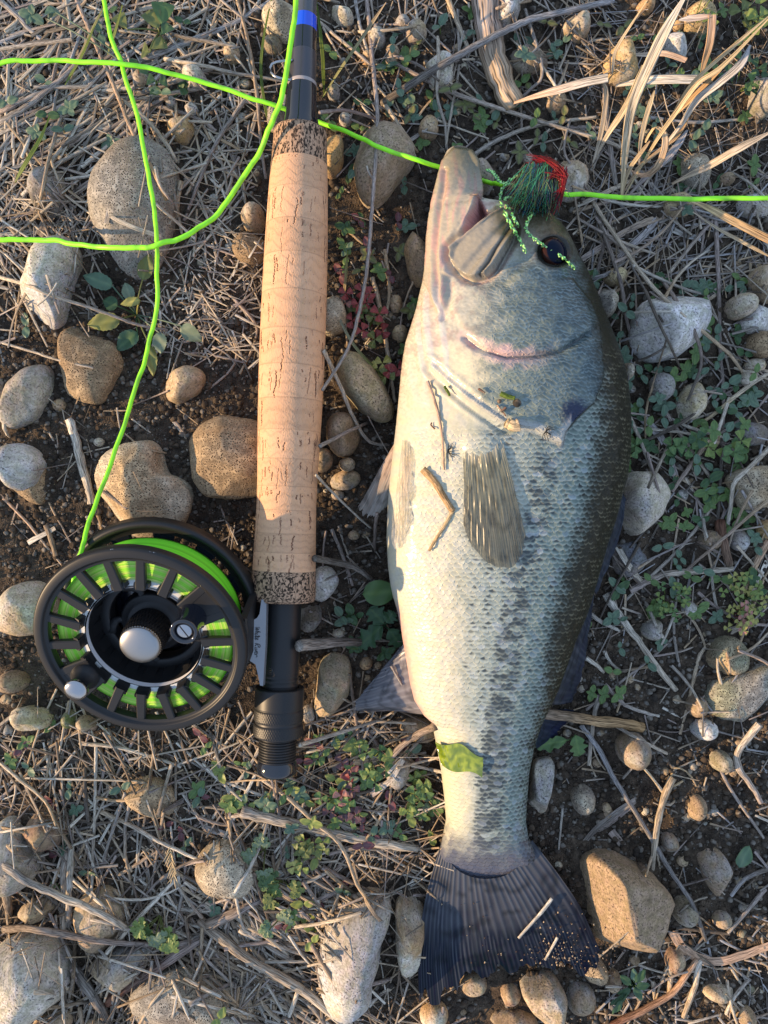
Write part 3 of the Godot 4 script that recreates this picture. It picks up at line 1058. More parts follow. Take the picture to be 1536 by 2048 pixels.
# a fin: root line and tip line in photo units, each with heights in mm; ribs run from root to tip
func fin(called: String, parent: Node, root: String, tip: String, hr: Vector2, ht: Vector2, rays: int, ca: Color, cb: Color, ray_col: Color, ragged: float, arch: float, seed_: int, drape := false, skin := "fin", bow := 0.0) -> MeshInstance3D:
	var pr := pts_of(root)
	var pt := pts_of(tip)
	var nu := rays * 6 + 1
	var nv := 24
	var P := PackedVector3Array()
	var C := PackedColorArray()
	for i in nu:
		var u := float(i) / (nu - 1)
		# rays stand unevenly, and each branches towards the tip
		var uw := u + 0.35 / rays * n_fine.get_noise_2d(u * 40.0, seed_ * 31.0) * 2.0
		var a := along(pr, u)
		var b := along(pt, u)
		var rg := 1.0 - ragged * maxf(0.0, n_fine.get_noise_2d(u * 160.0, seed_ * 17.0) + 0.2) * 2.0
		var streak := n_fine.get_noise_2d(u * rays * 11.0, seed_ * 5.0)
		for j in nv:
			var v := float(j) / (nv - 1) * rg
			var fork := TAU * rays * uw
			var rayw := 0.5 + 0.5 * cos(fork)
			if v > 0.45:
				rayw = lerpf(rayw, 0.5 + 0.5 * cos(fork * 2.0), smoothstep(0.45, 0.7, v))
			var p := a.lerp(b, v)
			p += (b - a).orthogonal().normalized() * (5.0 * n_fine.get_noise_2d(v * 22.0, seed_ * 9.0 + u * 4.0)) * v
			p.x += bow * (2.0 * u - 1.0) * sin(PI * minf(v, 1.0))
			var h := lerpf(lerpf(hr.x, hr.y, u), lerpf(ht.x, ht.y, u), v) + arch * sin(PI * u) * (0.3 + 0.7 * v)
			h += 0.22 * rayw * (1.0 - 0.5 * v) + 0.9 * n_fine.get_noise_2d(u * 26.0 + seed_, v * 8.0) * minf(v * 3.0, 1.0)
			var w3 := W(p.x, p.y, h * 0.001)
			if drape:
				var y := crest(w3.x, w3.z) + lerpf(-0.0007, 0.0009, smoothstep(0.0, 0.22, v)) + 0.00009 * rayw + 0.0010 * maxf(0.0, n_fine.get_noise_2d(u * 26.0 + seed_, v * 8.0)) * v
				w3 = W(p.x, p.y, y)
			P.append(w3)
			var c := ca.lerp(cb, smoothstep(0.0, 0.85, v + 0.28 * n_fine.get_noise_2d(u * 60.0, v * 50.0 + seed_) + 0.25 * streak))
			c = c.lerp(ray_col, pow(rayw, 3.0) * maxf(0.0, 0.62 - 0.45 * v + 0.4 * streak))
			if drape:
				# skin of the body runs out on to the fin's foot
				c = c.lerp(Color(0.43, 0.40, 0.30), 1.0 - smoothstep(0.03, 0.20, v + 0.10 * streak))
			c = c * (1.0 + 0.22 * streak)
			var dk := smoothstep(0.10, 0.34, n_fine.get_noise_2d(u * 60.0 + 30.0, v * 90.0 + seed_ * 3.0))
			c = c * (1.0 - 0.45 * dk)
			c.a = 1.0
			C.append(c)
	for w3 in P:
		raise_to(w3.x, w3.z, w3.y)
	var mb := MB.new()
	mb.grid(P, nu, nv, C, PackedVector2Array(), false, 2)
	return part(called, mb.mesh(), mats[skin], parent)

func build_fish() -> void:
	fish_outlines()
	var o := thing("largemouth_bass", "whole bass lying on its side, mouth open, silvery with dark olive back", "fish")
	o.position = Vector3.ZERO
	var rows := 700
	var cols := 170
	var under := 26
	var P := PackedVector3Array()
	var U := PackedVector2Array()
	for i in rows:
		var y := fish_row(i, rows)
		for j in cols + under + 1:
			var t := float(j) / cols if j <= cols else 1.0 + float(j - cols) / under
			var q := fish_point(y, t)
			if j <= cols:
				var p := photo_place(q)
				var sn := sin(PI * t)
				var up := Vector3(-cos(PI * t), maxf(sn, 0.25), 0).normalized()
				q += up * fish_relief(p) * 0.001 * smoothstep(0.0, 0.5, sn)
			P.append(q)
			U.append(Vector2(t if t <= 1.0 else 2.0 - t, (y - 294.0) / 1472.0))
	var mb := MB.new()
	mb.grid(P, rows, cols + under + 1, filled(P.size(), Color.WHITE), U, false, 1)
	part("body", mb.mesh(), fish_material(), o)
	for i in range(0, rows, 2):
		for j in range(0, cols + 1, 3):
			var q := P[i * (cols + under + 1) + j]
			raise_to(q.x, q.z, q.y)
			raise_to(q.x + 0.0008, q.z, q.y)
	var mfin := base_mat(0.42, 0.22)
	mfin.backlight_enabled = true
	mfin.backlight = Color(0.35, 0.33, 0.3)
	mats["fin"] = mfin
	for k in 2:
		var mt := base_mat(0.3, 0.4)
		mt.transparency = BaseMaterial3D.TRANSPARENCY_ALPHA
		mt.albedo_color = Color(1, 1, 1, 0.42 if k == 0 else 0.80)
		mats["thin_fin" if k == 0 else "clear_fin"] = mt
	# eye: iris ring and dark wet pupil
	var eye := Node3D.new()
	eye.name = "eye"
	o.add_child(eye, true)
	var ec := fish_point(505.0, 0.86)
	for it in 60:
		for jt in 40:
			var cand := fish_point(500.0 + jt * 2.0, 0.5 + 0.5 * it / 60.0)
			if photo_place(cand).distance_to(Vector2(1105, 505)) < photo_place(ec).distance_to(Vector2(1105, 505)):
				ec = cand
	ec += Vector3(0.0004, -0.0006, 0.0)
	eye.position = ec
	var eb := MB.new()
	var prof := PackedVector2Array()
	var pc := PackedColorArray()
	for k in 15:
		var a := PI * 0.5 * k / 14
		prof.append(Vector2(sin(a) * 0.0053, cos(a) * 0.0030))
		var rr := sin(a)
		var cc := Color(0.003, 0.006, 0.016) if rr < 0.80 else (Color(0.11, 0.08, 0.03) if rr < 0.84 else Color(0.035, 0.014, 0.010))
		pc.append(cc)
	lathe(eb, prof, 36, pc)
	var me := base_mat(0.10, 0.25)
	var eyeball := part("eyeball", eb.mesh(), me, eye)
	eyeball.rotation = Vector3(0, 0, -0.42)
	# fins
	var pel := Color(0.40, 0.33, 0.24)
	fin("pelvic_fin", o, "797,872 800,876 806,882 809,886", "716,1014 730,1036 752,1032 781,1010", Vector2(28, 32), Vector2(22, 26), 11, Color(0.46, 0.32, 0.24), Color(0.20, 0.185, 0.165), Color(0.52, 0.46, 0.38), 0.06, 2.0, 3, false, "clear_fin")
	fin("pelvic_fin", o, "805,880 811,882 818,888 823,894", "781,1078 788,1098 802,1090 818,1040", Vector2(43, 47), Vector2(38, 44), 9, Color(0.54, 0.36, 0.26), Color(0.50, 0.47, 0.39), Color(0.44, 0.34, 0.23), 0.01, 2.5, 5, true, "thin_fin")
	fin("pectoral_fin", o, "926,906 946,894 974,884 1002,872", "928,1050 944,1090 975,1124 1012,1138 1040,1118 1052,1070", Vector2(59.5, 60), Vector2(58.5, 60), 19, Color(0.165, 0.168, 0.118), Color(0.090, 0.092, 0.074), Color(0.21, 0.21, 0.155), 0.012, 1.0, 7, true, "clear_fin")
	fin("anal_fin", o, "806,1288 817,1330 830,1390 856,1430", "800,1296 745,1362 704,1419 800,1422", Vector2(25, 21), Vector2(22, 12), 12, Color(0.22, 0.20, 0.20), Color(0.060, 0.063, 0.075), Color(0.34, 0.325, 0.32), 0.05, 0.0, 11, false, "clear_fin")
	fin("spiny_dorsal_fin", o, "1236,955 1224,1040 1203,1100 1184,1165", "1252,1000 1242,1060 1222,1120 1192,1190", Vector2(30, 27), Vector2(28, 22), 8, Color(0.035, 0.038, 0.04), Color(0.022, 0.028, 0.04), Color(0.09, 0.10, 0.11), 0.06, 0.0, 13)
	fin("soft_dorsal_fin", o, "1184,1170 1166,1230 1134,1310 1094,1410", "1188,1184 1178,1262 1166,1340 1146,1406", Vector2(27, 22), Vector2(22, 12), 12, Color(0.032, 0.036, 0.04), Color(0.018, 0.023, 0.036), Color(0.08, 0.085, 0.095), 0.05, 0.0, 17)
	fin("soft_dorsal_fin", o, "1092,1418 1084,1440 1076,1464 1070,1488", "1150,1420 1132,1448 1108,1480 1076,1500", Vector2(20, 17), Vector2(7, 6), 7, Color(0.02, 0.027, 0.04), Color(0.008, 0.013, 0.034), Color(0.05, 0.06, 0.09), 0.1, 0.0, 19)
	fin("tail_fin", o, "884,1682 893,1712 915,1740 948,1755 985,1757 1020,1746 1046,1720 1064,1680", "836,2002 872,2010 912,1984 960,1958 1012,1950 1070,1932 1130,1946 1175,1952 1214,1934", Vector2(11.6, 11.6), Vector2(6.0, 13.0), 26, Color(0.060, 0.065, 0.078), Color(0.005, 0.008, 0.018), Color(0.12, 0.13, 0.145), 0.10, 3.4, 23, false, "fin", 17.0)

# ---------- rod ----------
func rod_len(y_px: float) -> float:
	# distance along the rod's axis, in metres, of photo row y
	return (W(0, y_px, 0.026) - W(0, -40.0, 0.026)).z / rod_dir().z

func rod_dir() -> Vector3:
	return (W(553.5, 1536, 0.026) - W(612.5, -40, 0.026)).normalized()

func rod_shape(rows: String, segs: int, cols: Array, vlen := 1.0, shift := Vector2.ZERO) -> ArrayMesh:
	# rows: "photo y,half width" along the rod
	var s := K * (H - 0.026) / H
	var prof := PackedVector2Array()
	for q in pts_of(rows):
		prof.append(Vector2(q.y * s, -rod_len(q.x)))
	var cc := PackedColorArray()
	for c in cols:
		cc.append(c)
	var mb := MB.new()
	lathe(mb, prof, segs, cc, false, vlen)
	return mb.mesh()

func cork_mat() -> StandardMaterial3D:
	var tw := 320
	var th := 1100
	var col := PackedByteArray()
	col.resize(tw * th * 3)
	var hg := PackedByteArray()
	hg.resize(tw * th)
	var f1 := noise(1.0, 61, FastNoiseLite.TYPE_SIMPLEX_SMOOTH, 3)
	var r := RandomNumberGenerator.new()
	r.seed = 5
	for j in th:
		var ringf := float(j) / th * 15.0
		var ring := floorf(ringf)
		var rf := ringf - ring
		for i in tw:
			var a := TAU * i / tw
			var wav := f1.get_noise_3d(cos(a) * 1.2 + ring * 5.0, sin(a) * 1.2, j * 0.0015)
			var grain := sin((j + 26.0 * wav) * (0.24 + 0.05 * sin(ring * 2.1)) + ring * 1.7)
			var n := f1.get_noise_3d(cos(a) * 5.0, sin(a) * 5.0 + ring * 9.0, j * 0.02)
			var fine := f1.get_noise_3d(cos(a) * 22.0, sin(a) * 22.0, j * 0.12)
			var g := 1.0 + 0.06 * sin(ring * 3.7) + 0.08 * n + 0.06 * fine - 0.11 * smoothstep(0.1, 1.0, grain)
			g *= 1.0 - 0.24 * (1.0 - smoothstep(0.0, 0.03, minf(rf, 1.0 - rf)))
			var c := Color(0.57, 0.340, 0.200) * g
			c = c.lerp(Color(0.50, 0.27, 0.13) * g, smoothstep(0.1, 0.5, n) * 0.35)
			var k := j * tw + i
			var sr := c.linear_to_srgb()
			col[k * 3] = clampi(int(sr.r * 255), 0, 255)
			col[k * 3 + 1] = clampi(int(sr.g * 255), 0, 255)
			col[k * 3 + 2] = clampi(int(sr.b * 255), 0, 255)
			hg[k] = clampi(int((0.7 + 0.12 * fine - 0.1 * smoothstep(0.6, 1.0, grain)) * 255), 0, 255)
	# dark lenticel pores: short dashes along the grip, within one cork ring each
	var spot_i := 0
	var spot_ring := 0
	for k in 420:
		if k % 3 == 0:
			spot_i = r.randi_range(0, tw - 1)
			spot_ring = r.randi_range(0, 14)
		var i0 := posmod(spot_i + r.randi_range(-24, 24), tw)
		var ring := spot_ring
		var hh := float(th) / 15.0
		var j0 := int(ring * hh + r.randf() * hh * 0.5)
		var ln := int(hh * r.randf_range(0.08, 0.42))
		if r.randf() < 0.2:
			ln = int(hh * 0.8)
		var wd := r.randi_range(1, 2) if r.randf() < 0.93 else 4
		var x := float(i0)
		var strong := r.randf_range(0.45, 1.0)
		for j in ln:
			x += r.randf_range(-0.6, 0.6)
			if r.randf() < 0.15:
				continue
			for q in wd:
				if wd == 4 and r.randf() < 0.45:
					continue
				var jj := mini(j0 + j, th - 1)
				var kk := jj * tw + posmod(int(x) + q, tw)
				for ch in 3:
					col[kk * 3 + ch] = int(col[kk * 3 + ch] * (1.0 - strong * [0.62, 0.72, 0.74][ch]))
				hg[kk] = 60
	# fine pits all over
	for k in 2600:
		var kk := r.randi_range(0, th - 1) * tw + r.randi_range(0, tw - 1)
		for ch in 3:
			col[kk * 3 + ch] = int(col[kk * 3 + ch] * (1.0 - r.randf_range(0.15, 0.5)))
		hg[kk] = 110
	var m := StandardMaterial3D.new()
	m.albedo_texture = tex_from(tw, th, col)
	m.normal_enabled = true
	m.normal_texture = bump_from(tw, th, hg, 2.5)
	m.roughness = 0.72
	m.metallic_specular = 0.3
	return m

func rubber_cork_mat() -> StandardMaterial3D:
	var f := noise(0.055, 71, FastNoiseLite.TYPE_CELLULAR, 1)
	f.fractal_type = FastNoiseLite.FRACTAL_NONE
	f.cellular_return_type = FastNoiseLite.RETURN_CELL_VALUE
	var a := grey_map(512, f)
	var b := grey_map(512, noise(0.09, 73, FastNoiseLite.TYPE_SIMPLEX_SMOOTH, 2))
	var col := PackedByteArray()
	col.resize(512 * 512 * 3)
	for i in 512 * 512:
		var x := a[i] / 255.0
		var y := b[i] / 255.0
		var g := 0.20 if x + 0.5 * (y - 0.5) < 0.38 else (0.55 + 0.25 * (x - 0.5))
		col[i * 3] = clampi(int(g * 1.05 * 255), 0, 255)
		col[i * 3 + 1] = clampi(int(g * 0.86 * 255), 0, 255)
		col[i * 3 + 2] = clampi(int(g * 0.70 * 255), 0, 255)
	var m := StandardMaterial3D.new()
	m.albedo_texture = tex_from(512, 512, col)
	m.normal_enabled = true
	m.normal_texture = bump_from(512, 512, a, 2.0)
	m.roughness = 0.8
	m.metallic_specular = 0.3
	m.uv1_scale = Vector3(5.0, 1.15, 1.0)
	return m

func build_rod() -> void:
	var o := thing("fly_rod", "fly rod with cork grip, black blank and black reel seat, lying beside the bass", "fishing rod")
	var d := rod_dir()
	var side := d.cross(Vector3.UP).normalized()
	# local y runs from butt to tip, so that lathes stand along the rod
	var up := side.cross(d).normalized()
	o.transform = Transform3D(Basis(up, -d, side).orthonormalized(), W(612.5, -40, 0.026))
	var blk: Material = mats["black_gloss"]
	var white := Color.WHITE
	var grey_blank := plain(Color(0.055, 0.06, 0.07), 0.22, 0.0, 0.6)
	part("blank", rod_shape("-40,22.5 60,22.8 119,23", 40, [white]), grey_blank, o)
	var satin := plain(Color(0.05, 0.05, 0.06), 0.3, 0.3, 0.6)
	part("blue_winding", rod_shape("35,23.4 36,24.2 61,24.6 63,24.4", 40, [white]), plain(Color(0.004, 0.07, 0.62), 0.15, 0.0, 0.6), o)
	part("thread_winding", rod_shape("63,24.4 64,25 106,26.2 107,26", 40, [white]), blk, o)
	part("keeper_winding", rod_shape("107,26.2 108,26.8 172,28 174,27.6", 40, [white]), satin, o)
	part("pale_trim_winding", rod_shape("166,27.8 167,28.5 172,28.6 173,28", 40, [white]), plain(Color(0.32, 0.28, 0.27), 0.3), o)
	part("winding_check", rod_shape("173,27.8 175,29 200,30 226,31.5 244,35 258,39 268,40.5 270,36", 44, [white]), blk, o)
	var rc := rubber_cork_mat()
	part("speckled_cork_ring", rod_shape("262,30 262.5,48 264,51.5 268,53 300,54.5 331,56", 56, [white]), rc, o)
	part("cork_grip", rod_shape("331,56.2 345,57 400,59.5 470,62 540,63.6 620,64.8 700,65.2 770,64.8 840,63.4 900,61.6 960,59.8 1010,59.2 1060,60.4 1100,61.6 1140,62.8", 64, [white]), cork_mat(), o)
	part("speckled_cork_ring", rod_shape("1140,62.9 1150,63.6 1175,64.4 1190,64.6 1197,63.6 1201,61 1202,40", 56, [white]), rc, o)
	var mb: Material = mats["matt_black"]
	part("reel_seat", rod_shape("1198,36 1200,37 1340,37 1342,36.2 1345,36.2 1346,37 1350,37 1351,35.6 1354,35.6 1355,37 1359,37 1360,35.6 1364,35.6 1365,37 1369,37 1370,35.6 1400,35.6", 48, [white]), mb, o)
	# locking hood: open towards the reel, two knurled bands
	part("locking_hood", rod_shape("1374,38 1373,46 1374,48.4 1376,49 1412,49 1413,48 1415,48", 48, [white]), mb, o)
	for band in 2:
		var y0 := 1415.0 + band * 30.0
		var kn := MB.new()
		var s := K * (H - 0.026) / H
		var nseg := 96
		var P := PackedVector3Array()
		var nr := 16
		for i in nr:
			var v := float(i) / (nr - 1)
			for j in nseg * 2 + 1:
				var a := TAU * j / (nseg * 2) + PI
				var edge := smoothstep(0.0, 0.12, minf(v, 1.0 - v))
				var kx := cos(a * 60.0 + v * 18.0) * 0.5 + cos(a * 60.0 - v * 18.0) * 0.5
				var r := (47.6 + 1.4 * edge + 0.9 * edge * kx) * s
				P.append(Vector3(r * cos(a), -rod_len(y0 + v * 25.0), r * sin(a)))
		kn.grid(P, nr, nseg * 2 + 1, filled(P.size(), Color.WHITE), PackedVector2Array(), false, 1)
		part("knurled_band", kn.mesh(), mb, o)
	part("band_groove", rod_shape("1439,47.8 1440,46.6 1445,46.6 1446,47.8", 48, [white]), mats["black"], o)
	var thr := "1469,47.5 1470,44 1471,38"
	for k in 9:
		var y := 1472.0 + k * 5.4
		thr += " %f,35.2 %f,37.6 %f,37.6 %f,35.2" % [y, y + 1.2, y + 3.4, y + 4.6]
	part("threaded_barrel", rod_shape(thr + " 1522,36", 48, [white]), mb, o)
	part("butt_cap", rod_shape("1519,36 1523,38.5 1530,39.8 1538,40 1544,39 1548,34 1549,1", 48, [white]), mats["black_gloss"], o)
	# little wire loop of the hook keeper
	var kb := MB.new()
	var pts := PackedVector3Array()
	var inv := o.transform.affine_inverse()
	for q in [Vector3(584, 120, 30), Vector3(566, 122, 31), Vector3(553, 124, 31), Vector3(544, 128, 30), Vector3(540, 136, 30), Vector3(542, 146, 30), Vector3(550, 153, 31), Vector3(562, 157, 31), Vector3(581, 160, 30)]:
		pts.append(inv * W(q.x, q.y, q.z * 0.001))
	var rr := PackedFloat32Array()
	rr.resize(pts.size())
	rr.fill(0.00052)
	sweep(kb, pts, rr, 8, 1.0, 0.0, filled(pts.size(), Color.WHITE))
	part("hook_keeper", kb.mesh(), mats["silver"], o)
	# set screw in the seat
	var sb := MB.new()
	lathe(sb, PackedVector2Array([Vector2(0.0009, 0), Vector2(0.0009, 0.0002), Vector2(0.0006, 0.0002), Vector2(0.0005, -0.0001), Vector2(0.00001, -0.0001)]), 16, PackedColorArray([Color.WHITE]))
	var sc := part("set_screw", sb.mesh(), mats["black_gloss"], o)
	var at := W(541.5, 1340, 0.0322)
	sc.position = inv * at
	sc.basis = o.basis.inverse() * Basis(Vector3(0, 0, 1), 0.55)
	for k in range(0, 1600, 4):
		var c := W(lerpf(612.5, 553.5, (k + 40.0) / 1576.0), k, 0.026)
		for q in range(-12, 13):
			var w := 0.012 if k > 260 and k < 1200 else 0.0075
			var x := q * 0.001
			if absf(x) < w:
				raise_to(c.x + x, c.z, 0.026 + sqrt(w * w - x * x))

# ---------- reel ----------
func build_reel() -> void:
	var o := thing("fly_reel", "black fly reel spooled with bright green line, clamped to the rod seat", "fishing reel")
	var n := Vector3(-0.0443, 0.9167, 0.3971).normalized()
	var u := (Vector3.RIGHT - n * n.x).normalized()
	var w := u.cross(n).normalized()
	var R := 0.0372
	o.transform = Transform3D(Basis(u, n, w), W(280.0, 1289.5, 0.05))
	var mk: Material = mats["matt_black"]
	var wh := PackedColorArray([Color.WHITE])
	var spool := Node3D.new()
	spool.name = "spool"
	o.add_child(spool, true)
	# rim of the spool face, stepped inside
	var b := MB.new()
	lathe(b, PackedVector2Array([Vector2(0.865 * R, -0.0004), Vector2(0.885 * R, -0.0002), Vector2(0.90 * R, 0.0), Vector2(0.905 * R, 0.0007), Vector2(0.92 * R, 0.0010), Vector2(0.975 * R, 0.0008), Vector2(0.992 * R, 0.0002), Vector2(R, -0.0008), Vector2(R, -0.0030), Vector2(0.985 * R, -0.0036), Vector2(0.87 * R, -0.0036), Vector2(0.862 * R, -0.003)]), 160, wh, true)
	part("rim", b.mesh(), mk, spool)
	# bare metal where the rim has been knocked
	for q in [[52.0, 74.0, 0.00022], [20.0, 27.0, 0.00016], [84.0, 88.0, 0.00018], [282.0, 285.0, 0.00020], [262.0, 263.5, 0.00020]]:
		var chip := MB.new()
		var cp := PackedVector3Array()
		var cr := PackedFloat32Array()
		for i in 9:
			var aa := deg_to_rad(lerpf(q[0], q[1], i / 8.0))
			cp.append(Vector3(cos(aa), 0, sin(aa)) * R * (0.990 + 0.006 * n_fine.get_noise_1d(i * 30.0 + q[0])) + Vector3.UP * 0.0001)
			cr.append(q[2] * (0.4 + 0.9 * absf(n_fine.get_noise_1d(i * 41.0 + q[0])) * 2.0))
		sweep(chip, cp, cr, 5, 0.7, 0.0, filled(9, Color.WHITE))
		part("bare_metal_chip", chip.mesh(), mats["silver"], spool)
	var a0 := -33.0
	for k in 18:
		var ang := deg_to_rad(a0 + 10.0 + 20.0 * k)
		var dir := Vector3(cos(ang), 0, sin(ang))
		var sb := MB.new()
		box_bar(sb, dir * 0.875 * R + Vector3.UP * -0.0003, dir * 0.575 * R + Vector3.UP * -0.0003, Vector3.UP, 0.0031, 0.0036, 0.0024, 0.0004, Color.WHITE)
		box_bar(sb, dir * 0.59 * R + Vector3.UP * -0.0006, dir * 0.50 * R + Vector3.UP * -0.0150, (dir * -0.9 + Vector3.UP * 0.4).normalized(), 0.0050, 0.0046, 0.0020, 0.0003, Color.WHITE)
		part("spoke", sb.mesh(), mk, spool)
	for k in [0, 9]:
		var sb := MB.new()
		var poly := PackedVector3Array()
		for q in 9:
			var ang := deg_to_rad(a0 + 20.0 * k - 10.5 + 21.0 * q / 8.0)
			poly.append(Vector3(cos(ang), 0, sin(ang)) * 0.87 * R + Vector3.UP * -0.00045)
		for q in 9:
			var ang := deg_to_rad(a0 + 20.0 * k + 10.5 - 21.0 * q / 8.0)
			poly.append(Vector3(cos(ang), 0, sin(ang)) * 0.57 * R + Vector3.UP * -0.00045)
		prism(sb, poly, Vector3.DOWN * 0.0024, Color.WHITE)
		part("solid_panel", sb.mesh(), mk, spool)
	# floor of the hub with curved arms
	var hb := MB.new()
	lathe(hb, PackedVector2Array([Vector2(0.43 * R, -0.0150), Vector2(0.445 * R, -0.0142), Vector2(0.52 * R, -0.0142), Vector2(0.535 * R, -0.0150), Vector2(0.535 * R, -0.0200), Vector2(0.43 * R, -0.0200)]), 96, wh, true)
	part("hub_ring", hb.mesh(), mk, spool)
	hb = MB.new()
	lathe(hb, PackedVector2Array([Vector2(0.525 * R, -0.0150), Vector2(0.548 * R, -0.0054), Vector2(0.560 * R, -0.0049), Vector2(0.560 * R, -0.0205), Vector2(0.525 * R, -0.0205)]), 96, wh, true)
	part("hub_wall", hb.mesh(), mk, spool)
	for k in 5:
		var ang := deg_to_rad(20.0 + 72.0 * k)
		var ab := MB.new()
		var pts := PackedVector3Array()
		var rr := PackedFloat32Array()
		for q in 7:
			var t := q / 6.0
			var aa := ang + 0.55 * sin(PI * t) * 0.6
			pts.append(Vector3(cos(aa), 0, sin(aa)) * lerpf(0.20, 0.46, t) * R + Vector3.UP * -0.0155)
			rr.append(0.0014 + 0.0008 * absf(t - 0.5) * 2.0)
		sweep(ab, pts, rr, 8, 0.7, 0.0, filled(7, Color.WHITE))
		part("hub_arm", ab.mesh(), mk, spool)
	hb = MB.new()
	lathe(hb, PackedVector2Array([Vector2(0.012, -0.0205), Vector2(0.012, -0.0150), Vector2(0.0112, -0.0142), Vector2(0.0092, -0.0140), Vector2(0.0088, -0.0125), Vector2(0.0001, -0.0125)]), 64, wh)
	part("hub", hb.mesh(), mk, spool)
	# handle: black grip with a polished cap, and the post with a slotted screw opposite
	var grip := Node3D.new()
	grip.name = "handle"
	spool.add_child(grip, true)
	var ha := deg_to_rad(a0 + 180.0)
	grip.position = Vector3(cos(ha), 0, sin(ha)) * 0.69 * R
	var gb := MB.new()
	lathe(gb, PackedVector2Array([Vector2(0.0050, -0.0006), Vector2(0.0050, 0.0005), Vector2(0.0040, 0.0018), Vector2(0.0032, 0.0040), Vector2(0.0033, 0.0056), Vector2(0.0036, 0.0068)]), 40, wh)
	part("grip", gb.mesh(), mats["black"], grip)
	gb = MB.new()
	lathe(gb, PackedVector2Array([Vector2(0.0036, 0.0067), Vector2(0.0041, 0.0069), Vector2(0.0041, 0.0079), Vector2(0.0038, 0.0086), Vector2(0.0028, 0.0091), Vector2(0.0014, 0.0094), Vector2(0.00001, 0.0095)]), 40, wh)
	part("cap", gb.mesh(), mats["silver"], grip)
	var post := Node3D.new()
	post.name = "screw_post"
	spool.add_child(post, true)
	var sa := deg_to_rad(a0 + 2.0)
	post.position = Vector3(cos(sa), 0, sin(sa)) * 0.60 * R
	gb = MB.new()
	lathe(gb, PackedVector2Array([Vector2(0.0052, -0.0010), Vector2(0.0050, 0.0), Vector2(0.0043, 0.0020), Vector2(0.0040, 0.0060), Vector2(0.0046, 0.0084), Vector2(0.0047, 0.0092), Vector2(0.0042, 0.0098), Vector2(0.0034, 0.0096), Vector2(0.0031, 0.0088), Vector2(0.0029, 0.0080)]), 40, wh)
	part("post", gb.mesh(), mats["black_gloss"], post)
	gb = MB.new()
	lathe(gb, PackedVector2Array([Vector2(0.0030, 0.0078), Vector2(0.0027, 0.0087), Vector2(0.0022, 0.0090), Vector2(0.00001, 0.0090)]), 32, wh)
	part("screw", gb.mesh(), mats["silver"], post)
	gb = MB.new()
	box_bar(gb, Vector3(-0.0012, 0.00905, -0.0020), Vector3(0.0012, 0.00905, 0.0020), Vector3.UP, 0.0006, 0.0006, 0.0004, 0.0001, Color.WHITE)
	part("screw_slot", gb.mesh(), mats["black"], post)
	# drag knob: knurled barrel and satin silver dome
	var knob := Node3D.new()
	knob.name = "drag_knob"
	o.add_child(knob, true)
	var P := PackedVector3Array()
	for i in 20:
		var v := i / 19.0
		for j in 193:
			var a := TAU * j / 192.0
			var ed := smoothstep(0.0, 0.1, minf(v, 1.0 - v))
			var kx := cos(a * 44.0 + v * 13.0) + cos(a * 44.0 - v * 13.0)
			var r := 0.0072 + 0.00024 * ed * kx + 0.0002 * ed
			P.append(Vector3(r * cos(a), lerpf(-0.0125, -0.0012, v), r * sin(a)))
	gb = MB.new()
	gb.grid(P, 20, 193, filled(P.size(), Color.WHITE), PackedVector2Array(), false, 1)
	part("knurled_barrel", gb.mesh(), mats["matt_black"], knob)
	var teeth := PackedVector3Array()
	for i in 4:
		for j in 289:
			var a := TAU * j / 288.0
			var r := 0.0071 + (0.00028 * (0.5 + 0.5 * cos(a * 48.0)) if i == 1 or i == 2 else -0.0003)
			teeth.append(Vector3(r * cos(a), [-0.0016, -0.0013, -0.0003, 0.0][i], r * sin(a)))
	gb = MB.new()
	gb.grid(teeth, 4, 289, filled(teeth.size(), Color.WHITE), PackedVector2Array(), false, 1)
	part("toothed_edge", gb.mesh(), mats["silver"], knob)
	gb = MB.new()
	var dome := PackedVector2Array([Vector2(0.0067, -0.0006), Vector2(0.0071, -0.0001)])
	for k in 10:
		var t := k / 9.0
		dome.append(Vector2(maxf(0.0071 * cos(t * PI * 0.5), 0.00001), 0.0001 + 0.0021 * sin(t * PI * 0.5)))
	lathe(gb, dome, 64, wh)
	part("silver_dome", gb.mesh(), plain(Color(0.31, 0.31, 0.31), 0.38, 1.0), knob)
	# frame behind: ported plate and rim
	var frame := Node3D.new()
	frame.name = "frame"
	o.add_child(frame, true)
	gb = MB.new()
	lathe(gb, PackedVector2Array([Vector2(0.85 * R, -0.0236), Vector2(0.90 * R, -0.0234), Vector2(0.91 * R, -0.0222), Vector2(0.945 * R, -0.0216), Vector2(0.985 * R, -0.0222), Vector2(0.99 * R, -0.0260), Vector2(0.85 * R, -0.0262)]), 128, wh, true)
	part("frame_rim", gb.mesh(), mats["matt_black"], frame)
	gb = MB.new()
	lathe(gb, PackedVector2Array([Vector2(0.30 * R, -0.0236), Vector2(0.66 * R, -0.0236), Vector2(0.66 * R, -0.0258), Vector2(0.30 * R, -0.0258)]), 96, wh, true)
	part("back_plate", gb.mesh(), mats["black_gloss"], frame)
	for k in 12:
		var ang := deg_to_rad(30.0 * k + 8.0)
		var dir := Vector3(cos(ang), 0, sin(ang))
		gb = MB.new()
		box_bar(gb, dir * 0.64 * R + Vector3.UP * -0.0237, dir * 0.87 * R + Vector3.UP * -0.0237, Vector3.UP, 0.0060, 0.0082, 0.0018, 0.0004, Color.WHITE)
		part("frame_bar", gb.mesh(), mats["black_gloss"], frame)
	# bridge pillar that carries the foot
	gb = MB.new()
	box_bar(gb, Vector3(0.955 * R, -0.0045, -0.0085), Vector3(0.955 * R, -0.0045, 0.0085), Vector3.UP, 0.0024, 0.0024, 0.0205, 0.0006, Color.WHITE)
	part("frame_bridge", gb.mesh(), mats["matt_black"], frame)
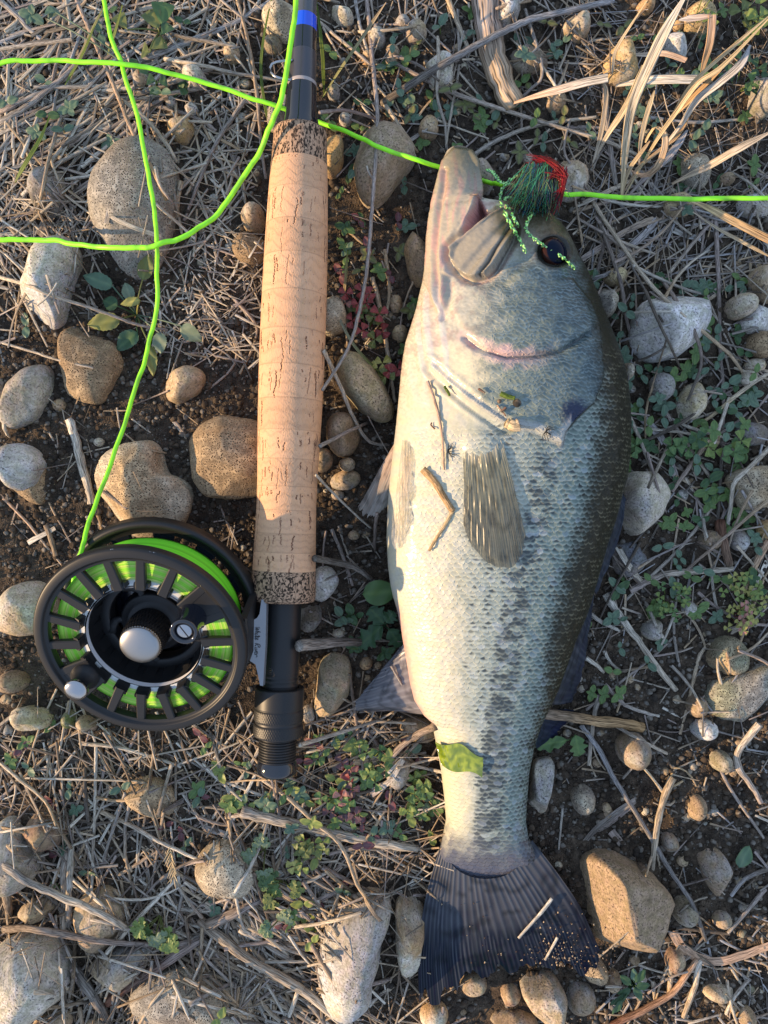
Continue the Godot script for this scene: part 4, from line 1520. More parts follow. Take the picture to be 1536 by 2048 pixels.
	# line on the spool: backing below, wound line above, both ribbed by their turns
	gb = MB.new()
	var prof := PackedVector2Array()
	for k in 33:
		prof.append(Vector2(0.545 * R + 0.00012 * (k % 2), -0.0038 - 0.0163 * k / 32.0))
	prof.append(Vector2(0.50 * R, -0.0202))
	lathe(gb, prof, 96, PackedColorArray([Color(0.66, 0.66, 0.68)]))
	part("white_backing", gb.mesh(), mats["line"], o)
	gb = MB.new()
	prof = PackedVector2Array()
	var cc := PackedColorArray()
	var r := RandomNumberGenerator.new()
	r.seed = 8
	for k in 30:
		var t := k / 29.0
		var turn := k % 2
		prof.append(Vector2(lerpf(0.56, 0.81, t) * R, -0.0042 - 0.0005 * turn - 0.0006 * t))
		var g := Color(0.34, 0.92, 0.05).lerp(Color(0.86, 0.95, 0.26), r.randf() * 1.0) * r.randf_range(0.75, 1.0)
		if t < 0.22:
			g = Color(0.66, 0.68, 0.66)
		elif t < 0.30:
			g = Color(0.50, 0.72, 0.20)
		g.a = 1.0
		cc.append(g)
	for k in 36:
		var t := k / 35.0
		prof.append(Vector2((0.82 + 0.016 * (k % 2)) * R, -0.0050 - 0.0160 * t))
		var g := Color(0.16, 0.66, 0.025) * r.randf_range(0.7, 1.05)
		g.a = 1.0
		cc.append(g)
	prof.append(Vector2(0.56 * R, -0.0212))
	cc.append(Color(0.2, 0.6, 0.03))
	lathe(gb, prof, 160, cc)
	part("wound_line", gb.mesh(), mats["line"], o)
	# foot plate with its handwritten word mark
	var inv := o.transform.affine_inverse()
	gb = MB.new()
	var foot := PackedVector3Array()
	for q in pts_of("523,1199 533,1200 531,1290 526,1372 520,1371 516,1350 511,1329 500,1322 501,1243 514,1236 519,1228"):
		foot.append(W(q.x, q.y, 0.0375 + (q.x - 515.0) * -0.00008))
	prism(gb, foot, Vector3(0.0003, -0.0028, 0), Color.WHITE)
	for k in gb.v.size():
		gb.v[k] = inv * gb.v[k]
		gb.n[k] = (inv.basis * gb.n[k]).normalized()
	part("foot", gb.mesh(), plain(Color(0.19, 0.205, 0.225), 0.4, 0.35, 0.5), o)
	var script := ["0,9 2,0 4,7 6,0 9,10", "9,10 10,0 10,4 12,5 13,0", "15,5 15,0 17,0", "19,0 19,9 17,7 21,7 20,0 23,1", "23,2 27,4 25,6 23,3 25,0 28,1",
		"36,0 36,9 41,10 42,7 36,5 42,0", "45,5 45,0 47,1", "48,5 50,0 52,6", "53,2 57,4 55,6 53,3 55,0 58,1", "59,5 60,0 60,4 63,5 65,3"]
	gb = MB.new()
	for s in script:
		var line := pts_of(s)
		var pts := PackedVector3Array()
		for k in 13:
			var q := along(line, k / 12.0)
			pts.append(inv * W(511.0 + q.y * 1.05 - q.x * 0.03, 1254.0 + (q.x + q.y * 0.25) * 0.92, 0.0381 - q.y * 0.00008))
		var rr := PackedFloat32Array()
		rr.resize(13)
		rr.fill(0.00012)
		sweep(gb, pts, rr, 5, 0.6, 0.0, filled(13, Color.WHITE))
	part("word_mark", gb.mesh(), mats["black"], o)
	for i in 40:
		for j in 40:
			var q := Vector3((i - 20) / 20.0 * R, 0, (j - 20) / 20.0 * R)
			if q.length() < R:
				var p := o.transform * q
				raise_to(p.x, p.z, p.y)

# ---------- fly line ----------
func line_strand(path: String, r: float, label: String) -> void:
	var pin := PackedVector2Array()
	var hs := PackedVector2Array()
	for w in path.split(" ", false):
		var f := w.split(",")
		pin.append(Vector2(float(f[0]), float(f[1])))
		hs.append(Vector2(float(f[2]), 0))
	var n := pin.size() * 9
	var pts := PackedVector3Array()
	var rad := PackedFloat32Array()
	var cols := PackedColorArray()
	for i in n + 1:
		var t := float(i) / n
		var p := along(pin, t)
		pts.append(W(p.x, p.y, along(hs, t).x * 0.001))
		rad.append(r * (1.0 + 0.03 * n_fine.get_noise_1d(i * 23.0)))
		pts[i] += Vector3(n_fine.get_noise_2d(i * 1.1, r * 1e6), n_fine.get_noise_2d(i * 1.1, r * 1e6 + 40.0), n_fine.get_noise_2d(i * 1.1, r * 1e6 + 80.0)) * 0.0009
		var c := Color(0.31, 0.93, 0.03) * (0.95 + 0.1 * n_fine.get_noise_1d(i * 7.0))
		c = c.lerp(Color(0.15, 0.34, 0.03), 0.55 * smoothstep(0.08, 0.45, n_fine.get_noise_2d(i * 3.0, r * 1e6 + 300.0)))
		c.a = 1.0
		cols.append(c)
	var mb := MB.new()
	sweep(mb, pts, rad, 12, 1.0, 0.0, cols)
	whole("fly_line", mb.mesh(), mats["line"], label, "fishing line", "bright green fly line loops")

func build_line() -> void:
	line_strand("130,-320,20 196,-30,26 218,55,25 240,120,26 262,190,27 285,290,29 303,380,30 312,450,31 316,520,30 313,600,28 303,670,26 283,740,25 262,810,26 232,890,29 205,970,34 178,1050,39 160,1105,42 150,1150,41 141,1200,38 146,1235,36", 0.00082, "green fly line strand running from the reel up past both crossings")
	line_strand("-340,470,16 -40,481,25 0,481,26 60,479,27 110,481,28 160,489,30 220,496,33 280,495,35 318,490,35.5 360,475,34 410,446,31 450,410,30 490,355,31 520,300,34 540,250,38 560,200,42 575,130,43 584,60,42 592,-30,41 606,-320,34", 0.00095, "green fly line loop sweeping from left edge up beside the rod blank")
	line_strand("-340,240,14 -40,136,24 0,129,24 50,120,25 110,118,26 180,122,27 246,129,27 310,138,24 380,155,21 450,178,19 520,203,18 580,221,16 640,243,15 700,268,17 760,294,22 830,318,24 890,338,18 950,357,12 980,366,14 1002,370,18", 0.00085, "green fly line crossing left to right under the rod to the lure")
	line_strand("1118,386,25 1150,389,24 1240,394,25 1340,395,24 1440,397,23 1580,398,22 1860,402,12", 0.00088, "green fly line running from the lure to the right edge")

# ---------- the lure ----------
# a place of the lure: at least just above whatever lies below it
func over(px: float, py: float, h: float) -> Vector3:
	var q := W(px, py, h)
	for it in 3:
		var y := maxf(h, top_at(q.x, q.z) + 0.0012)
		q = W(px, py, y)
	return q

func build_lure() -> void:
	var o := thing("fly_lure", "streamer fly with red collar and green flash at the bass's mouth", "fishing lure")
	var r := RandomNumberGenerator.new()
	r.seed = 77
	var body := MB.new()
	var pts := PackedVector3Array()
	var rad := PackedFloat32Array()
	for k in 9:
		var t := k / 8.0
		pts.append(over(lerpf(1112, 1052, t), lerpf(356, 420, t), 0.030) + Vector3(0, 0.001, 0))
		rad.append(0.0010 + 0.0052 * sin(PI * minf(t * 0.8 + 0.12, 1.0)))
	sweep(body, pts, rad, 12, 0.6, 0.0, filled(9, Color(0.02, 0.024, 0.018)))
	part("dark_body", body.mesh(), mats["plain_vc"], o)
	var flash := MB.new()
	for k in 900:
		# strands leave the hook and sweep down and to the left, the outer ones hang free
		var a := r.randf()
		var s0 := Vector2(1106, 352).lerp(Vector2(1052, 352), a) + Vector2(r.randf_range(-12, 8), r.randf_range(-16, 26))
		var ang := deg_to_rad(lerpf(88.0, 118.0, a) + r.randfn(0.0, 13.0))
		var ln := r.randf_range(28, 74)
		var s1 := s0 + Vector2.from_angle(ang) * ln * 0.5
		var s2 := s1 + Vector2.from_angle(ang + r.randf_range(-0.25, 0.35)) * ln * 0.5
		if Vector2((s2.x - 1066) / 60.0, (s2.y - 400) / 78.0).length() > (1.0 if k % 6 > 0 else 1.45):
			continue
		var c: Color = [Color(0.02, 0.13, 0.07), Color(0.015, 0.07, 0.035), Color(0.015, 0.10, 0.13), Color(0.02, 0.03, 0.015), Color(0.09, 0.15, 0.04), Color(0.015, 0.02, 0.07), Color(0.10, 0.08, 0.045), Color(0.03, 0.22, 0.10)][r.randi_range(0, 7)]
		var lift := r.randf_range(0.0, 0.006)
		var p := PackedVector3Array()
		for q in [s0, s0.lerp(s1, 0.6), s1.lerp(s2, 0.3), s2]:
			p.append(over(q.x, q.y, 0.031) + Vector3(0, lift, 0))
		sweep(flash, p, PackedFloat32Array([0.00014, 0.00014, 0.00012, 0.00008]), 4, 0.5, 0.0, filled(4, c))
	var fo := part("green_flash_fibres", flash.mesh(), mats["flash"], o)
	fo.set_meta("kind", "stuff")
	var red := MB.new()
	for k in 110:
		var t := r.randf()
		var a := Vector2(1122, 362) + Vector2(r.randf_range(-14, 5), r.randf_range(-14, 14))
		var b: Vector2
		var m: Vector2
		if t < 0.36:
			b = Vector2(1062, 320) + Vector2(r.randf_range(-14, 26), r.randf_range(-3, 10))
			m = Vector2(1100, 330) + Vector2(r.randf_range(-6, 6), r.randf_range(-6, 8))
		elif t < 0.6:
			b = Vector2(1088, 364) + Vector2(r.randf_range(-6, 10), r.randf_range(-10, 12))
			m = Vector2(1108, 356) + Vector2(r.randf_range(-8, 8), r.randf_range(-12, 12))
		else:
			b = Vector2(1106, 428) + Vector2(r.randf_range(-12, 9), r.randf_range(-34, 14))
			m = Vector2(1124, 396) + Vector2(r.randf_range(-10, 4), r.randf_range(-12, 12))
		var lift := r.randf_range(0.003, 0.008)
		var p := PackedVector3Array()
		for s in 6:
			var f := s / 5.0
			var q := a.lerp(m, f).lerp(m.lerp(b, f), f)
			p.append(over(q.x, q.y, 0.032) + Vector3(0, lift - 0.003 * f, 0))
		var rc := Color(0.18, 0.003, 0.010) * r.randf_range(0.3, 1.15)
		rc.a = 1.0
		sweep(red, p, PackedFloat32Array([0.00016, 0.00016, 0.00015, 0.00014, 0.00011, 0.00006]), 4, 0.7, 0.0, filled(6, rc))
	var ro := part("red_collar_fibres", red.mesh(), mats["plain_vc"], o)
	ro.set_meta("kind", "stuff")
	for s in ["1085,350,36 1050,352,34 1020,362,30 1002,384,28 1000,408,28 1012,438,36 1026,464,40 1040,488,43 1049,508,45", "1062,430,42 1050,462,42 1075,488,46 1104,506,47 1128,522,45 1146,540,42", "1058,372,36 1020,372,33 998,366,30 986,350,24 974,344,20", "1040,400,38 1018,398,34 1008,404,34 1020,430,36 1034,456,39"]:
		var tb := MB.new()
		var pin := PackedVector2Array()
		for w in s.split(" "):
			var f: PackedStringArray = w.split(",")
			pin.append(Vector2(float(f[0]), float(f[1])))
		for strand in 2:
			var p := PackedVector3Array()
			var rr := PackedFloat32Array()
			var cc := PackedColorArray()
			var n := 80
			for i in n:
				var t := i / (n - 1.0)
				var q := along(pin, t)
				var tw := t * 52.0 + strand * PI
				p.append(over(q.x, q.y, 0.028) + Vector3(cos(tw) * 0.00045, 0.0017 + sin(tw) * 0.0002, sin(tw) * 0.00045))
				rr.append(0.00034 + 0.00019 * sin(i * 2.3))
				cc.append([Color(0.22, 0.80, 0.16), Color(0.50, 0.80, 0.24), Color(0.07, 0.30, 0.10), Color(0.10, 0.12, 0.05)][(i * 7 + strand) % 4])
			sweep(tb, p, rr, 5, 0.8, 0.0, cc)
		part("twisted_tinsel", tb.mesh(), mats["flash"], o)

# ---------- plants ----------
const GREENS := {"blue": [0.070, 0.125, 0.080], "green": [0.070, 0.13, 0.042], "deep": [0.030, 0.070, 0.030], "lime": [0.135, 0.185, 0.048], "yellow": [0.27, 0.26, 0.075], "red": [0.20, 0.040, 0.040], "plum": [0.095, 0.050, 0.058], "pink": [0.32, 0.15, 0.12], "olive": [0.11, 0.13, 0.042], "grey": [0.125, 0.165, 0.11]}

func green(key: String) -> Color:
	var t: Array = GREENS[key]
	return Color(t[0], t[1], t[2])

# a leaf growing along +x from its foot, of unit length; form: oval, heart, saw, lobed
func leaf_into(mb: MB, form: String, length: float, wide: float, col: Color, rim: Color, lift: float, droop: float, fold: float, at: Transform3D) -> void:
	var nu := 11
	var nv := 7
	if form == "saw":
		nu = 23
	elif form == "lobed":
		nu = 25
		nv = 9
	var P := PackedVector3Array()
	var C := PackedColorArray()
	for i in nu:
		var t := float(i) / (nu - 1)
		var w := pow(sin(PI * pow(t, 0.85)), 0.65)
		if form == "heart":
			w = pow(sin(PI * 0.5 * minf(t * 1.12, 1.0)), 1.2) * (1.0 if t < 0.9 else sqrt(maxf(0.0, 1.0 - pow((t - 0.9) / 0.1, 2.0))))
		elif form == "saw":
			w = pow(sin(PI * pow(t, 0.75)), 0.75) * (1.0 - 0.13 * fposmod(t * 8.0, 1.0))
		elif form == "lobed":
			w = pow(sin(PI * pow(t, 1.25)), 0.6) * (1.0 - 0.42 * pow(absf(sin(t * PI * 3.4)), 2.0) * step_f(t, 0.25))
		for j in nv:
			var s := float(j) / (nv - 1) * 2.0 - 1.0
			var x := t * length
			if form == "heart":
				x -= 0.16 * length * (1.0 - absf(s)) * smoothstep(0.75, 1.0, t)
			elif form == "lobed":
				x += 0.10 * length * absf(s) * t
			var z := s * w * wide * 0.5
			var y := lift * t * length - droop * t * t * length + fold * absf(s) * w * wide * 0.5
			y += 0.03 * length * sin(t * 9.0 + s * 3.0)
			P.append(at * Vector3(x, y, z))
			var c := col.lerp(rim, pow(absf(s), 3.0) * 0.6 + 0.2 * t)
			if absf(s) < 0.05:
				c = c.lerp(Color(c.r * 1.5 + 0.02, c.g * 1.4 + 0.02, c.b * 1.4), 0.6)
			c = c * (1.0 + 0.22 * n_fine.get_noise_2d(t * 50.0 + at.origin.x * 9000.0, s * 30.0))
			c.a = 1.0
			C.append(c)
	mb.grid(P, nu, nv, C, PackedVector2Array(), false, 2)

func step_f(a: float, b: float) -> float:
	return 1.0 if a > b else 0.0

func leaf_part(parent: Node, form: String, length: float, wide: float, key: String, rim: String, lift: float, droop: float, fold: float, at: Transform3D) -> void:
	var mb := MB.new()
	leaf_into(mb, form, length, wide, green(key), green(rim), lift, droop, fold, at)
	part("leaf", mb.mesh(), mats["leaf"], parent)

func stalk_part(parent: Node, a: Vector3, b: Vector3, r: float, col: Color) -> void:
	var mb := MB.new()
	var p := PackedVector3Array()
	for k in 5:
		var t := k / 4.0
		p.append(a.lerp(b, t) + Vector3.UP * (a.distance_to(b) * 0.10 * sin(PI * t)))
	sweep(mb, p, PackedFloat32Array([r, r, r * 0.95, r * 0.9, r * 0.85]), 6, 1.0, 0.0, filled(5, col))
	part("stalk", mb.mesh(), mats["leaf"], parent)

func turned(at: Vector3, yaw: float, roll := 0.0) -> Transform3D:
	return Transform3D(Basis(Vector3.UP, yaw) * Basis(Vector3.RIGHT, roll), at)

var seed_protos := {}

# little two-leaved seedling, duplicated from one of a few made ones
func seedling(px: float, py: float, key: String, size: float, label: String, group: String) -> void:
	var vkey := key + str(rng.randi_range(0, 3))
	if not seed_protos.has(vkey):
		var o := Node3D.new()
		var h := rng.randf_range(0.0025, 0.0045)
		stalk_part(o, Vector3.ZERO, Vector3(0, h, 0), 0.00024, Color(0.16, 0.08, 0.06) if rng.randf() < 0.6 else green("lime"))
		var yaw := rng.randf() * TAU
		var n := 2 if rng.randf() < 0.7 else 4
		var rims: Dictionary = {"blue": "grey", "green": "lime", "deep": "green", "lime": "yellow", "plum": "red", "olive": "plum"}
		for k in n:
			var y := yaw + k * PI + (PI * 0.5 if k > 1 else 0.0) + rng.randf_range(-0.3, 0.3)
			var ln := rng.randf_range(0.0036, 0.0046) * (0.75 if k > 1 else 1.0)
			leaf_part(o, "oval", ln, ln * rng.randf_range(0.58, 0.72), key, rims.get(key, key), rng.randf_range(0.05, 0.45), rng.randf_range(0.0, 0.35), rng.randf_range(-0.12, 0.25), turned(Vector3(0, h, 0), y))
		seed_protos[vkey] = o
	var src: Node3D = seed_protos[vkey]
	var o: Node3D = src.duplicate()
	o.name = numbered("seedling")
	add_child(o, true)
	var q := W(px, py, 0.008)
	o.position = Vector3(q.x, top_at(q.x, q.z) - 0.0006, q.z)
	o.rotation = Vector3(rng.randf_range(-0.25, 0.25), rng.randf() * TAU, rng.randf_range(-0.25, 0.25))
	o.scale = Vector3.ONE * size
	tag(o, label, "seedling", group)

func covered(px: float, py: float, ground_only := true) -> bool:
	var q := W(px, py, 0.008)
	var lim := 0.0075 if ground_only else 0.022
	return top_at(q.x, q.z) > soil(q.x, q.z) + lim

# several seedlings scattered in a box of the photo
func seedlings(x0: float, y0: float, x1: float, y1: float, count: int, keys: Array, size: float, desc: String, group: String) -> void:
	for k in count:
		for tries in 12:
			var x := rng.randf_range(x0, x1)
			var y := rng.randf_range(y0, y1)
			if covered(x, y):
				continue
			seedling(x, y, keys[rng.randi_range(0, keys.size() - 1)], size * rng.randf_range(0.8, 1.2), spot(desc, x, y), group)
			break

# clover-like plant: stalked sprigs of three folded heart leaflets
func clover(px: float, py: float, spread: float, count: int, keys: Array, leaf: float, label: String) -> void:
	var o := thing("wood_sorrel", label, "plant", "three-leaved sorrel plants")
	var c := W(px, py, 0.005)
	c.y = top_at(c.x, c.z)
	o.position = c
	for k in count:
		var a := rng.randf() * TAU
		var d := sqrt(rng.randf()) * spread * K
		var tip := Vector3(cos(a) * d, rng.randf_range(0.004, 0.011), sin(a) * d)
		var ky: String = keys[rng.randi_range(0, keys.size() - 1)]
		stalk_part(o, Vector3(cos(a) * d * 0.3, 0, sin(a) * d * 0.3), tip, 0.0002, green("red") if ky in ["red", "plum", "pink"] else green("lime"))
		var yaw := rng.randf() * TAU
		for q in 3:
			leaf_part(o, "heart", leaf * rng.randf_range(0.62, 0.86), leaf * 0.72, ky, ky, rng.randf_range(0.0, 0.5), rng.randf_range(0.0, 0.4), rng.randf_range(0.1, 0.6), turned(tip, yaw + q * TAU / 3.0))

# rosette or sprig with given leaves: each "x,y tipx,tipy width" in photo units
func sprig(called: String, px: float, py: float, form: String, leaves: Array, label: String, category := "plant", high := 0.008) -> void:
	var o := thing(called, label, category)
	var c := W(px, py, 0.004)
	c.y = top_at(c.x, c.z)
	o.position = c
	for spec in leaves:
		var w: PackedStringArray = spec.split(" ")
		var a := pts_of(w[0])[0]
		var b := pts_of(w[1])[0]
		var wide := float(w[2]) * K
		var key: String = w[3]
		var rim: String = w[4] if w.size() > 4 else key
		var h := high * rng.randf_range(0.7, 1.2)
		var pa := W(a.x, a.y, h)
		pa.y = maxf(pa.y, top_at(pa.x, pa.z) + 0.001)
		var pb := W(b.x, b.y, pa.y)
		var dv := pb - pa
		stalk_part(o, Vector3.ZERO, pa - c, 0.00035, green(key))
		leaf_part(o, form, dv.length(), wide, key, rim, 0.06, rng.randf_range(0.0, 0.2), rng.randf_range(0.0, 0.22), turned(pa - c, -atan2(dv.z, dv.x), rng.randf_range(-0.25, 0.25)))

func parsley(px: float, py: float, size: float, count: int, keys: Array, label: String) -> void:
	# feathery cut leaf: stalks with three to five lobed leaflets
	var o := thing("cut_leaved_plant", label, "plant")
	var c := W(px, py, 0.004)
	c.y = top_at(c.x, c.z)
	o.position = c
	for k in count:
		var a := rng.randf() * TAU
		var d := rng.randf_range(0.2, 1.0) * size * K
		var tip := Vector3(cos(a) * d, rng.randf_range(0.005, 0.012), sin(a) * d)
		stalk_part(o, Vector3.ZERO, tip, 0.0003, green("olive"))
		var key: String = keys[rng.randi_range(0, keys.size() - 1)]
		for q in 5:
			var y := -a + (q - 2) * 0.75
			leaf_part(o, "lobed", size * K * (0.62 if q == 2 else 0.5), size * K * 0.46, key, "lime", 0.15, rng.randf_range(0.1, 0.4), rng.randf_range(0.0, 0.3), turned(tip, y, rng.randf_range(-0.3, 0.3)))

# blades that grow from one clump and rise off the ground: "x,y,h_mm ...|width px|colour a|colour b"
func grass_clump(label: String, blades: Array, called := "dry_grass_clump", cat := "grass clump") -> void:
	var o := thing(called, label, cat)
	for b in blades:
		var w: PackedStringArray = b.split("|")
		var pts := lay(w[0], 0.001, false)
		var r := float(w[1]) * K * (1.05 if called == "dry_grass_clump" else 1.0)
		var n := pts.size()
		var rad := PackedFloat32Array()
		var cols := PackedColorArray()
		var ca := straw(w[2])
		var cb := straw(w[3])
		for i in n:
			var t := float(i) / (n - 1)
			rad.append(r * (0.35 + 0.65 * smoothstep(0.0, 0.5, t)) * (1.0 - 0.75 * smoothstep(0.8, 1.0, t) * (0.0 if w.size() > 4 else 1.0)))
			var c := ca.lerp(cb, t) * (1.0 + 0.2 * n_fine.get_noise_2d(t * 60.0, r * 90000.0 + pts[0].x * 3000.0))
			c.a = 1.0
			cols.append(c)
		var mb := MB.new()
		sweep(mb, pts, rad, 8, 0.10, 0.34, cols, 14.0)
		part("blade", mb.mesh(), mats["blade"], o)

# ---------- litter too fine to pick apart ----------
# boxes: x0, y0, x1, y1, count, lean in degrees (0 = left to right), spread, length from, to, radius px
func litter(called: String, label: String, boxes: Array, keys: Array) -> void:
	var mb := MB.new()
	for b in boxes:
		for k in int(b[4]):
			var x: float = rng.randf_range(b[0], b[2])
			var y: float = rng.randf_range(b[1], b[3])
			var a := deg_to_rad(b[5] + rng.randfn(0.0, b[6]))
			var ln: float = rng.randf_range(b[7], b[8])
			var r: float = rng.randf_range(0.4, 1.15) * b[9] * K
			var n := 5
			var pts := PackedVector3Array()
			var bend := rng.randf_range(-0.5, 0.5) * (2.0 if rng.randf() < 0.16 else 0.22)
			var q := Vector2(x, y) - Vector2(cos(a), sin(a)) * ln * 0.5
			var tilt := rng.randf_range(-0.09, 0.09)
			var h0 := -1.0
			var hs := PackedFloat32Array()
			var ps := PackedVector2Array()
			for i in n:
				var p3 := W(q.x, q.y, 0.006)
				hs.append(top_at(p3.x, p3.z))
				ps.append(q)
				q += Vector2(cos(a), sin(a)) * ln / (n - 1)
				a += bend / n
			var mean := 0.0
			for h in hs:
				mean += h / n
			var bed := mean - soil(pts_mid(ps).x, pts_mid(ps).y)
			if mean > 0.024 or (bed > 0.0075 and rng.randf() < 0.86):
				continue
			for i in n:
				var h := lerpf(mean, hs[i], 0.68) + r * 0.9 + tilt * (i - 2) * ln / n * K + rng.randf() * 0.001
				h = maxf(h, soil(0, 0) - 0.001)
				pts.append(W(ps[i].x, ps[i].y, h))
			var key: String = keys[rng.randi_range(0, keys.size() - 1)]
			stem_into(mb, pts, r, r * rng.randf_range(0.5, 0.9), 0.35 if rng.randf() < 0.5 else 1.0, 0.0, straw(key), straw(keys[rng.randi_range(0, keys.size() - 1)]), 5)
			for p in pts:
				if rng.randf() < 0.5:
					raise_to(p.x, p.z, p.y)
	whole(called, mb.mesh(), mats["fibre"], label, "plant litter", "", "stuff")

# straws one can tell apart, scattered the same way
func straws(boxes: Array, keys: Array, adjectives: Dictionary, group: String) -> void:
	for b in boxes:
		for k in int(b[4]):
			var x: float = rng.randf_range(b[0], b[2])
			var y: float = rng.randf_range(b[1], b[3])
			if covered(x, y, false):
				continue
			var a := deg_to_rad(b[5] + rng.randfn(0.0, b[6]))
			var ln: float = rng.randf_range(b[7], b[8])
			var bend := rng.randf_range(-0.22, 0.22)
			var d := Vector2(cos(a), sin(a))
			var p := Vector2(x, y)
			var path := ""
			var ok := true
			for i in 4:
				var q := p + d * ln * (i / 3.0 - 0.5) + d.orthogonal() * bend * ln * sin(PI * i / 3.0) * 0.5
				if in_the_way(q):
					ok = false
				path += "%.1f,%.1f " % [q.x, q.y]
			if not ok:
				continue
			var key: String = keys[rng.randi_range(0, keys.size() - 1)]
			var kind := "blade" if rng.randf() < 0.15 else "stem"
			var rr: float = b[9] * rng.randf_range(0.7, 1.25)
			var long_ := "long " if ln > 130.0 else ("short " if ln < 60.0 else "")
			stem(path, rr * (1.5 if kind == "blade" else 1.0), kind, key, keys[rng.randi_range(0, keys.size() - 1)], "~" + long_ + adjectives.get(key, "dry ") + ("blade" if kind == "blade" else "stem"), group, rng.randf_range(0.6, 0.95))

func pts_mid(ps: PackedVector2Array) -> Vector2:
	var q := W(ps[2].x, ps[2].y, 0.006)
	return Vector2(q.x, q.z)

func in_the_way(p: Vector2) -> bool:
	# over the fish, the rod or the reel
	if p.y > 285.0 and p.y < 1960.0:
		if p.x > table(FISH, p.y, 1) - 8.0 and p.x < table(FISH, p.y, 2) + 10.0 and p.y < 1745.0:
			return true
		if p.y > 1700.0 and p.x > 830.0 - (p.y - 1700.0) * 0.0 and p.x < 1070.0 + (p.y - 1690.0) * 0.6:
			return true
	if p.y < 1560.0 and absf(p.x - lerpf(612.5, 553.5, (p.y + 40.0) / 1576.0)) < (72.0 if p.y > 255.0 else 34.0):
		return true
	if (p - Vector2(285, 1280)).length() < 232.0:
		return true
	return false

# ---------- what lies where ----------
func build_stones() -> void:
	# outline, height mm, two tones, pitted, facets, label
	stone("205,330 240,285 290,272 340,300 358,350 352,420 330,500 300,550 270,563 245,545 215,490 185,440 178,400 190,355", 22, "grey", "grey", 1, 0, "big pitted grey stone under the crossing green lines at upper left")
	stone("60,380 70,345 100,332 125,350 130,395 110,430 75,430", 14, "grey", "dark", 0, 0, "dark grey stone half hidden under grass left of the big grey stone")
	stone("85,478 120,470 150,480 158,520 132,590 125,640 100,660 70,650 35,625 32,605 58,560 72,510", 22, "cream", "blue", 0, 0, "log-shaped pale stone under the green line near the left edge")
	stone("120,670 150,645 190,650 230,690 245,725 225,770 200,810 165,808 135,790 125,740 117,705", 14, "brown", "tan", 1, 0, "dusty brown stone sunk in soil below the log-shaped stone")
	stone("60,735 95,728 108,745 100,790 70,840 20,862 0,840 5,800 25,765", 17, "pale", "grey", 0, 0, "pale cracked stone at left edge, left of the dusty stone")
	stone("-20,750 0,755 6,780 2,805 -20,810", 9, "pale", "grey", 0, 0, "pale stone cut off by the left edge")
	stone("325,775 345,740 375,728 405,738 411,760 395,785 355,808 328,800", 13, "tan", "tan", 0, 0, "smooth tan pill-shaped stone left of the cork grip")
	stone("e 122,811 13,13", 6, "tan", "orange", 0, 0, "small round tan stone right of the cracked stone")
	stone("e 198,884 12,9", 4, "pale", "cream", 0, 0, "tiny pale pebble above the large tan stone")
	stone("-5,905 20,888 50,886 75,905 82,935 65,980 45,985 10,970 -5,960", 22, "white", "blue", 0, 2, "white-topped angular stone at the left edge above the reel")
	stone("5,960 45,975 70,950 92,905 92,990 88,1012 60,1005", 7, "brown", "tan", 1, 0, "brown foot of stone showing below the white-topped stone")
	stone("190,950 210,910 255,885 300,880 320,905 332,950 370,955 382,990 370,1040 340,1070 250,1070 215,1020 195,985", 23, "tan", "pale", 1, 3, "large tan stone just above the reel, notched at upper right")
	stone("378,880 400,850 440,830 500,838 560,860 560,960 520,995 460,1002 410,992 385,960", 17, "tan", "orange", 1, 0, "porous brown stone left of the cork grip above the reel")
	stone("0,1200 30,1168 65,1160 100,1175 117,1220 95,1262 45,1275 -5,1260", 20, "tan", "pale", 0, 0, "round tan stone left of the reel at the left edge")
	stone("e 26,1363 30,22", 12, "brown", "tan", 0, 0, "brown rounded stone at the left edge below the round tan stone")
	stone("22,1418 60,1412 105,1428 100,1455 45,1460 28,1440", 13, "yellow", "cream", 0, 3, "yellowish wedge of stone below the reel's left side")
	stone("e 140,1438 13,22", 9, "olive", "moss", 0, 0, "small greenish stone under the reel's lower left rim")
	stone("150,1440 165,1428 190,1440 195,1465 165,1468", 9, "brown", "tan", 0, 2, "brown stone touching the reel's lower left rim")
	stone("245,1580 260,1560 300,1552 340,1575 352,1620 330,1640 290,1627 262,1610", 14, "tan", "pale", 1, 0, "tan pitted stone among straw below the reel")
	stone("50,1660 60,1635 90,1615 120,1635 133,1665 115,1695 75,1697 58,1685", 18, "red", "brown", 0, 5, "rusty brown rough clod beside the smooth grey stone at lower left")
	stone("-5,1636 30,1640 50,1680 60,1700 80,1708 82,1735 60,1765 25,1788 -5,1780", 20, "cream", "grey", 0, 0, "smooth cream stone at the left edge below the rusty clod")
	stone("e 75,1818 38,21 -10", 10, "yellow", "tan", 0, 3, "yellowish angular stone under sticks above the corner boulder")
	stone("150,1820 165,1790 210,1775 250,1800 257,1850 240,1885 200,1904 165,1880", 16, "brown", "tan", 0, 0, "brown stone beneath the long grey stick at lower left")
	stone("-5,1890 50,1870 100,1885 140,1925 147,1965 120,2010 60,2042 -5,2050", 27, "pale", "grey", 0, 0, "big pale grey-green boulder in the lower left corner")
	stone("170,1940 200,1910 250,1888 310,1888 317,1905 285,1940 220,1994 195,1975", 14, "grey", "tan", 0, 2, "flat grey angular stone right of the corner boulder")
	stone("252,1995 280,1965 350,1940 400,1950 450,1980 505,2015 505,2075 270,2080", 17, "grey", "pale", 1, 0, "big pitted grey boulder cut by the bottom edge, under crossed sticks")
	stone("50,2040 90,2018 135,2020 150,2050 60,2070", 12, "pale", "tan", 0, 0, "pale stone peeking out below the corner boulder")
	stone("155,2050 190,2035 230,2050 200,2070", 9, "tan", "pale", 0, 0, "pale stone at the bottom edge between two boulders")
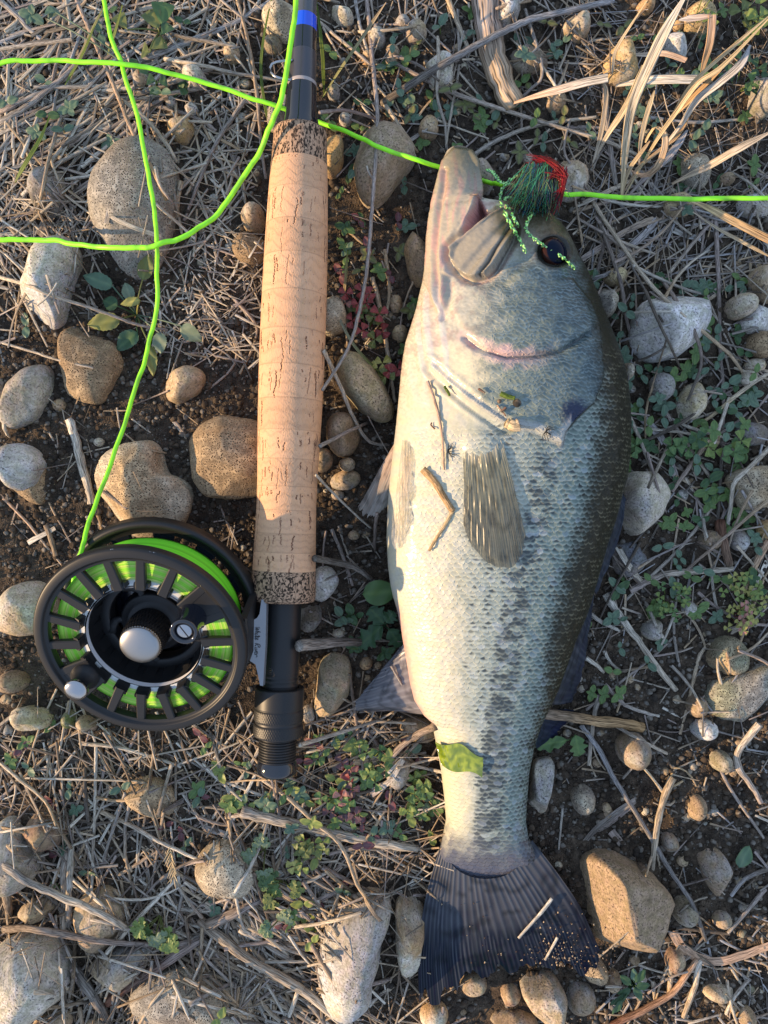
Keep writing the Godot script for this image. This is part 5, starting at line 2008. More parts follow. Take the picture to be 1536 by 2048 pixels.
	stone("390,1720 420,1688 470,1688 505,1710 517,1750 500,1785 460,1805 415,1787 393,1755", 18, "white", "pale", 1, 0, "white pitted stone beside the cut-leaved plant below the reel")
	stone("638,1900 650,1850 690,1810 740,1783 780,1790 787,1830 762,1870 760,1920 742,1960 745,2000 700,2042 660,2032 635,1970", 24, "cream", "blue", 0, 0, "long cream and grey-blue stone left of the tail fin")
	stone("e 716,1958 10,8", 26, "brown", "red", 0, 2, "tiny brown chip stuck on the long cream stone")
	stone("790,1800 815,1786 848,1810 848,1870 832,1955 805,1950 792,1900", 17, "cream", "orange", 0, 0, "orange-flecked upright stone touching the left edge of the tail fin")
	stone("705,340 725,270 760,243 800,255 830,290 832,320 800,360 770,397 740,417 715,392", 20, "tan", "pale", 0, 0, "broad tan stone crossed by the green line left of the bass's jaw")
	stone("648,275 685,268 687,320 675,352 650,352", 14, "orange", "gold", 0, 3, "orange angular stone beside the top of the cork grip")
	stone("e 857,260 20,25 20", 9, "orange", "tan", 0, 1, "small orange-tan stone above the bass's jaw tip")
	stone("480,430 500,403 525,413 530,450 515,472 490,460", 12, "pale", "tan", 0, 1, "pale brown stone left of the upper cork grip")
	stone("460,490 490,463 530,478 535,520 500,537 475,517", 11, "brown", "tan", 1, 0, "brown pitted stone below the pale stone at the upper grip")
	stone("640,600 680,593 693,625 692,660 645,675", 16, "cream", "pale", 1, 0, "cream stone half under the cork grip's right side")
	stone("675,715 700,698 735,718 770,770 790,815 787,842 760,847 720,822 690,787 672,745", 20, "yellow", "olive", 0, 0, "yellow oval stone with a crack, between grip and bass")
	stone("652,858 660,830 690,824 717,840 722,875 705,910 680,917 658,895", 17, "tan", "brown", 0, 0, "tan rounded stone just below the yellow oval stone")
	stone("655,960 690,938 716,943 727,960 700,980 660,978", 8, "tan", "grey", 0, 0, "flat grey-tan pebble below the tan rounded stone")
	stone("e 694,930 18,14", 12, "tan", "pale", 0, 0, "small pebble lying on the flat grey-tan pebble")
	stone("e 645,920 20,26 20", 9, "tan", "dark", 0, 1, "dark-edged tan stone touching the grip's right side")
	stone("e 676,990 14,11", 5, "grey", "pale", 0, 0, "little grey pebble below the two stacked pebbles")
	stone("e 708,1071 12,10", 5, "pale", "tan", 0, 0, "little pale pebble in dark soil left of the bass's belly")
	stone("622,1140 660,1130 680,1160 667,1187 645,1206 622,1200", 14, "cream", "white", 0, 1, "cream stone beside the speckled ring at the grip's lower end")
	stone("600,1210 640,1205 645,1240 625,1265 600,1262", 8, "grey", "dark", 0, 2, "dark grey stone right of the reel seat")
	stone("e 677,1266 14,9", 5, "grey", "pale", 0, 0, "small grey pebble above the bark stick right of the reel seat")
	stone("640,1320 665,1303 695,1313 705,1350 697,1395 662,1432 626,1437 633,1380", 18, "tan", "olive", 0, 2, "wedge-shaped tan stone between rod butt and anal fin")
	stone("600,1420 625,1400 630,1440 615,1450", 9, "grey", "pale", 0, 1, "grey stone squeezed between wedge stone and locking hood")
	stone("e 732,1325 13,13", 6, "brown", "orange", 0, 1, "small brown stone right of the wedge stone")
	stone("808,490 830,455 862,450 862,560 837,577 818,547", 17, "orange", "brown", 0, 1, "orange-brown stone partly under the bass's lower jaw")
	stone("e 792,610 12,22", 8, "brown", "tan", 0, 0, "brown pebble left of the bass's throat")
	stone("e 800,668 16,17", 9, "tan", "yellow", 0, 2, "tan angular pebble touching the bass's throat edge")
	stone("e 795,1540 24,42", 10, "grey", "pale", 0, 1, "grey stone left of the green weed on the tail stalk")
	stone("e 838,1462 42,24 15", 9, "brown", "tan", 0, 0, "brown stone under the twig below the anal fin")
	stone("520,35 555,8 592,8 592,72 562,78 535,62", 16, "cream", "pale", 1, 0, "cream honeycombed stone left of the rod blank at the top")
	stone("e 545,90 24,15", 9, "brown", "olive", 0, 0, "brown stone below the honeycombed stone")
	stone("e 463,108 16,20", 8, "tan", "cream", 0, 0, "small egg-shaped tan stone left of the wire hook keeper")
	stone("330,245 380,233 387,255 367,287 345,277", 11, "gold", "tan", 0, 1, "gold-tan stone above the big grey stone")
	stone("e 382,220 15,12", 7, "white", "blue", 0, 2, "white angular pebble above the gold-tan stone")
	stone("e 343,206 12,12", 6, "olive", "grey", 0, 0, "olive pebble left of the white angular pebble")
	stone("e 282,160 16,16", 6, "tan", "grey", 0, 0, "tan pebble at the upper crossing of green lines")
	stone("360,140 400,135 418,165 400,182 375,172", 10, "grey", "pale", 0, 0, "grey stone under the upper green line left of the rod")
	stone("655,18 685,8 712,35 700,48 678,45", 10, "cream", "olive", 0, 1, "cream stone right of the blue winding at the top")
	stone("e 755,80 15,21", 9, "grey", "pale", 0, 0, "grey oval pebble at the top between rod and driftwood branch")
	stone("e 785,108 17,13", 7, "tan", "brown", 0, 0, "tan pebble right of the grey oval pebble")
	stone("e 735,118 13,14", 7, "orange", "tan", 0, 1, "orange pebble left of the grey oval pebble")
	stone("e 668,185 13,17", 6, "grey", "olive", 0, 3, "squarish grey pebble right of the flared black winding")
	stone("e 690,238 13,14", 6, "pale", "grey", 0, 0, "pale pebble above the orange angular stone")
	stone("e 550,235 14,32 8", 10, "grey", "tan", 1, 0, "grey stone hidden behind the flared black winding")
	stone("e 832,70 22,22", 9, "grey", "tan", 0, 1, "grey stone at the top left of the driftwood branch")
	stone("e 805,52 16,15", 8, "grey", "blue", 0, 0, "blue-grey pebble at the top left of the grey stone")
	stone("848,125 880,110 908,123 902,180 862,182", 12, "white", "pale", 0, 1, "whitish stone left of the driftwood branch")
	stone("e 782,120 14,12 30", 6, "olive", "tan", 0, 0, "olive pebble near top centre under the diagonal stick")
	stone("990,-8 1042,-8 1037,35 1010,55 990,42", 12, "blue", "white", 0, 0, "blue-white stone right of the driftwood branch at the top edge")
	stone("1120,60 1140,30 1177,25 1182,60 1160,80", 12, "tan", "pale", 0, 2, "tan angular stone at top right above the golden grass")
	stone("1012,108 1050,88 1090,105 1100,132 1062,145 1030,135", 9, "pale", "dark", 0, 0, "pale-rimmed round stone right of the driftwood branch")
	stone("1208,120 1240,87 1267,95 1278,130 1267,162 1230,167 1205,150", 14, "cream", "gold", 0, 2, "cream and orange stone behind the golden grass")
	stone("1320,68 1352,73 1377,110 1362,127 1330,102", 10, "white", "blue", 0, 1, "white oblong stone behind the broad golden blade")
	stone("e 1395,42 32,30", 14, "yellow", "orange", 1, 0, "yellow pitted stone near the top right corner")
	stone("e 1352,58 12,11", 6, "orange", "gold", 0, 0, "small orange pebble left of the yellow pitted stone")
	stone("e 1290,15 18,14", 8, "orange", "tan", 0, 1, "orange stone at the top edge above the cream and orange stone")
	stone("1510,160 1536,128 1560,200 1536,232 1506,215", 18, "olive", "grey", 0, 0, "olive-grey stone cut by the upper right edge")
	stone("1365,310 1385,298 1412,320 1422,350 1410,377 1370,372", 12, "pale", "grey", 1, 0, "pale pitted stone under grass above the gold blade")
	stone("1110,332 1145,316 1172,345 1174,375 1150,402 1115,397 1103,360", 16, "white", "tan", 0, 0, "white dotted stone behind the lure")
	stone("945,320 970,320 988,350 985,385 962,395 948,370", 11, "grey", "pale", 0, 1, "grey stone between the bass's jaw and the lure")
	stone("e 1112,205 20,24 20", 7, "brown", "tan", 0, 2, "flat brown stone left of the golden grass foot")
	stone("e 1452,360 17,11", 7, "tan", "brown", 0, 0, "tan pebble under grass above the green line at right")
	stone("1325,397 1360,388 1390,410 1378,432 1330,432", 10, "tan", "yellow", 0, 2, "tan stone under the green line at right")
	stone("1468,402 1500,390 1545,392 1545,428 1490,433", 10, "white", "blue", 0, 2, "bluish white stone at the right edge below the green line")
	stone("1268,640 1280,605 1330,585 1380,580 1412,600 1417,640 1395,680 1360,712 1310,722 1278,707 1264,675", 24, "white", "blue", 0, 0, "big white stone with dark specks right of the bass's head")
	stone("1180,580 1215,573 1237,600 1227,632 1205,635", 13, "grey", "pale", 1, 0, "grey pitted stone touching the bass's back behind the eye")
	stone("e 1230,555 25,19", 11, "tan", "yellow", 0, 0, "tan rounded stone above the grey pitted stone by the bass's back")
	stone("1496,560 1510,535 1550,528 1555,602 1530,607", 14, "cream", "tan", 0, 2, "cream stone cut by the right edge above two cobbles")
	stone("1477,652 1500,610 1545,603 1545,662 1500,667", 12, "white", "blue", 0, 1, "blue-white cobble at the right edge right of the big white stone")
	stone("e 1481,612 27,25", 17, "tan", "pale", 0, 0, "smooth tan cobble leaning on the blue-white cobble")
	stone("e 1522,690 26,29", 13, "brown", "tan", 1, 0, "brown pitted stone at the right edge below the blue-white cobble")
	stone("e 1510,732 23,15", 9, "tan", "pale", 0, 0, "tan flat pebble below the brown pitted stone at the right edge")
	stone("e 1495,757 17,17", 8, "cream", "pale", 0, 0, "cream pebble below the tan flat pebble at right")
	stone("1350,812 1375,770 1405,758 1417,775 1407,820 1380,847 1355,842", 14, "cream", "yellow", 0, 2, "cream cobble below the big white stone")
	stone("e 1322,775 25,29", 11, "blue", "grey", 0, 0, "blue-grey stone left of the cream cobble")
	stone("e 1252,745 9,22", 10, "pale", "tan", 0, 0, "narrow pinkish stone against the bass's back")
	stone("1245,945 1315,943 1342,980 1322,1030 1275,1072 1235,1075 1230,1010", 18, "pale", "grey", 0, 2, "pale flat stone against the bass's back below the weeds")
	stone("1222,1090 1290,1078 1297,1110 1287,1137 1255,1158 1226,1142", 7, "slate", "slate", 0, 2, "flat dark slate by the bass's dorsal fin")
	stone("1455,955 1490,933 1545,928 1555,1012 1490,1022 1470,985", 18, "tan", "pale", 1, 0, "tan speckled stone at the right edge beside the pale bent stem")
	stone("e 1420,1080 24,22", 10, "brown", "dark", 0, 3, "brown stone left of the reddish stub at right")
	stone("e 1478,1080 20,22", 8, "blue", "grey", 0, 0, "blue-grey pebble right of the reddish stub")
	stone("e 1532,1058 20,20", 10, "orange", "gold", 0, 1, "orange-tan stone at the right edge below the speckled stone")
	stone("e 1505,868 34,22", 9, "grey", "slate", 0, 1, "grey stone at the right edge above the speckled stone")
	stone("e 1420,880 16,22", 8, "tan", "brown", 0, 0, "tan stone under the crossed sticks right of the bass's back")
	stone("e 1376,1216 15,13", 8, "white", "grey", 0, 0, "white pebble below the yellow-green plants at right")
	stone("e 1307,1260 23,21", 10, "grey", "olive", 0, 1, "grey-green stone beside the pale weathered stick")
	stone("1413,1322 1430,1283 1460,1268 1492,1290 1497,1337 1470,1352 1433,1347", 14, "tan", "lichen", 1, 1, "mossy tan stone under the bent pale grass at right")
	stone("1405,1395 1420,1360 1460,1348 1500,1340 1545,1318 1555,1452 1500,1447 1440,1437 1410,1425", 10, "lichen", "grey", 1, 0, "wide lichened grey-green slab at the right edge")
	stone("1234,1500 1240,1475 1262,1464 1288,1472 1297,1500 1288,1527 1264,1536 1242,1525", 18, "brown", "grey", 0, 0, "round brown stone below the orange-ended stick")
	stone("e 1408,1457 25,20 -15", 12, "white", "blue", 0, 0, "white rounded pebble below the lichened slab")
	stone("e 1442,1523 20,20", 11, "olive", "pale", 0, 0, "olive round pebble below the white rounded pebble")
	stone("e 1394,1412 20,22", 9, "tan", "brown", 0, 1, "tan stone left of the lichened slab")
	stone("1143,1585 1170,1568 1192,1590 1187,1620 1165,1635 1147,1617", 12, "grey", "pale", 1, 0, "grey pitted stone right of the tail stalk")
	stone("1068,1520 1112,1515 1102,1580 1075,1658 1056,1620", 12, "pale", "grey", 0, 0, "long pale stone tucked behind the bass's tail stalk")
	stone("1165,1790 1175,1730 1210,1713 1250,1725 1310,1750 1347,1795 1355,1840 1322,1882 1270,1917 1215,1927 1190,1900 1168,1850", 37, "brown", "brown", 0, 6, "largest angular stone with a golden lit edge right of the tail fin")
	stone("e 1366,1822 24,26", 12, "olive", "grey", 0, 0, "olive rounded stone behind the largest angular stone")
	stone("1388,1690 1420,1678 1452,1715 1467,1750 1457,1782 1430,1792 1408,1760", 12, "grey", "brown", 0, 1, "grey cobble half sunk in soil at lower right")
	stone("e 1445,1840 19,16", 8, "tan", "grey", 0, 0, "tan pebble below the half-sunk grey cobble")
	stone("e 1392,1612 15,28 8", 9, "tan", "brown", 0, 0, "upright tan stone right of the pale root")
	stone("e 1342,1688 15,24 -25", 8, "brown", "grey", 0, 1, "brown oblong pebble right of the pale root's foot")
	stone("1140,1905 1170,1895 1205,1925 1220,1950 1205,1968 1170,1955", 12, "grey", "tan", 1, 0, "grey pebbly stone under the right tip of the tail fin")
	stone("1035,1975 1060,1958 1110,1953 1132,1990 1122,2052 1095,2048 1060,2012", 20, "tan", "grey", 0, 2, "triangular stone with golden edge below the tail fin")
	stone("e 1160,1995 32,28", 12, "brown", "grey", 0, 1, "grey-brown stone right of the triangular stone")
	stone("e 1225,1962 15,22 20", 9, "tan", "brown", 0, 0, "small tan stone below the largest angular stone")
	stone("e 948,1968 28,20 -10", 10, "tan", "brown", 0, 1, "tan stone under the lower edge of the tail fin")
	stone("e 1018,1985 22,18", 9, "tan", "red", 0, 2, "reddish tan pebble left of the triangular stone")
	stone("e 1350,1922 20,25", 9, "tan", "red", 0, 1, "pinkish tan stone beside the peach-coloured blade")
	stone("e 1490,2030 20,18", 9, "tan", "brown", 0, 0, "tan pebble in the lower right corner")
	stone("e 1460,2010 10,17 20", 6, "orange", "brown", 0, 2, "orange chip above the lower right corner pebble")
	stone("e 1030,2045 52,26", 10, "brown", "grey", 0, 0, "brown stone at the bottom edge below the triangular stone")
	stone("e 868,2030 30,26", 9, "orange", "cream", 0, 0, "orange-cream stone under the left lobe of the tail fin")
	stone("e 1440,1985 40,13 8", 8, "tan", "pale", 0, 0, "long tan root-like stone at lower right")

func build_litter() -> void:
	litter("dry_grass_litter", "tangle of fine dry grass across the upper left", [[-330, -300, -10, 700, 330, 90, 70, 50, 200, 3.2], [0, -320, 600, -10, 260, 60, 70, 50, 200, 3.2], [-30, -30, 480, 480, 360, 100, 70, 60, 200, 3.4], [-30, -30, 480, 480, 260, 100, 80, 60, 220, 1.4], [0, 380, 200, 640, 150, 70, 40, 50, 130, 3.0], [290, 490, 540, 720, 230, 20, 60, 30, 110, 2.6], [-30, 0, 330, 330, 120, -35, 18, 120, 260, 4.6]], ["pale", "pale", "tan", "grey", "mauve", "white", "dark"])
	litter("dry_grass_litter", "tangle of broken straw across the lower left", [[-330, 1400, -10, 2300, 360, 30, 75, 50, 200, 3.6], [0, 2060, 900, 2330, 330, 30, 75, 50, 200, 3.6], [-30, 1440, 860, 2070, 560, 20, 75, 60, 240, 3.1], [-30, 1440, 860, 2070, 360, 20, 80, 60, 240, 1.5], [100, 1460, 560, 2070, 240, 85, 26, 80, 220, 3.6], [560, 1400, 880, 1800, 150, -15, 30, 50, 160, 3.4], [380, 1760, 720, 2070, 260, 35, 18, 60, 190, 4.6]], ["pale", "tan", "mauve", "tan", "white", "grey", "bark", "dark", "bark"])
	litter("dry_grass_litter", "thin dry stalks strewn over the ground right of the bass", [[1150, -60, 1600, 560, 260, -30, 70, 80, 260, 1.3], [1560, -300, 1850, 2300, 420, 40, 70, 50, 200, 3.0], [1150, 330, 1560, 560, 190, -30, 60, 40, 170, 2.8], [1180, 550, 1560, 1240, 240, 50, 60, 40, 190, 2.8], [1050, 1230, 1560, 1560, 80, 20, 60, 30, 120, 2.4], [1200, 1880, 1560, 2070, 110, 40, 60, 30, 120, 3.0], [1180, 1550, 1560, 1900, 50, 30, 60, 30, 110, 2.5]], ["pale", "grey", "blue", "dark", "mauve", "tan"])
	litter("dry_grass_litter", "thin dry stalks strewn over the ground at top centre", [[640, -320, 1540, -10, 260, 30, 70, 50, 200, 2.8], [640, -30, 1250, 330, 260, 20, 60, 40, 160, 2.6], [640, 330, 860, 900, 60, 70, 50, 30, 120, 2.4], [430, 0, 620, 560, 90, 60, 50, 40, 140, 2.6], [0, 780, 480, 1130, 50, 60, 60, 30, 110, 2.2], [640, 1080, 800, 1480, 60, 20, 50, 30, 110, 2.6]], ["pale", "grey", "mauve", "dark", "tan"])

func build_sticks() -> void:
	# driftwood and woody sticks
	stem("972,-20 974,30 980,70 985,110 1000,150 1012,185 1030,215", 31, "stick", "mauve", "tan", "thick weathered driftwood branch at top centre right of the rod", "", 0.75)
	stem("482,1622 540,1637 600,1650 700,1675 770,1688 836,1697", 13, "stick", "grey", "pale", "fissured grey stick lying below the rod butt")
	stem("1085,1428 1130,1432 1180,1440 1240,1447 1284,1455", 11, "stick", "bark", "orange", "barky stick with orange end lying across the soft dorsal fin", "", 1.0)
	stem("1210,1188 1240,1232 1270,1272 1310,1328 1352,1380", 8.5, "stick", "white", "pale", "pale weathered stick pointing down right below the slate")
	stem("598,1292 640,1287 690,1284 728,1285", 12, "stick", "grey", "dark", "short barky stick right of the reel seat")
	stem("10,1858 60,1858 120,1868 200,1882 260,1887 330,1891 405,1880", 8, "stick", "bark", "mauve", "long barky twig lying over the corner boulder")
	stem("0,1727 60,1765 110,1788 160,1808 210,1832 252,1857", 9.5, "stick", "grey", "pale", "long smooth grey stick at lower left above the corner boulder")
	stem("2,1765 12,1795 20,1828", 10, "stick", "tan", "bark", "stubby rough twig at the left edge above the corner boulder")
	stem("214,2002 255,1972 300,1945 345,1915 400,1880", 13, "stick", "red", "mauve", "reddish brown stick below the flat grey stone")
	stem("155,1940 172,1970 190,2000 205,2025 222,2060", 12, "stick", "grey", "dark", "dark split stick right of the corner boulder")
	stem("400,1840 450,1882 500,1920 560,1955 620,1992 695,2055", 12, "stick", "bark", "pale", "long shaggy stick running to the bottom edge left of the cream stone")
	stem("415,1850 465,1828 520,1798", 13, "stick", "bark", "mauve", "shaggy piece of bark below the white pitted stone")
	stem("500,1872 560,1840 620,1812 690,1770", 9, "stick", "grey", "mauve", "grey stick running up towards the fissured stick")
	stem("480,1858 530,1888 590,1925", 7, "stick", "pale", "grey", "pale peeled stick below the cut-leaved plant")
	stem("130,1695 128,1750 126,1800 125,1862", 8, "stick", "grey", "pale", "upright grey stick left of the brown stone at lower left", "", 0.95)
	stem("143,1692 140,1740 138,1790 137,1850", 7, "stick", "white", "grey", "upright pale split stick beside its grey neighbour at lower left", "", 0.95)
	stem("138,838 150,875 160,915 172,960 183,1008", 9.5, "stick", "white", "pale", "thick pale straw stick above the reel's left side", "", 0.85)
	stem("186,990 196,1030 206,1068", 5, "stick", "tan", "orange", "thin split end of straw touching the reel rim")
	stem("92,1050 104,1080 112,1112", 7.5, "stick", "bark", "tan", "stubby tan twig left of the reel rim")
	stem("1440,1045 1447,1085 1458,1128", 12, "stick", "red", "bark", "reddish stub of an old stem right of the brown stone")
	stem("1535,1080 1510,1132 1485,1188", 8, "stick", "peach", "tan", "peeling tan stick by the yellow-green plants at the right edge")
	stem("870,1452 830,1472 795,1500 760,1545", 8, "stick", "bark", "mauve", "bent bark twig below the anal fin")
	stem("0,2 35,32 60,60 85,80", 8, "stick", "grey", "blue", "thick grey stick in the upper left corner")
	stem("0,245 50,215 95,180 150,130 205,40", 7, "stick", "grey", "mauve", "grey stick slanting through the grass at upper left")
	stem("280,120 340,98 400,75 470,45 540,2", 6.5, "stick", "grey", "blue", "grey stick left of the rod blank pointing to the top edge")
	stem("0,225 60,195 120,165 190,120", 6, "stick", "mauve", "pale", "mauve stick along the left edge above the green line")
	# long stems
	stem("152,-5 185,75 225,165 255,240 278,292 300,330 333,400", 4.6, "stem", "mauve", "orange", "long brown stem crossing both upper green lines onto the big grey stone")
	stem("130,-5 127,60 112,130 100,182", 5, "stem", "tan", "mauve", "upright tan stem at upper left crossing the upper green line")
	stem("165,55 142,120 122,150 108,215 100,282", 4.2, "stem", "blue", "grey", "blue-grey stem right of the upright tan stem")
	stem("192,120 172,165 148,215", 5, "stem", "blue", "white", "short pale-ended stem below the upper green line at left")
	stem("128,215 108,280 95,330 75,425", 4.5, "stem", "grey", "tan", "grey stem slanting over the dark grey stone at left")
	stem("230,75 270,52 300,32 325,-5", 4.6, "stem", "blue", "pale", "pale stem at the top left of the round leaves")
	stem("-5,88 40,68 90,52 150,32", 4, "stem", "blue", "pale", "pale stem near the upper left corner")
	stem("80,472 112,420 140,397 185,362 240,337 292,325", 9, "blade", "bark", "mauve", "curled dead leaf lying on the big grey stone", "", 0.6)
	stem("270,210 330,215 400,240 432,262", 5, "stem", "grey", "mauve", "grey stem above the gold-tan stone")
	stem("362,362 356,405 354,442", 5, "stem", "tan", "pale", "short upright straw right of the big grey stone")
	stem("500,188 445,265 412,330 368,442", 5, "stem", "grey", "mauve", "split grey stem between the big grey stone and the green loop")
	stem("474,-5 500,100 515,200 522,290 532,358", 4.4, "stem", "tan", "mauve", "long tan stem left of the rod blank crossing the upper green line")
	stem("330,118 400,130 470,146 565,162", 4.6, "stem", "pale", "grey", "pale horizontal stem reaching the wire hook keeper")
	stem("-5,553 60,572 100,590 200,622 270,648 335,660", 4.2, "stem", "pale", "mauve", "long pale stem across the log-shaped stone")
	stem("-5,683 60,702 120,721 187,736", 3.2, "stem", "pale", "grey", "thin pale stem across the dusty stone")
	stem("-5,985 50,1040 95,1095 135,1143", 3.6, "stem", "peach", "pale", "thin pinkish stem left of the reel")
	stem("98,1005 125,1055 157,1112", 2.6, "stem", "tan", "mauve", "thin tan stem ending at the reel's left rim")
	stem("2,798 8,835 10,862 20,873", 5, "stem", "white", "pale", "pale bent straw at the left edge")
	stem("340,835 356,856 373,878", 3, "stem", "white", "pale", "little pale straw between the two porous stones")
	stem("455,660 472,695 470,725 450,752 402,790", 3.2, "stem", "tan", "mauve", "curved rootlet right of the smooth tan stone")
	stem("470,600 512,650 508,690 480,748", 4, "stem", "mauve", "tan", "curved rootlet along the cork grip's left side")
	stem("733,-5 748,150 755,250 746,390 735,530 715,640 692,705 645,780", 4.8, "stem", "mauve", "grey", "long mauve stem from the top edge down to the cork grip")
	stem("745,555 765,640 780,740 790,805", 5.6, "stem", "tan", "pale", "tan stem between the red sorrel and the bass's throat")
	stem("770,500 779,580 772,635", 5, "stem", "tan", "tan", "short tan stem left of the bass's jaw")
	stem("648,702 680,770 705,830 737,882 778,890", 4.4, "stem", "pale", "grey", "bent grey stem passing the yellow oval stone")
	stem("640,892 690,866 735,845", 4.4, "stem", "grey", "mauve", "grey stem lying on the tan rounded stone")
	stem("632,950 680,1000 742,1057", 3, "stem", "pale", "white", "thin pale stem beside the lower cork grip")
	stem("663,1058 688,1118 705,1172", 4.4, "stem", "grey", "mauve", "grey stem right of the lower speckled cork ring")
	stem("630,1117 700,1131 742,1157", 7, "stem", "dark", "grey", "dark stem above the cream stone by the grip")
	stem("754,1028 750,1062 750,1102", 4, "stem", "mauve", "dark", "short dark stem below the far pelvic fin")
	stem("600,1490 690,1462 765,1438", 4.4, "stem", "pale", "grey", "pale straw right of the rod butt")
	stem("612,1505 690,1488 745,1468", 4.4, "stem", "white", "grey", "second pale straw right of the rod butt, lower one")
	stem("690,1440 760,1443 833,1447", 4, "stem", "tan", "pale", "tan straw below the anal fin tip")
	stem("405,1527 440,1560 484,1602", 4.4, "stem", "white", "pale", "pale straw left below the rod butt")
	stem("440,1557 480,1575 530,1592", 4, "stem", "pale", "white", "pale straw just below the rod butt")
	stem("520,1555 570,1590 625,1640 682,1692 715,1770 738,1802", 5, "stem", "pale", "tan", "long pale straw crossing the fissured stick")
	stem("408,1655 450,1668 500,1692", 8, "blade", "grey", "mauve", "flat grey straw above the white pitted stone")
	stem("-5,1520 40,1560 90,1602 112,1650", 4.4, "stem", "pale", "tan", "pale straw pointing at the rusty clod")
	stem("-5,1602 45,1557 95,1510", 4.2, "stem", "mauve", "tan", "tan straw crossing another near the left edge")
	stem("45,1556 120,1558 200,1560 282,1563", 2.6, "stem", "white", "pale", "thin pale horizontal straw below the reel")
	stem("160,1486 230,1494 300,1512 362,1534", 4.6, "stem", "pale", "white", "smooth pale straw just below the reel rim")
	stem("193,1490 191,1560 189,1640 186,1722", 4.2, "stem", "white", "pale", "long upright straw below the reel")
	stem("203,1624 260,1650 320,1684 402,1722", 5, "stem", "tan", "white", "tan straw slanting below the tan pitted stone")
	stem("238,1750 330,1692 422,1630", 4.6, "stem", "tan", "mauve", "mauve straw slanting up to the flat grey straw")
	stem("208,1913 250,1865 300,1812 352,1757", 5.6, "stem", "pale", "white", "long pale straw crossing the barky twig")
	stem("170,1905 250,1928 332,1956", 3, "stem", "pale", "white", "thin straw lying on the flat grey stone")
	stem("338,1752 380,1805 412,1850 440,1922", 5, "stem", "mauve", "tan", "mauve stem joining the shaggy bark below the white pitted stone")
	stem("560,1868 600,1882 664,1912", 8, "blade", "white", "grey", "pale pointed blade left of the long cream stone")
	stem("345,1940 390,1930 442,1926", 8, "blade", "pale", "white", "flat pale straw above the grey boulder")
	stem("280,2048 305,2005 330,1975", 3.6, "stem", "tan", "pale", "tan straw lying on the grey boulder, left one")
	stem("340,1948 362,2000 388,2055", 4, "stem", "pale", "white", "pale straw lying on the grey boulder, right one")
	stem("380,2010 420,1985 470,1965", 5, "stem", "grey", "mauve", "grey straw lying along the grey boulder's upper edge")
	# right-hand side
	stem("1183,400 1240,486 1297,564 1352,619 1391,650 1440,692 1475,728 1502,780", 4.6, "stem", "pale", "tan", "long pale stem crossing the big white stone")
	stem("1430,432 1437,560 1440,700 1447,800 1440,980 1434,1058", 5, "stem", "mauve", "dark", "long upright dark stem right of the big white stone")
	stem("1196,430 1212,480 1240,560 1254,640 1268,692", 5, "stem", "dark", "mauve", "dark stem between the bass's back and the big white stone")
	stem("1290,580 1318,645 1340,690 1361,738", 3.2, "stem", "dark", "dark", "thin dark stem lying on the big white stone")
	stem("1318,550 1365,620 1395,680 1402,730 1376,800", 4.2, "stem", "mauve", "dark", "bent stem at the right rim of the big white stone")
	stem("1243,627 1300,624 1352,622", 2.6, "stem", "white", "white", "little white straw on the left half of the big white stone")
	stem("1540,743 1500,770 1462,800 1420,835 1378,862", 5, "stem", "pale", "gold", "pale stem right of the cream cobble pointing to the right edge")
	stem("1258,832 1282,885 1305,945", 5, "stem", "pale", "grey", "pale stem resting on the pale flat stone")
	stem("1282,834 1308,860 1329,888 1355,966", 9, "blade", "blue", "mauve", "flat grey blade above the pale flat stone")
	stem("1318,806 1365,875 1422,958", 5, "stem", "mauve", "pale", "straight mauve stem right of the flat grey blade")
	stem("1258,856 1330,861 1396,870", 4, "stem", "white", "pale", "pale horizontal stem left of the crossed stems")
	stem("1345,838 1400,862 1472,880", 4, "stem", "white", "pale", "pale stem below the cream cobble")
	stem("1420,878 1385,925 1344,983", 6, "stem", "tan", "mauve", "tan stem slanting below the cream cobble")
	stem("1338,890 1318,930 1297,975", 4, "stem", "pale", "dark", "short dark-ended stem over the pale flat stone's corner")
	stem("1370,955 1390,990 1410,1030", 4, "stem", "pale", "mauve", "thin stem right of the pale flat stone")
	stem("1540,893 1505,930 1469,966 1462,1010 1455,1055", 5.6, "stem", "pale", "white", "bent pale stem on the left of the speckled stone")
	stem("1444,980 1420,1020 1370,1086 1303,1151 1250,1202", 4.6, "stem", "pale", "grey", "long stem slanting from the dark stem down to the slate")
	stem("1260,1182 1300,1160 1345,1146 1400,1143 1466,1137", 8, "stick", "mauve", "pale", "flat mauve stick below the slate")
	stem("1230,1085 1255,1128 1285,1165", 7, "blade", "white", "pale", "white torn blade lying on the slate")
	stem("1282,1082 1258,1125 1222,1190 1190,1260", 3, "stem", "dark", "dark", "thin dark stem crossing the slate")
	stem("1540,998 1480,1048 1420,1100 1372,1140", 4, "stem", "tan", "mauve", "tan stem below the speckled stone")
	stem("1482,1253 1440,1278 1405,1300 1392,1340 1378,1400 1360,1468", 5, "stem", "pale", "tan", "bent pale grass over the mossy stone")
	stem("1445,1278 1455,1310 1460,1345", 4, "stem", "peach", "tan", "little straw lying on the mossy stone")
	stem("1172,1420 1240,1365 1310,1310 1352,1268", 3.4, "stem", "mauve", "grey", "thin straight stem right of the soft dorsal fin")
	stem("1310,1312 1370,1300 1420,1270 1450,1200", 2.4, "stem", "mauve", "pale", "fine stem below the yellow-green plants")
	stem("1178,1225 1200,1242 1240,1262", 5, "stem", "grey", "white", "short pale stem at the dorsal fin's edge")
	stem("1172,1316 1195,1332 1208,1345", 5, "stem", "white", "pale", "short white stem at the soft dorsal fin's edge")
	stem("1210,1368 1250,1410 1290,1425 1318,1432", 4.6, "stem", "mauve", "white", "bent stem above the orange-ended stick")
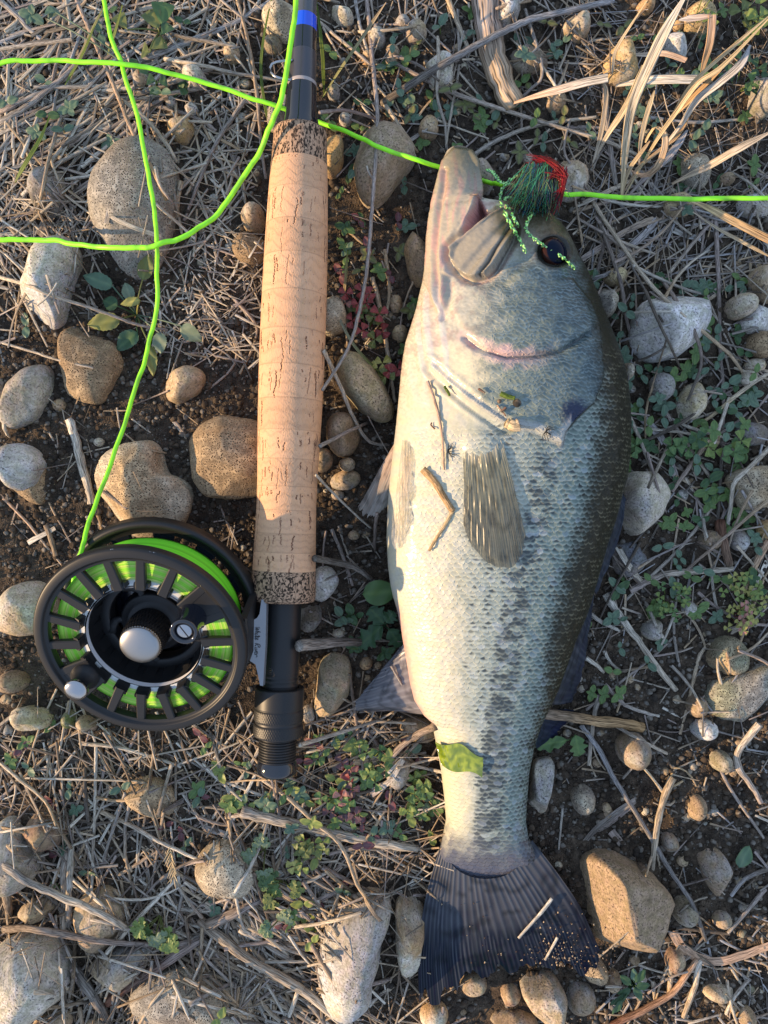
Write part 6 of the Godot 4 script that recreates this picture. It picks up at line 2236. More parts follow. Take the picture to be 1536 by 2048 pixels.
	stem("1325,1415 1360,1435 1398,1453", 3, "stem", "white", "white", "thin white stem pointing at the white rounded pebble")
	stem("1197,1390 1186,1450 1178,1530", 6, "stem", "grey", "pale", "upright grey stem at the soft dorsal fin's end")
	stem("1162,1450 1196,1496 1222,1546 1257,1602 1303,1678 1339,1740 1381,1802 1412,1880", 6, "stem", "blue", "dark", "long blue-grey stem running past the largest angular stone")
	stem("1519,1448 1480,1498 1474,1530 1500,1568 1522,1605", 8, "stick", "pale", "mauve", "bent pale stick at the right edge below the lichened slab")
	stem("1270,1600 1225,1630 1180,1670 1150,1722", 7, "blade", "grey", "dark", "curved grey blade above the largest angular stone, outer one")
	stem("1262,1612 1222,1645 1168,1680 1152,1720", 5, "blade", "mauve", "dark", "curved grey blade above the largest angular stone, inner one")
	stem("1222,1662 1250,1695 1288,1738", 9, "blade", "mauve", "bark", "dark brown blade touching the largest angular stone's top")
	stem("1128,1590 1122,1650 1117,1702", 3, "stem", "white", "grey", "thin upright straw right of the tail stalk")
	stem("1345,1862 1365,1895 1400,1915 1440,1922 1490,1908 1545,1888", 10, "blade", "peach", "peach", "curved peach-coloured blade at lower right", "", 0.9)
	stem("1200,2060 1270,2028 1340,1990 1372,1950 1392,1920", 7.5, "stem", "red", "peach", "reddish bent stem running to the bottom edge at lower right")
	stem("1398,1922 1390,1970 1366,2035", 7, "stem", "white", "tan", "pale stem right of the reddish bent stem")
	stem("1342,1898 1341,1940 1339,1992", 7, "stem", "pale", "tan", "pale stub below the largest angular stone")
	stem("1258,1922 1300,1938 1340,1948", 3, "stem", "white", "pale", "thin pale straw below the largest angular stone")
	stem("1306,1962 1308,1985 1310,2010", 5, "stem", "pale", "tan", "short upright straw at lower right beside the small dark plant")
	stem("1535,1738 1490,1758 1462,1792", 5, "stem", "dark", "blue", "dark stem at the right edge near the green leaf scrap")
	stem("1530,1778 1500,1815 1456,1866", 5, "stem", "mauve", "grey", "mauve stem at the right edge below the dark stem")
	stem("1352,1855 1400,1860 1460,1868", 4.4, "stem", "dark", "dark", "dark straw right of the largest angular stone")
	stem("1432,1520 1462,1580 1530,1680", 4, "stem", "mauve", "grey", "long stem running down towards the green leaf scrap")
	# top centre and right
	stem("765,207 868,140 998,68 1078,35 1225,2", 8, "stem", "dark", "blue", "long dark diagonal stem crossing the driftwood branch")
	stem("765,113 893,180 1008,220 1118,255 1218,285 1300,322", 5, "stem", "mauve", "pale", "long reddish grey stem passing above the lure")
	stem("948,310 1000,278 1080,250 1192,234", 5, "stem", "grey", "pale", "grey stem above the lure pointing right")
	stem("875,75 878,130 874,190 890,250 893,300", 4, "stem", "pale", "grey", "upright pale stem over the whitish stone")
	stem("915,20 918,130 905,210 892,290", 3.4, "stem", "grey", "pale", "thin upright stem right of the whitish stone")
	stem("895,-5 915,45 936,95", 6, "stem", "tan", "pale", "tan stem at the top edge left of the driftwood branch")
	stem("768,205 800,255 835,305", 5, "stem", "pale", "tan", "pale stem on the upper right of the broad tan stone")
	stem("640,225 700,222 780,250", 4, "stem", "mauve", "red", "reddish stem right of the flared black winding")
	stem("640,45 700,95 755,140", 4, "stem", "pale", "mauve", "pale stem right of the blue winding")
	stem("710,-5 722,60 745,130", 4, "stem", "blue", "pale", "pale stem at the top edge right of the rod")
	stem("1050,20 1085,140 1060,180 1030,205", 4, "stem", "grey", "mauve", "bent stem right of the driftwood branch")
	stem("1130,255 1180,255 1240,262", 5, "stem", "mauve", "grey", "mauve stem left of the golden grass foot")
	stem("1210,170 1215,260 1232,370", 7, "stem", "mauve", "grey", "upright mauve stem at the golden grass foot")
	stem("1140,238 1128,300 1150,340 1190,402", 3, "stem", "grey", "mauve", "thin stem over the white dotted stone")
	stem("1145,425 1190,410 1235,400", 5, "stem", "tan", "mauve", "tan stem right of the lure's red collar")
	stem("1300,235 1400,245 1540,232", 4, "stem", "blue", "pale", "long pale stem across the golden grass at right")
	stem("1330,430 1290,445 1240,470 1160,522", 8, "blade", "tan", "mauve", "flat tan blade right of the bass's eye")
	stem("1330,418 1282,476 1250,500 1227,530", 7, "blade", "blue", "mauve", "bluish blade above the tan rounded stone")
	stem("1178,560 1215,548 1250,525", 5, "stem", "blue", "grey", "bluish stem touching the bass's back behind the eye")
	stem("1330,455 1370,470 1402,478", 7, "blade", "white", "blue", "broad pale blade right of the bluish blade")
	straws([[10, 1460, 850, 2040, 52, 20, 60, 50, 170, 4.0], [10, 10, 480, 460, 26, 110, 60, 60, 190, 3.8], [1190, 340, 1530, 560, 20, -25, 60, 60, 180, 3.4], [1200, 560, 1530, 1230, 16, 60, 60, 50, 180, 3.4], [650, 10, 1180, 290, 16, 20, 60, 60, 170, 3.2], [1090, 1230, 1530, 1560, 14, 30, 60, 40, 130, 3.2], [1210, 1900, 1530, 2040, 12, 40, 60, 40, 120, 3.6], [10, 840, 470, 1120, 8, 60, 60, 40, 110, 3.0]], ["pale", "grey", "mauve", "tan", "white", "dark"], {"pale": "pale dry ", "grey": "grey dry ", "mauve": "mauve dry ", "tan": "tan dry ", "white": "bleached dry ", "dark": "dark dry "}, "dry stems scattered on the ground")

func build_plants() -> void:
	sprig("saw_leaved_rosette", 268, 625, "saw", ["225,572 165,550 34 blue", "235,612 205,600 30 deep", "240,640 172,648 38 olive yellow", "275,665 232,700 40 deep blue", "318,665 322,708 30 grey", "362,652 402,682 34 grey", "300,690 306,752 24 olive yellow", "285,560 300,508 32 olive", "280,600 240,608 20 yellow olive", "262,600 250,565 26 grey"], "saw-leaved rosette of dull green leaves below the crossing green lines")
	sprig("round_leaved_plant", 320, 60, "heart", ["318,62 300,20 40 olive", "322,70 340,48 30 deep", "325,55 326,2 44 green", "300,105 284,100 30 olive", "300,98 332,82 30 olive", "255,60 232,28 30 olive"], "round-leaved green plant near the top left of the rod")
	sprig("round_leaved_plant", 310, 165, "heart", ["312,162 294,158 24 deep", "312,170 312,190 24 deep", "316,164 334,160 24 deep", "112,25 90,20 20 blue", "95,38 112,15 24 grey"], "small dark clover leaf with holes below the upper green line")
	sprig("round_leaf", 738, 1190, "oval", ["725,1188 795,1182 50 green"], "single round green leaf at the bass's belly")
	sprig("three_part_leaf", 770, 1255, "lobed", ["768,1248 742,1218 46 deep", "765,1252 720,1290 48 deep", "778,1258 800,1290 40 deep", "772,1246 786,1225 34 deep"], "dark three-part leaf against the bass's belly above the anal fin")
	parsley(528, 1705, 34, 3, ["grey", "green"], "pale green cut-leaved plant right of the white pitted stone, upper one")
	parsley(566, 1770, 36, 5, ["green", "olive", "deep"], "dark green cut-leaved plant right of the white pitted stone, middle one")
	parsley(570, 1830, 34, 3, ["grey", "green", "blue"], "cut-leaved plant below its darker neighbours left of the cream stone")
	parsley(318, 1835, 42, 5, ["green", "grey", "lime"], "bright cut-leaved plant above the flat grey stone at lower left")
	sprig("dark_leaved_plant", 1270, 1970, "oval", ["1270,1965 1292,1940 16 deep", "1272,1972 1302,1972 15 deep", "1268,1975 1285,2000 15 deep blue", "1262,1970 1240,1950 15 deep", "1262,1978 1235,1990 15 deep", "1268,1962 1268,1938 14 blue", "1255,1990 1220,2010 15 deep", "1245,2000 1225,2030 14 deep"], "small dark five-leaved plant at the bottom right of the tail fin")
	sprig("leaf_scrap", 1488, 1715, "oval", ["1478,1735 1500,1692 34 blue green"], "single green leaf scrap on bare soil at lower right")
	sprig("green_leaf", 1150, 1480, "lobed", ["1135,1480 1075,1492 34 green", "1150,1470 1160,1510 40 green"], "green leaf pair below the bass's soft dorsal fin tip")
	clover(715, 600, 26, 7, ["red", "red", "pink"], 0.0040, "crimson sorrel leaves between cork grip and the bass's throat, upper tuft")
	clover(735, 655, 34, 9, ["red", "pink", "red", "olive"], 0.0046, "red and pink sorrel between cork grip and the bass's throat")
	clover(765, 735, 34, 6, ["olive", "yellow", "red"], 0.0046, "olive sorrel above the yellow oval stone")
	clover(1395, 905, 40, 5, ["green", "lime"], 0.0052, "green sorrel among crossed stems right of the bass's back")
	clover(1462, 895, 22, 4, ["lime", "green"], 0.0056, "bright green sorrel right of the long dark stem")
	clover(1255, 905, 24, 4, ["green", "olive"], 0.0044, "green sorrel against the bass's back above the pale flat stone")
	clover(1350, 885, 30, 5, ["green", "deep"], 0.0050, "dark sorrel under the flat grey blade")
	clover(1490, 1180, 46, 24, ["lime", "yellow", "yellow", "lime"], 0.0027, "yellow-green stonecrop-like clump at the right edge")
	clover(1475, 1235, 34, 16, ["yellow", "pink", "yellow"], 0.0026, "yellow and pink creeping clump below the yellow-green one")
	clover(1345, 1200, 40, 16, ["lime", "green"], 0.0027, "fresh green creeping clump right of the pale weathered stick")
	clover(615, 1700, 40, 12, ["yellow", "lime", "olive"], 0.0040, "yellow-green creeping sorrel below the fissured stick")
	clover(680, 1600, 44, 10, ["lime", "green", "plum"], 0.0042, "green sorrel with plum leaves above the fissured stick")
	clover(745, 1525, 34, 8, ["lime", "green"], 0.0044, "lime sorrel left of the weed on the tail stalk")
	clover(690, 1560, 40, 7, ["pink", "plum", "red"], 0.0042, "pink and plum sorrel right below the rod butt")
	clover(820, 1595, 40, 9, ["green", "lime"], 0.0044, "green sorrel beside the tail stalk")
	clover(1380, 60, 30, 4, ["lime", "green"], 0.0042, "lime sorrel behind the yellow pitted stone")
	clover(1500, 20, 34, 5, ["lime", "olive"], 0.0066, "broad lime leaves in the upper right corner")
	clover(1490, 160, 40, 6, ["green", "deep"], 0.0050, "dark green sorrel left of the edge stone at upper right")
	seedlings(560, 1470, 880, 1690, 52, ["green", "lime", "blue", "plum", "green"], 1.05, "green seedling", "seedlings around the rod butt")
	seedlings(430, 1530, 560, 1640, 12, ["green", "blue", "lime"], 1.05, "green seedling", "seedlings around the rod butt")
	seedlings(1190, 540, 1530, 860, 74, ["blue", "blue", "green", "deep"], 1.05, "bluish seedling", "seedlings right of the bass")
	seedlings(1210, 860, 1530, 1240, 62, ["blue", "green", "green", "deep"], 1.05, "green seedling", "seedlings right of the bass")
	seedlings(1110, 1230, 1330, 1420, 9, ["blue", "green"], 1.0, "bluish seedling", "seedlings right of the bass")
	seedlings(790, 0, 1260, 300, 48, ["blue", "green", "blue", "olive"], 1.0, "bluish seedling", "seedlings at the top centre")
	seedlings(1260, 0, 1530, 440, 36, ["blue", "green", "blue", "deep"], 1.0, "bluish seedling", "seedlings in the golden grass")
	seedlings(640, 80, 830, 500, 22, ["blue", "green", "deep"], 1.0, "dull green seedling", "seedlings right of the rod")
	seedlings(0, 0, 480, 420, 16, ["blue", "deep"], 1.1, "dull green seedling", "seedlings at the upper left")
	seedlings(640, 420, 830, 720, 18, ["olive", "green", "plum"], 1.0, "olive seedling", "seedlings left of the bass's throat")
	seedlings(0, 1450, 440, 1900, 26, ["blue", "green", "plum"], 1.05, "green seedling", "seedlings at the lower left")
	seedlings(560, 1690, 760, 1880, 14, ["lime", "plum", "blue"], 1.05, "pale green seedling", "seedlings around the cut-leaved plants")
	seedlings(640, 1200, 800, 1340, 8, ["deep", "blue"], 1.0, "dark seedling", "seedlings left of the bass's belly")
	seedling(446, 2005, "lime", 1.3, "two-leaved bright seedling standing over the grey boulder at the bottom", "")
	seedling(45, 650, "blue", 1.3, "two-leaved bluish seedling below the log-shaped stone", "")
	grass_clump("clump of tall golden dry grass rising at the upper right", [
		"1243,390,8 1246,350,14 1248,312,20 1261,221,36 1292,143,48 1329,65,58 1375,-15,64|9|gold|white", "1186,325,6 1196,290,10 1205,250,16 1212,190,22 1204,160,26|5|pale|tan", "1190,318,6 1215,270,14 1245,225,22 1268,180,30 1285,130,36|6|pale|gold", "1278,340,10 1279,300,16 1286,258,22 1298,215,26 1309,181,30|4.5|pale|gold",
		"1290,285,18 1303,262,22 1316,256,26 1328,268,30 1330,290,30 1322,318,26 1305,345,20 1280,352,14 1262,340,10|6|gold|peach", "1250,390,8 1284,330,18 1318,273,30 1356,220,38 1396,167,46 1448,130,50 1546,28,58|4|gold|gold", "1326,262,24 1350,220,30 1376,178,36 1412,140,40 1470,90,44 1540,30,46|3.4|orange|gold", "1332,248,20 1366,215,26 1398,182,30 1448,134,36|4|orange|orange",
		"1330,290,16 1362,250,22 1392,203,30 1440,165,36 1482,128,40 1500,90,42|7|pale|blue", "1402,150,34 1410,118,38 1420,80,44 1424,30,46|7|orange|peach|flat", "1424,32,46 1400,36,46 1358,40,42|6|peach|blue", "1344,368,12 1380,350,16 1420,331,20 1470,302,26 1545,262,30|7|tan|pale",
		"1372,398,16 1410,414,20 1448,434,24 1490,456,28 1545,484,32|8|gold|orange|flat", "1386,424,14 1436,458,20 1480,482,24 1540,514,28|3.5|pale|gold", "1295,0,30 1262,50,24 1232,99,18 1226,130,14 1224,150,10|3|gold|pale", "1028,206,14 1075,192,20 1120,180,24 1170,166,26 1216,157,28|8|peach|white|flat", "1232,172,22 1280,164,28 1330,160,32 1405,161,34|8.5|pale|white|flat", "1245,390,6 1256,345,12 1275,315,16 1300,282,20|4|gold|tan",
		"1243,392,6 1262,360,10 1277,335,12 1320,300,14 1360,265,16 1400,180,22|3.4|tan|orange", "1245,110,8 1300,110,12 1330,108,14 1372,122,16|6|pale|peach|flat", "1260,388,6 1300,345,10 1340,310,14 1375,260,16|7|mauve|blue"])
	grass_clump("thin green grass blade left of the rod blank", ["548,-20,16 530,60,14 522,140,12 530,210,8 540,255,4|3|green|green"], "green_grass", "grass blade")
	grass_clump("thin green grass blade just right of the rod blank", ["632,-5,22 640,60,20 646,120,16 648,190,5|3.6|green|green"], "green_grass", "grass blade")
	grass_clump("green grass blade slanting up right of the rod blank", ["645,195,5 680,140,14 725,75,20 772,5,26|3.2|green|tan"], "green_grass", "grass blade")
	grass_clump("curved green grass blade on the dry tangle at upper left", ["100,232,8 80,280,10 55,322,10 30,365,5|4.5|green|green"], "green_grass", "grass blade")
	grass_clump("long green grass blade beside the cork grip and red sorrel", ["695,500,16 692,550,10 688,590,4|3|green|tan", "664,585,6 680,640,14 715,700,18 770,755,6|3|grey|green"], "green_grass", "grass blade")
	grass_clump("green grass blades behind the upper green line at left", ["245,10,16 232,60,12 215,110,6|3|green|green", "190,50,14 165,110,10 130,170,5|3|green|green", "215,0,14 180,70,10 140,160,5|3|green|tan"], "green_grass", "grass blade")
	# pale root with its branching head
	var o := thing("old_root", "pale forked root standing on bare soil above the largest angular stone", "root")
	for w in ["1345,1555 1330,1590 1320,1625 1312,1665 1308,1700 1304,1742|8|tan|pale", "1330,1590 1300,1550 1272,1520|3.4|pale|gold", "1335,1575 1352,1570 1368,1560|3|tan|gold", "1325,1605 1340,1610 1350,1600|3|pale|tan", "1308,1700 1298,1730 1292,1752|3|pale|tan", "1309,1700 1318,1725 1320,1750|3|pale|tan", "1340,1560 1352,1535 1380,1550 1400,1590|2.4|gold|tan"]:
		var f: PackedStringArray = w.split("|")
		var r := float(f[1]) * K
		var pts := lay(f[0], r)
		var mb := MB.new()
		stem_into(mb, pts, r, r * 0.6, 1.0, 0.0, straw(f[2]), straw(f[3]), 9, 0.15)
		part("root_branch", mb.mesh(), mats["fibre"], o)
	# dry grass ear
	o = thing("grass_ear", "bristly dry grass ear left of the white pitted stone", "grass ear")
	for k in 22:
		var t := k / 21.0
		var c := W(lerpf(340, 348, t), lerpf(1695, 1755, t), 0.020)
		var d := Vector3((k % 2 - 0.5) * rng.randf_range(0.002, 0.0050), rng.randf_range(0.0, 0.003), rng.randf_range(0.002, 0.0045))
		var mb := MB.new()
		sweep(mb, PackedVector3Array([c, c + d * 0.4, c + d]), PackedFloat32Array([0.00022, 0.00024, 0.00005]), 5, 0.8, 0.0, filled(3, straw("gold")))
		part("spikelet", mb.mesh(), mats["fibre"], o)

func build_bits() -> void:
	# what lies on the bass
	var straw_bent := thing("bent_straw", "orange bent straw lying on the bass's flank", "straw")
	var base := 0.0
	for w in ["845,938 870,965 888,995 905,1022|7|orange|orange", "905,1022 890,1050 872,1078 858,1102|3.4|gold|orange"]:
		var f: PackedStringArray = w.split("|")
		var pts := on_fish(f[0], float(f[1]) * K * 0.5)
		var mb := MB.new()
		stem_into(mb, pts, float(f[1]) * K * 0.9, float(f[1]) * K * 0.7, 0.45, 0.0, straw(f[2]), straw(f[3]), 8)
		part("straw_half", mb.mesh(), mats["fibre"], straw_bent)
	fish_stem("855,762 866,790 876,825 884,870 888,940", 3.0, "mauve", "peach", "twig", "thin twig with side shoots lying on the bass's breast")
	fish_stem("870,858 862,850 864,845", 1.6, "red", "red", "twig", "tiny reddish side shoot on the bass's breast")
	fish_stem("1104,1797 1085,1822 1062,1848 1037,1876", 4.0, "white", "pale", "straw", "pale straw lying across the tail fin, larger one")
	fish_stem("1115,1875 1103,1897 1090,1920", 3.2, "white", "pale", "straw", "pale straw on the tail fin's lower right, smaller one")
	fish_stem("1012,815 1002,824", 3.0, "red", "bark", "bark_crumb", "reddish bark crumb on the bass's gill cover")
	fish_stem("958,778 970,786", 2.4, "red", "bark", "bark_crumb", "tiny red crumb on the gill membrane")
	fish_stem("994,810 1012,832", 1.6, "peach", "red", "twig", "hair-thin reddish twig on the gill membrane")
	fish_stem("889,773 897,786 899,792", 3.0, "green", "green", "grass_bit", "curved bit of green grass on the bass's throat")
	fish_stem("1001,787 1015,793 1030,796", 5.0, "green", "green", "grass_bit", "green grass bit on the bass's gill cover")
	# soil crumbs on the gill cover
	for q in [[1034, 806, 10, "dark", "dark soil crumb on the bass's gill cover"], [999, 802, 5, "red", "small dark red seed on the bass's gill cover"]]:
		var out := PackedVector2Array()
		for k in 10:
			out.append(Vector2.from_angle(TAU * k / 10.0) * q[2] * K * 0.7)
		var s := stone_shape(out, q[2] * K * 0.9, tone(q[3]) * 0.25, tone(q[3]) * 0.4, 4, 0.14, 71 + q[2], 12, 7)
		var m := whole("debris_crumb", s.mesh, mats["crumb"], q[4], "crumb")
		var p := on_fish("%d,%d %d,%d" % [q[0], q[1], q[0] + 1, q[1]], 0.0)
		m.position = p[0] - Vector3(0, 0.0006, 0)
	# dry husk and two sprigs of black moss
	var husk := MB.new()
	var hp := on_fish("1012,846 1028,852 1038,850", 0.001)
	stem_into(husk, hp, 0.0017, 0.0023, 0.7, 0.0, straw("gold"), straw("tan"), 9)
	whole("seed_husk", husk.mesh(), mats["blade"], "yellowish dry seed husk at the edge of the gill cover", "seed husk")
	for q in [[895, 902, 0.0, "black moss wisp beside the twig on the bass's breast"], [1092, 862, 0.6, "black moss wisp at the edge of the bass's gill cover"]]:
		var mb := MB.new()
		for k in 9:
			var a: float = q[2] + (k - 4) * 0.35
			var e := Vector2(q[0], q[1]) + Vector2.from_angle(a) * rng.randf_range(12, 22)
			var mm := Vector2(q[0], q[1]).lerp(e, 0.5) + Vector2(rng.randf_range(-3, 3), rng.randf_range(-3, 3))
			var p := on_fish("%.1f,%.1f %.1f,%.1f %.1f,%.1f" % [q[0], q[1], mm.x, mm.y, e.x, e.y], 0.0004)
			stem_into(mb, p, 0.00016, 0.00010, 1.0, 0.0, Color(0.01, 0.01, 0.01), Color(0.02, 0.02, 0.015), 5)
		whole("moss_wisp", mb.mesh(), mats["plain_vc"], q[3], "moss")
	# ribbon of green weed over the tail stalk
	var P := PackedVector3Array()
	var C := PackedColorArray()
	for i in 26:
		var u := i / 25.0
		for j in 12:
			var v := j / 11.0
			var top := Vector2(870, 1482).lerp(Vector2(966, 1512), u) + Vector2(0, -6.0 * sin(PI * u) + 5.0 * sin(u * 9.0))
			var bot := Vector2(882, 1528).lerp(Vector2(964, 1556), u) + Vector2(0, 6.0 * sin(u * 6.0))
			var p := top.lerp(bot, v)
			var b := on_fish("%.1f,%.1f %.1f,%.1f" % [p.x, p.y, p.x + 0.5, p.y], 0.0)[0]
			P.append(b + Vector3.UP * (0.0006 + 0.0006 * sin(u * 7.0 + v * 3.0) * sin(v * PI)))
			var c := Color(0.09, 0.14, 0.008).lerp(Color(0.20, 0.26, 0.02), smoothstep(-0.2, 0.3, n_fine.get_noise_2d(u * 90.0, v * 50.0)))
			C.append(c)
	var mb := MB.new()
	mb.grid(P, 26, 12, C, PackedVector2Array(), false, 2)
	var mw := base_mat(0.15, 0.6)
	mw.backlight_enabled = true
	mw.backlight = Color(0.15, 0.15, 0.1)
	whole("water_weed", mb.mesh(), mw, "wet green ribbon of weed wrapped over the bass's tail stalk", "water weed")
	# sand grains stuck to the tail
	var gr := MB.new()
	for k in 300:
		var x := rng.randfn(1140.0, 50.0)
		var y := 1935.0 - absf(rng.randfn(0.0, 45.0)) + (x - 1130.0) * 0.15
		if k % 12 == 0:
			x = rng.randf_range(850.0, 1150.0)
			y = rng.randf_range(1800.0, 1930.0)
		var p := on_fish("%.1f,%.1f %.1f,%.1f" % [x, y, x + 0.5, y], 0.0)[0]
		var r := rng.randf_range(0.00012, 0.00055)
		var c := Color(0.38, 0.30, 0.21) if rng.randf() < 0.45 else Color(0.07, 0.05, 0.04)
		var t := [Vector3(1, 0, 0), Vector3(-0.6, 0.1, 0.8), Vector3(-0.5, 0, -0.9), Vector3(0.1, 1.1, 0)]
		var bb := Basis(Vector3.UP, rng.randf() * TAU)
		var w := []
		for q in t:
			w.append(p + bb * q * r)
		for f in [[0, 1, 3], [1, 2, 3], [2, 0, 3]]:
			face(gr, w[f[0]], w[f[1]], w[f[2]], p, c)
	whole("sand_grains", gr.mesh(), mats["crumb"], "sand and soil grains stuck to the tail fin's lower right", "sand", "", "stuff")

func on_fish(path: String, r: float) -> PackedVector3Array:
	var pin := pts_of(path)
	var n := clampi(pin.size() * 5, 6, 30)
	var out := PackedVector3Array()
	for i in n:
		var q := along(pin, float(i) / (n - 1))
		var h := 0.02
		for it in 4:
			var w := W(q.x, q.y, h)
			h = crest(w.x, w.z)
		out.append(W(q.x, q.y, h + r * 0.8 + 0.0003))
	return out

func fish_stem(path: String, r_px: float, ca: String, cb: String, called: String, label: String) -> void:
	var r := r_px * K * 0.9
	var pts := on_fish(path, r)
	var mb := MB.new()
	stem_into(mb, pts, r, r * 0.75, 0.8, 0.0, straw(ca), straw(cb), 7)
	whole(called, mb.mesh(), mats["fibre"], label, called.replace("_", " "))

# ---------- ground ----------
func relief_start() -> void:
	relief.resize(GX * GZ)
	for j in GZ:
		for i in GX:
			relief[j * GX + i] = soil((i + 0.5) * 0.001 - 0.23, (j + 0.5) * 0.001 - 0.29)

# soil has settled against the stones: it stands a little higher round their feet
func bank_soil() -> void:
	bank.resize(GX * GZ)
	var a := PackedFloat32Array()
	a.resize(GX * GZ)
	for j in GZ:
		for i in GX:
			var h := relief[j * GX + i] - soil((i + 0.5) * 0.001 - 0.23, (j + 0.5) * 0.001 - 0.29)
			a[j * GX + i] = 1.0 if h > 0.002 else 0.0
	var r := 4
	for pass_ in 4:
		var step := 1 if pass_ % 2 == 0 else GX
		var n := GX if pass_ % 2 == 0 else GZ
		var m := GZ if pass_ % 2 == 0 else GX
		var other := GX if pass_ % 2 == 0 else 1
		var b := PackedFloat32Array()
		b.resize(GX * GZ)
		for q in m:
			var sum := 0.0
			for k in range(-r, n):
				var hi := k + r
				if hi < n:
					sum += a[q * other + hi * step]
				var lo := k - r - 1
				if lo >= 0:
					sum -= a[q * other + lo * step]
				if k >= 0:
					b[q * other + k * step] = sum / (2 * r + 1)
		a = b
	bank = a

func bank_at(x: float, z: float) -> float:
	if absf(x) > 0.22 or absf(z) > 0.28:
		return 0.0
	var b := bank[cell(x, z)]
	return 0.0058 * b * (0.75 + 0.5 * n_mid.get_noise_2d(x * 2600.0, z * 2600.0))

func build_ground() -> void:
	var xs := PackedFloat32Array()
	var zs := PackedFloat32Array()
	for axis in 2:
		var half := 0.22 if axis == 0 else 0.28
		var inner := PackedFloat32Array()
		var x := 0.0
		var st := 0.0016
		while x < 9.0:
			inner.append(x)
			if x > half:
				st *= 1.16
			x += st
		var all := PackedFloat32Array()
		for k in range(inner.size() - 1, 0, -1):
			all.append(-inner[k])
		all.append_array(inner)
		if axis == 0:
			xs = all
		else:
			zs = all
	var P := PackedVector3Array()
	var C := PackedColorArray()
	for z in zs:
		for x in xs:
			var near := absf(x) < 0.25 and absf(z) < 0.31
			var y := soil(x, z) + bank_at(x, z)
			if near:
				y += 0.0007 * n_fine.get_noise_2d(x * 9000.0, z * 9000.0) + 0.0006 * n_mid.get_noise_2d(x * 5200.0, z * 5200.0)
			P.append(Vector3(x, y, z))
			var m := smoothstep(-0.3, 0.3, n_mid.get_noise_2d(x * 900.0 + 400.0, z * 900.0))
			C.append(Color(1.0, 0.96, 0.9).lerp(Color(0.62, 0.6, 0.6), m))
	var mb := MB.new()
	mb.grid(P, zs.size(), xs.size(), C, PackedVector2Array(), false, 2)
	var o := whole("ground", mb.mesh(), mats["soil"], "dark brown crumbly soil under the stones and litter", "", "", "structure")

func crumbs() -> void:
	# loose crumbs of soil and grit, far too many to count
	var labels_ := ["loose dark soil crumbs covering the bare ground everywhere", "loose grey grit and tiny gravel mixed into the soil", "loose reddish brown soil grains between the stones"]
	for v in 3:
		var r := RandomNumberGenerator.new()
		r.seed = 900 + v
		var out := PackedVector2Array()
		for k in 9:
			out.append(Vector2.from_angle(TAU * k / 9.0) * r.randf_range(0.75, 1.1))
		var s := stone_shape(out, 1.3, Color.WHITE, Color(0.75, 0.75, 0.75), 3, 0.12, 40 + v, 10, 6)
		var mm := MultiMesh.new()
		mm.transform_format = MultiMesh.TRANSFORM_3D
		mm.use_colors = true
		mm.mesh = s.mesh
		var many := 30000
		mm.instance_count = many
		var cols := [[Color(0.040, 0.033, 0.027), Color(0.085, 0.069, 0.055)], [Color(0.13, 0.12, 0.105), Color(0.23, 0.205, 0.17)], [Color(0.050, 0.038, 0.028), Color(0.105, 0.080, 0.057)]]
		for k in many:
			var x := r.randf_range(-0.26, 0.26)
			var z := r.randf_range(-0.32, 0.32)
			if v > 0:
				# grit lies mainly in the bare earth at lower right and left
				for t in 3:
					var px := x / K + 768.0
					var py := z / K + 1024.0
					if (px > 1060.0 and py > 1180.0) or (px < 800.0 and py > 560.0 and py < 1330.0) or r.randf() < 0.3:
						break
					x = r.randf_range(-0.2, 0.2)
					z = r.randf_range(-0.255, 0.255)
			var sz := 0.00026 + 0.0015 * pow(r.randf(), 3.4)
			if v == 1:
				sz *= 0.9
			var b := Basis.from_euler(Vector3(r.randf_range(-0.5, 0.5), r.randf() * TAU, r.randf_range(-0.5, 0.5))).scaled(Vector3(sz, sz * r.randf_range(0.6, 1.0), sz * r.randf_range(0.7, 1.1)))
			mm.set_instance_transform(k, Transform3D(b, Vector3(x, soil(x, z) + bank_at(x, z) - sz * 0.15 + 0.0002, z)))
			var c: Color = cols[v][0].lerp(cols[v][1], r.randf())
			mm.set_instance_color(k, c)
		var o := MultiMeshInstance3D.new()
		o.name = numbered(["soil_crumbs", "grit", "soil_grains"][v])
		o.multimesh = mm
		o.material_override = mats["crumb"]
		add_child(o, true)
		tag(o, labels_[v], "soil" if v != 1 else "grit", "", "stuff")

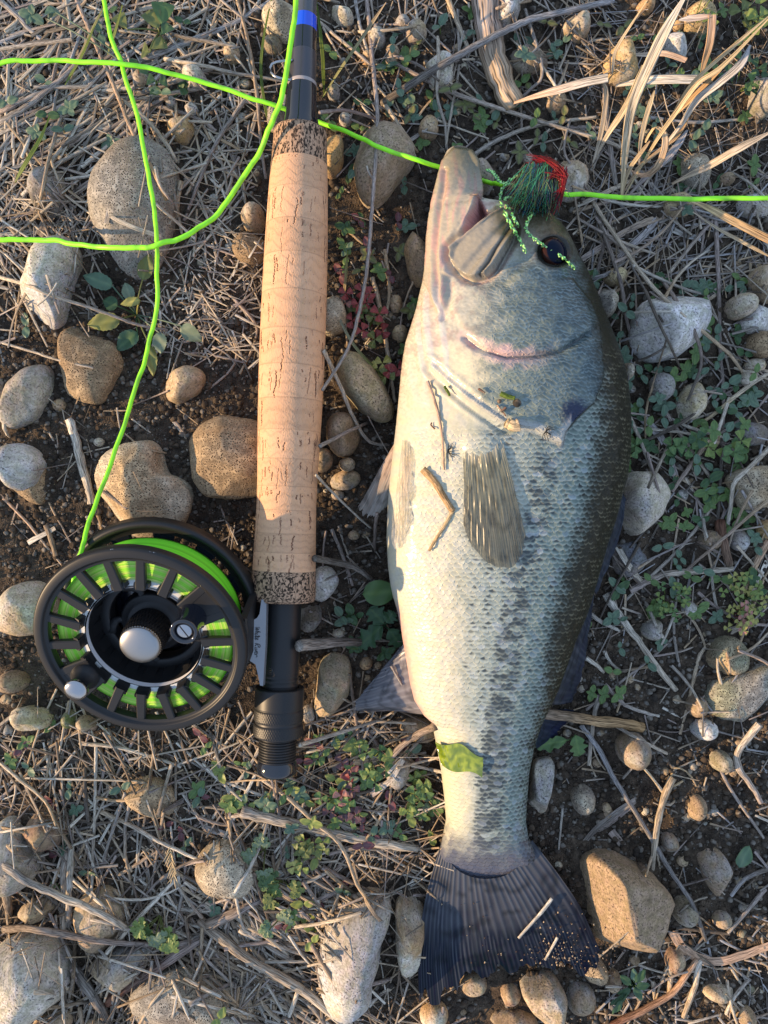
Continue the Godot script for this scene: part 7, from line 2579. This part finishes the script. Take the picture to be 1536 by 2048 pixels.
func pebbles() -> void:
	# small pebbles one can pick out in the bare soil
	var boxes := [[1090, 1230, 1530, 1560, 46, 9.0], [1100, 1560, 1530, 2040, 52, 10.0], [10, 640, 500, 1130, 24, 6.5], [650, 900, 780, 1420, 16, 8.0], [320, 30, 560, 560, 14, 10.0], [650, 30, 1120, 330, 22, 10.0], [1150, 40, 1530, 560, 16, 10.0], [880, 1960, 1250, 2045, 14, 9.0], [10, 1290, 240, 1480, 12, 11.0], [650, 440, 840, 720, 10, 10.0], [1200, 760, 1530, 1240, 14, 10.0]]
	var tones := ["grey", "tan", "brown", "pale", "olive", "dark", "grey", "brown"]
	var words := {"grey": "grey", "tan": "tan", "brown": "brown", "pale": "pale", "olive": "olive", "dark": "dark"}
	for b in boxes:
		for k in int(b[4]):
			var x: float = rng.randf_range(b[0], b[2])
			var y: float = rng.randf_range(b[1], b[3])
			if covered(x, y) or in_the_way(Vector2(x, y)):
				continue
			var r: float = b[5] * rng.randf_range(0.55, 1.3)
			var t: String = tones[rng.randi_range(0, tones.size() - 1)]
			stone("e %.1f,%.1f %.1f,%.1f %d" % [x, y, r, r * rng.randf_range(0.65, 0.95), rng.randi_range(0, 180)], r * 0.2 * rng.randf_range(0.8, 1.2), t, tones[rng.randi_range(0, 4)], 0, rng.randi_range(0, 3), "~small " + words[t] + " pebble", "small pebbles in the soil", "pebble", 0.0004)

func _ready() -> void:
	var cam := Camera3D.new()
	cam.name = "camera"
	cam.position = Vector3(0, H, 0)
	cam.rotation = Vector3(-PI * 0.5, 0, 0)
	cam.fov = rad_to_deg(2.0 * atan(1024.0 * K / H))
	cam.near = 0.01
	cam.far = 60.0
	add_child(cam)
	var env := Environment.new()
	env.background_mode = Environment.BG_SKY
	var sm := ProceduralSkyMaterial.new()
	sm.sky_top_color = Color(0.58, 0.67, 0.80)
	sm.sky_horizon_color = Color(0.86, 0.85, 0.83)
	sm.sky_curve = 0.14
	sm.ground_bottom_color = Color(0.25, 0.22, 0.18)
	sm.ground_horizon_color = Color(0.55, 0.52, 0.48)
	sm.sun_angle_max = 30.0
	var sky := Sky.new()
	sky.sky_material = sm
	env.sky = sky
	env.background_energy_multiplier = 1.03
	env.tonemap_mode = Environment.TONE_MAPPER_LINEAR
	env.tonemap_exposure = 1.88
	env.sdfgi_enabled = true
	env.ssao_enabled = true
	env.ssil_enabled = true
	var we := WorldEnvironment.new()
	we.name = "environment"
	we.environment = env
	add_child(we)
	var sun := DirectionalLight3D.new()
	sun.name = "sun"
	sun.light_energy = 1.45
	sun.light_color = Color(1.0, 0.85, 0.66)
	sun.light_angular_distance = 0.6
	sun.shadow_enabled = true
	# low evening sun from the left, a little from the foot of the photo
	var el := deg_to_rad(17.5)
	var az := deg_to_rad(12.0)
	var dir := Vector3(cos(el) * cos(az), -sin(el), -cos(el) * sin(az))
	sun.look_at_from_position(-dir * 5.0, Vector3.ZERO, Vector3.UP)
	add_child(sun)

	rng.seed = 20240
	n_soft = noise(0.018, 11, FastNoiseLite.TYPE_SIMPLEX_SMOOTH, 3)
	n_mid = noise(0.06, 12, FastNoiseLite.TYPE_SIMPLEX_SMOOTH, 3)
	n_fine = noise(0.05, 13, FastNoiseLite.TYPE_SIMPLEX_SMOOTH, 3)
	make_materials()
	marks = [[1000, 560, "the bass's head"], [800, 1130, "the bass's belly"], [1235, 900, "the bass's back"], [1000, 1850, "the tail fin"], [280, 1290, "the reel"], [555, 1480, "the rod butt"], [590, 430, "the upper grip"], [578, 830, "the middle grip"], [570, 1110, "the lower grip"], [1080, 385, "the lure"], [995, 110, "the driftwood branch"], [600, 100, "the rod blank"],
		[1250, 1830, "the golden-edged stone"], [1340, 650, "the big white stone"], [270, 420, "the big grey stone"], [768, 325, "the broad tan stone"], [285, 970, "the large tan stone"], [450, 910, "the porous brown stone"], [95, 560, "the log-shaped stone"], [62, 1960, "the corner boulder"], [710, 1920, "the cream stone"], [450, 1740, "the white pitted stone"], [735, 765, "the yellow stone"], [1285, 1005, "the pale flat stone"], [1262, 1120, "the slate"], [1480, 1395, "the lichened slab"], [1265, 1500, "the round brown stone"], [665, 1370, "the wedge stone"], [370, 768, "the smooth tan stone"], [40, 935, "the white-topped stone"], [1500, 975, "the speckled stone"], [88, 1655, "the rusty clod"], [1245, 270, "the golden grass"], [300, 650, "the saw-leaved rosette"], [660, 1660, "the fissured stick"], [1320, 1630, "the pale root"], [180, 725, "the dusty stone"], [370, 2005, "the grey boulder"], [245, 1930, "the flat grey stone"], [1380, 800, "the cream cobble"], [1520, 190, "the edge stone"], [1085, 1990, "the triangular stone"], [1440, 1700, "the grey cobble"], [1490, 1190, "the yellow stonecrop"], [1440, 400, "the gold blade"]]
	relief_start()
	build_stones()
	pebbles()
	bank_soil()
	build_ground()
	crumbs()
	build_fish()
	build_rod()
	build_reel()
	build_line()
	build_lure()
	build_litter()
	build_sticks()
	build_plants()
	build_bits()
	for o in seed_protos.values():
		o.free()
	var twice := 0
	for l in labels:
		if labels[l] > 1:
			twice += 1
	print("labels ", labels.size(), " repeated ", twice, " nodes ", get_child_count())
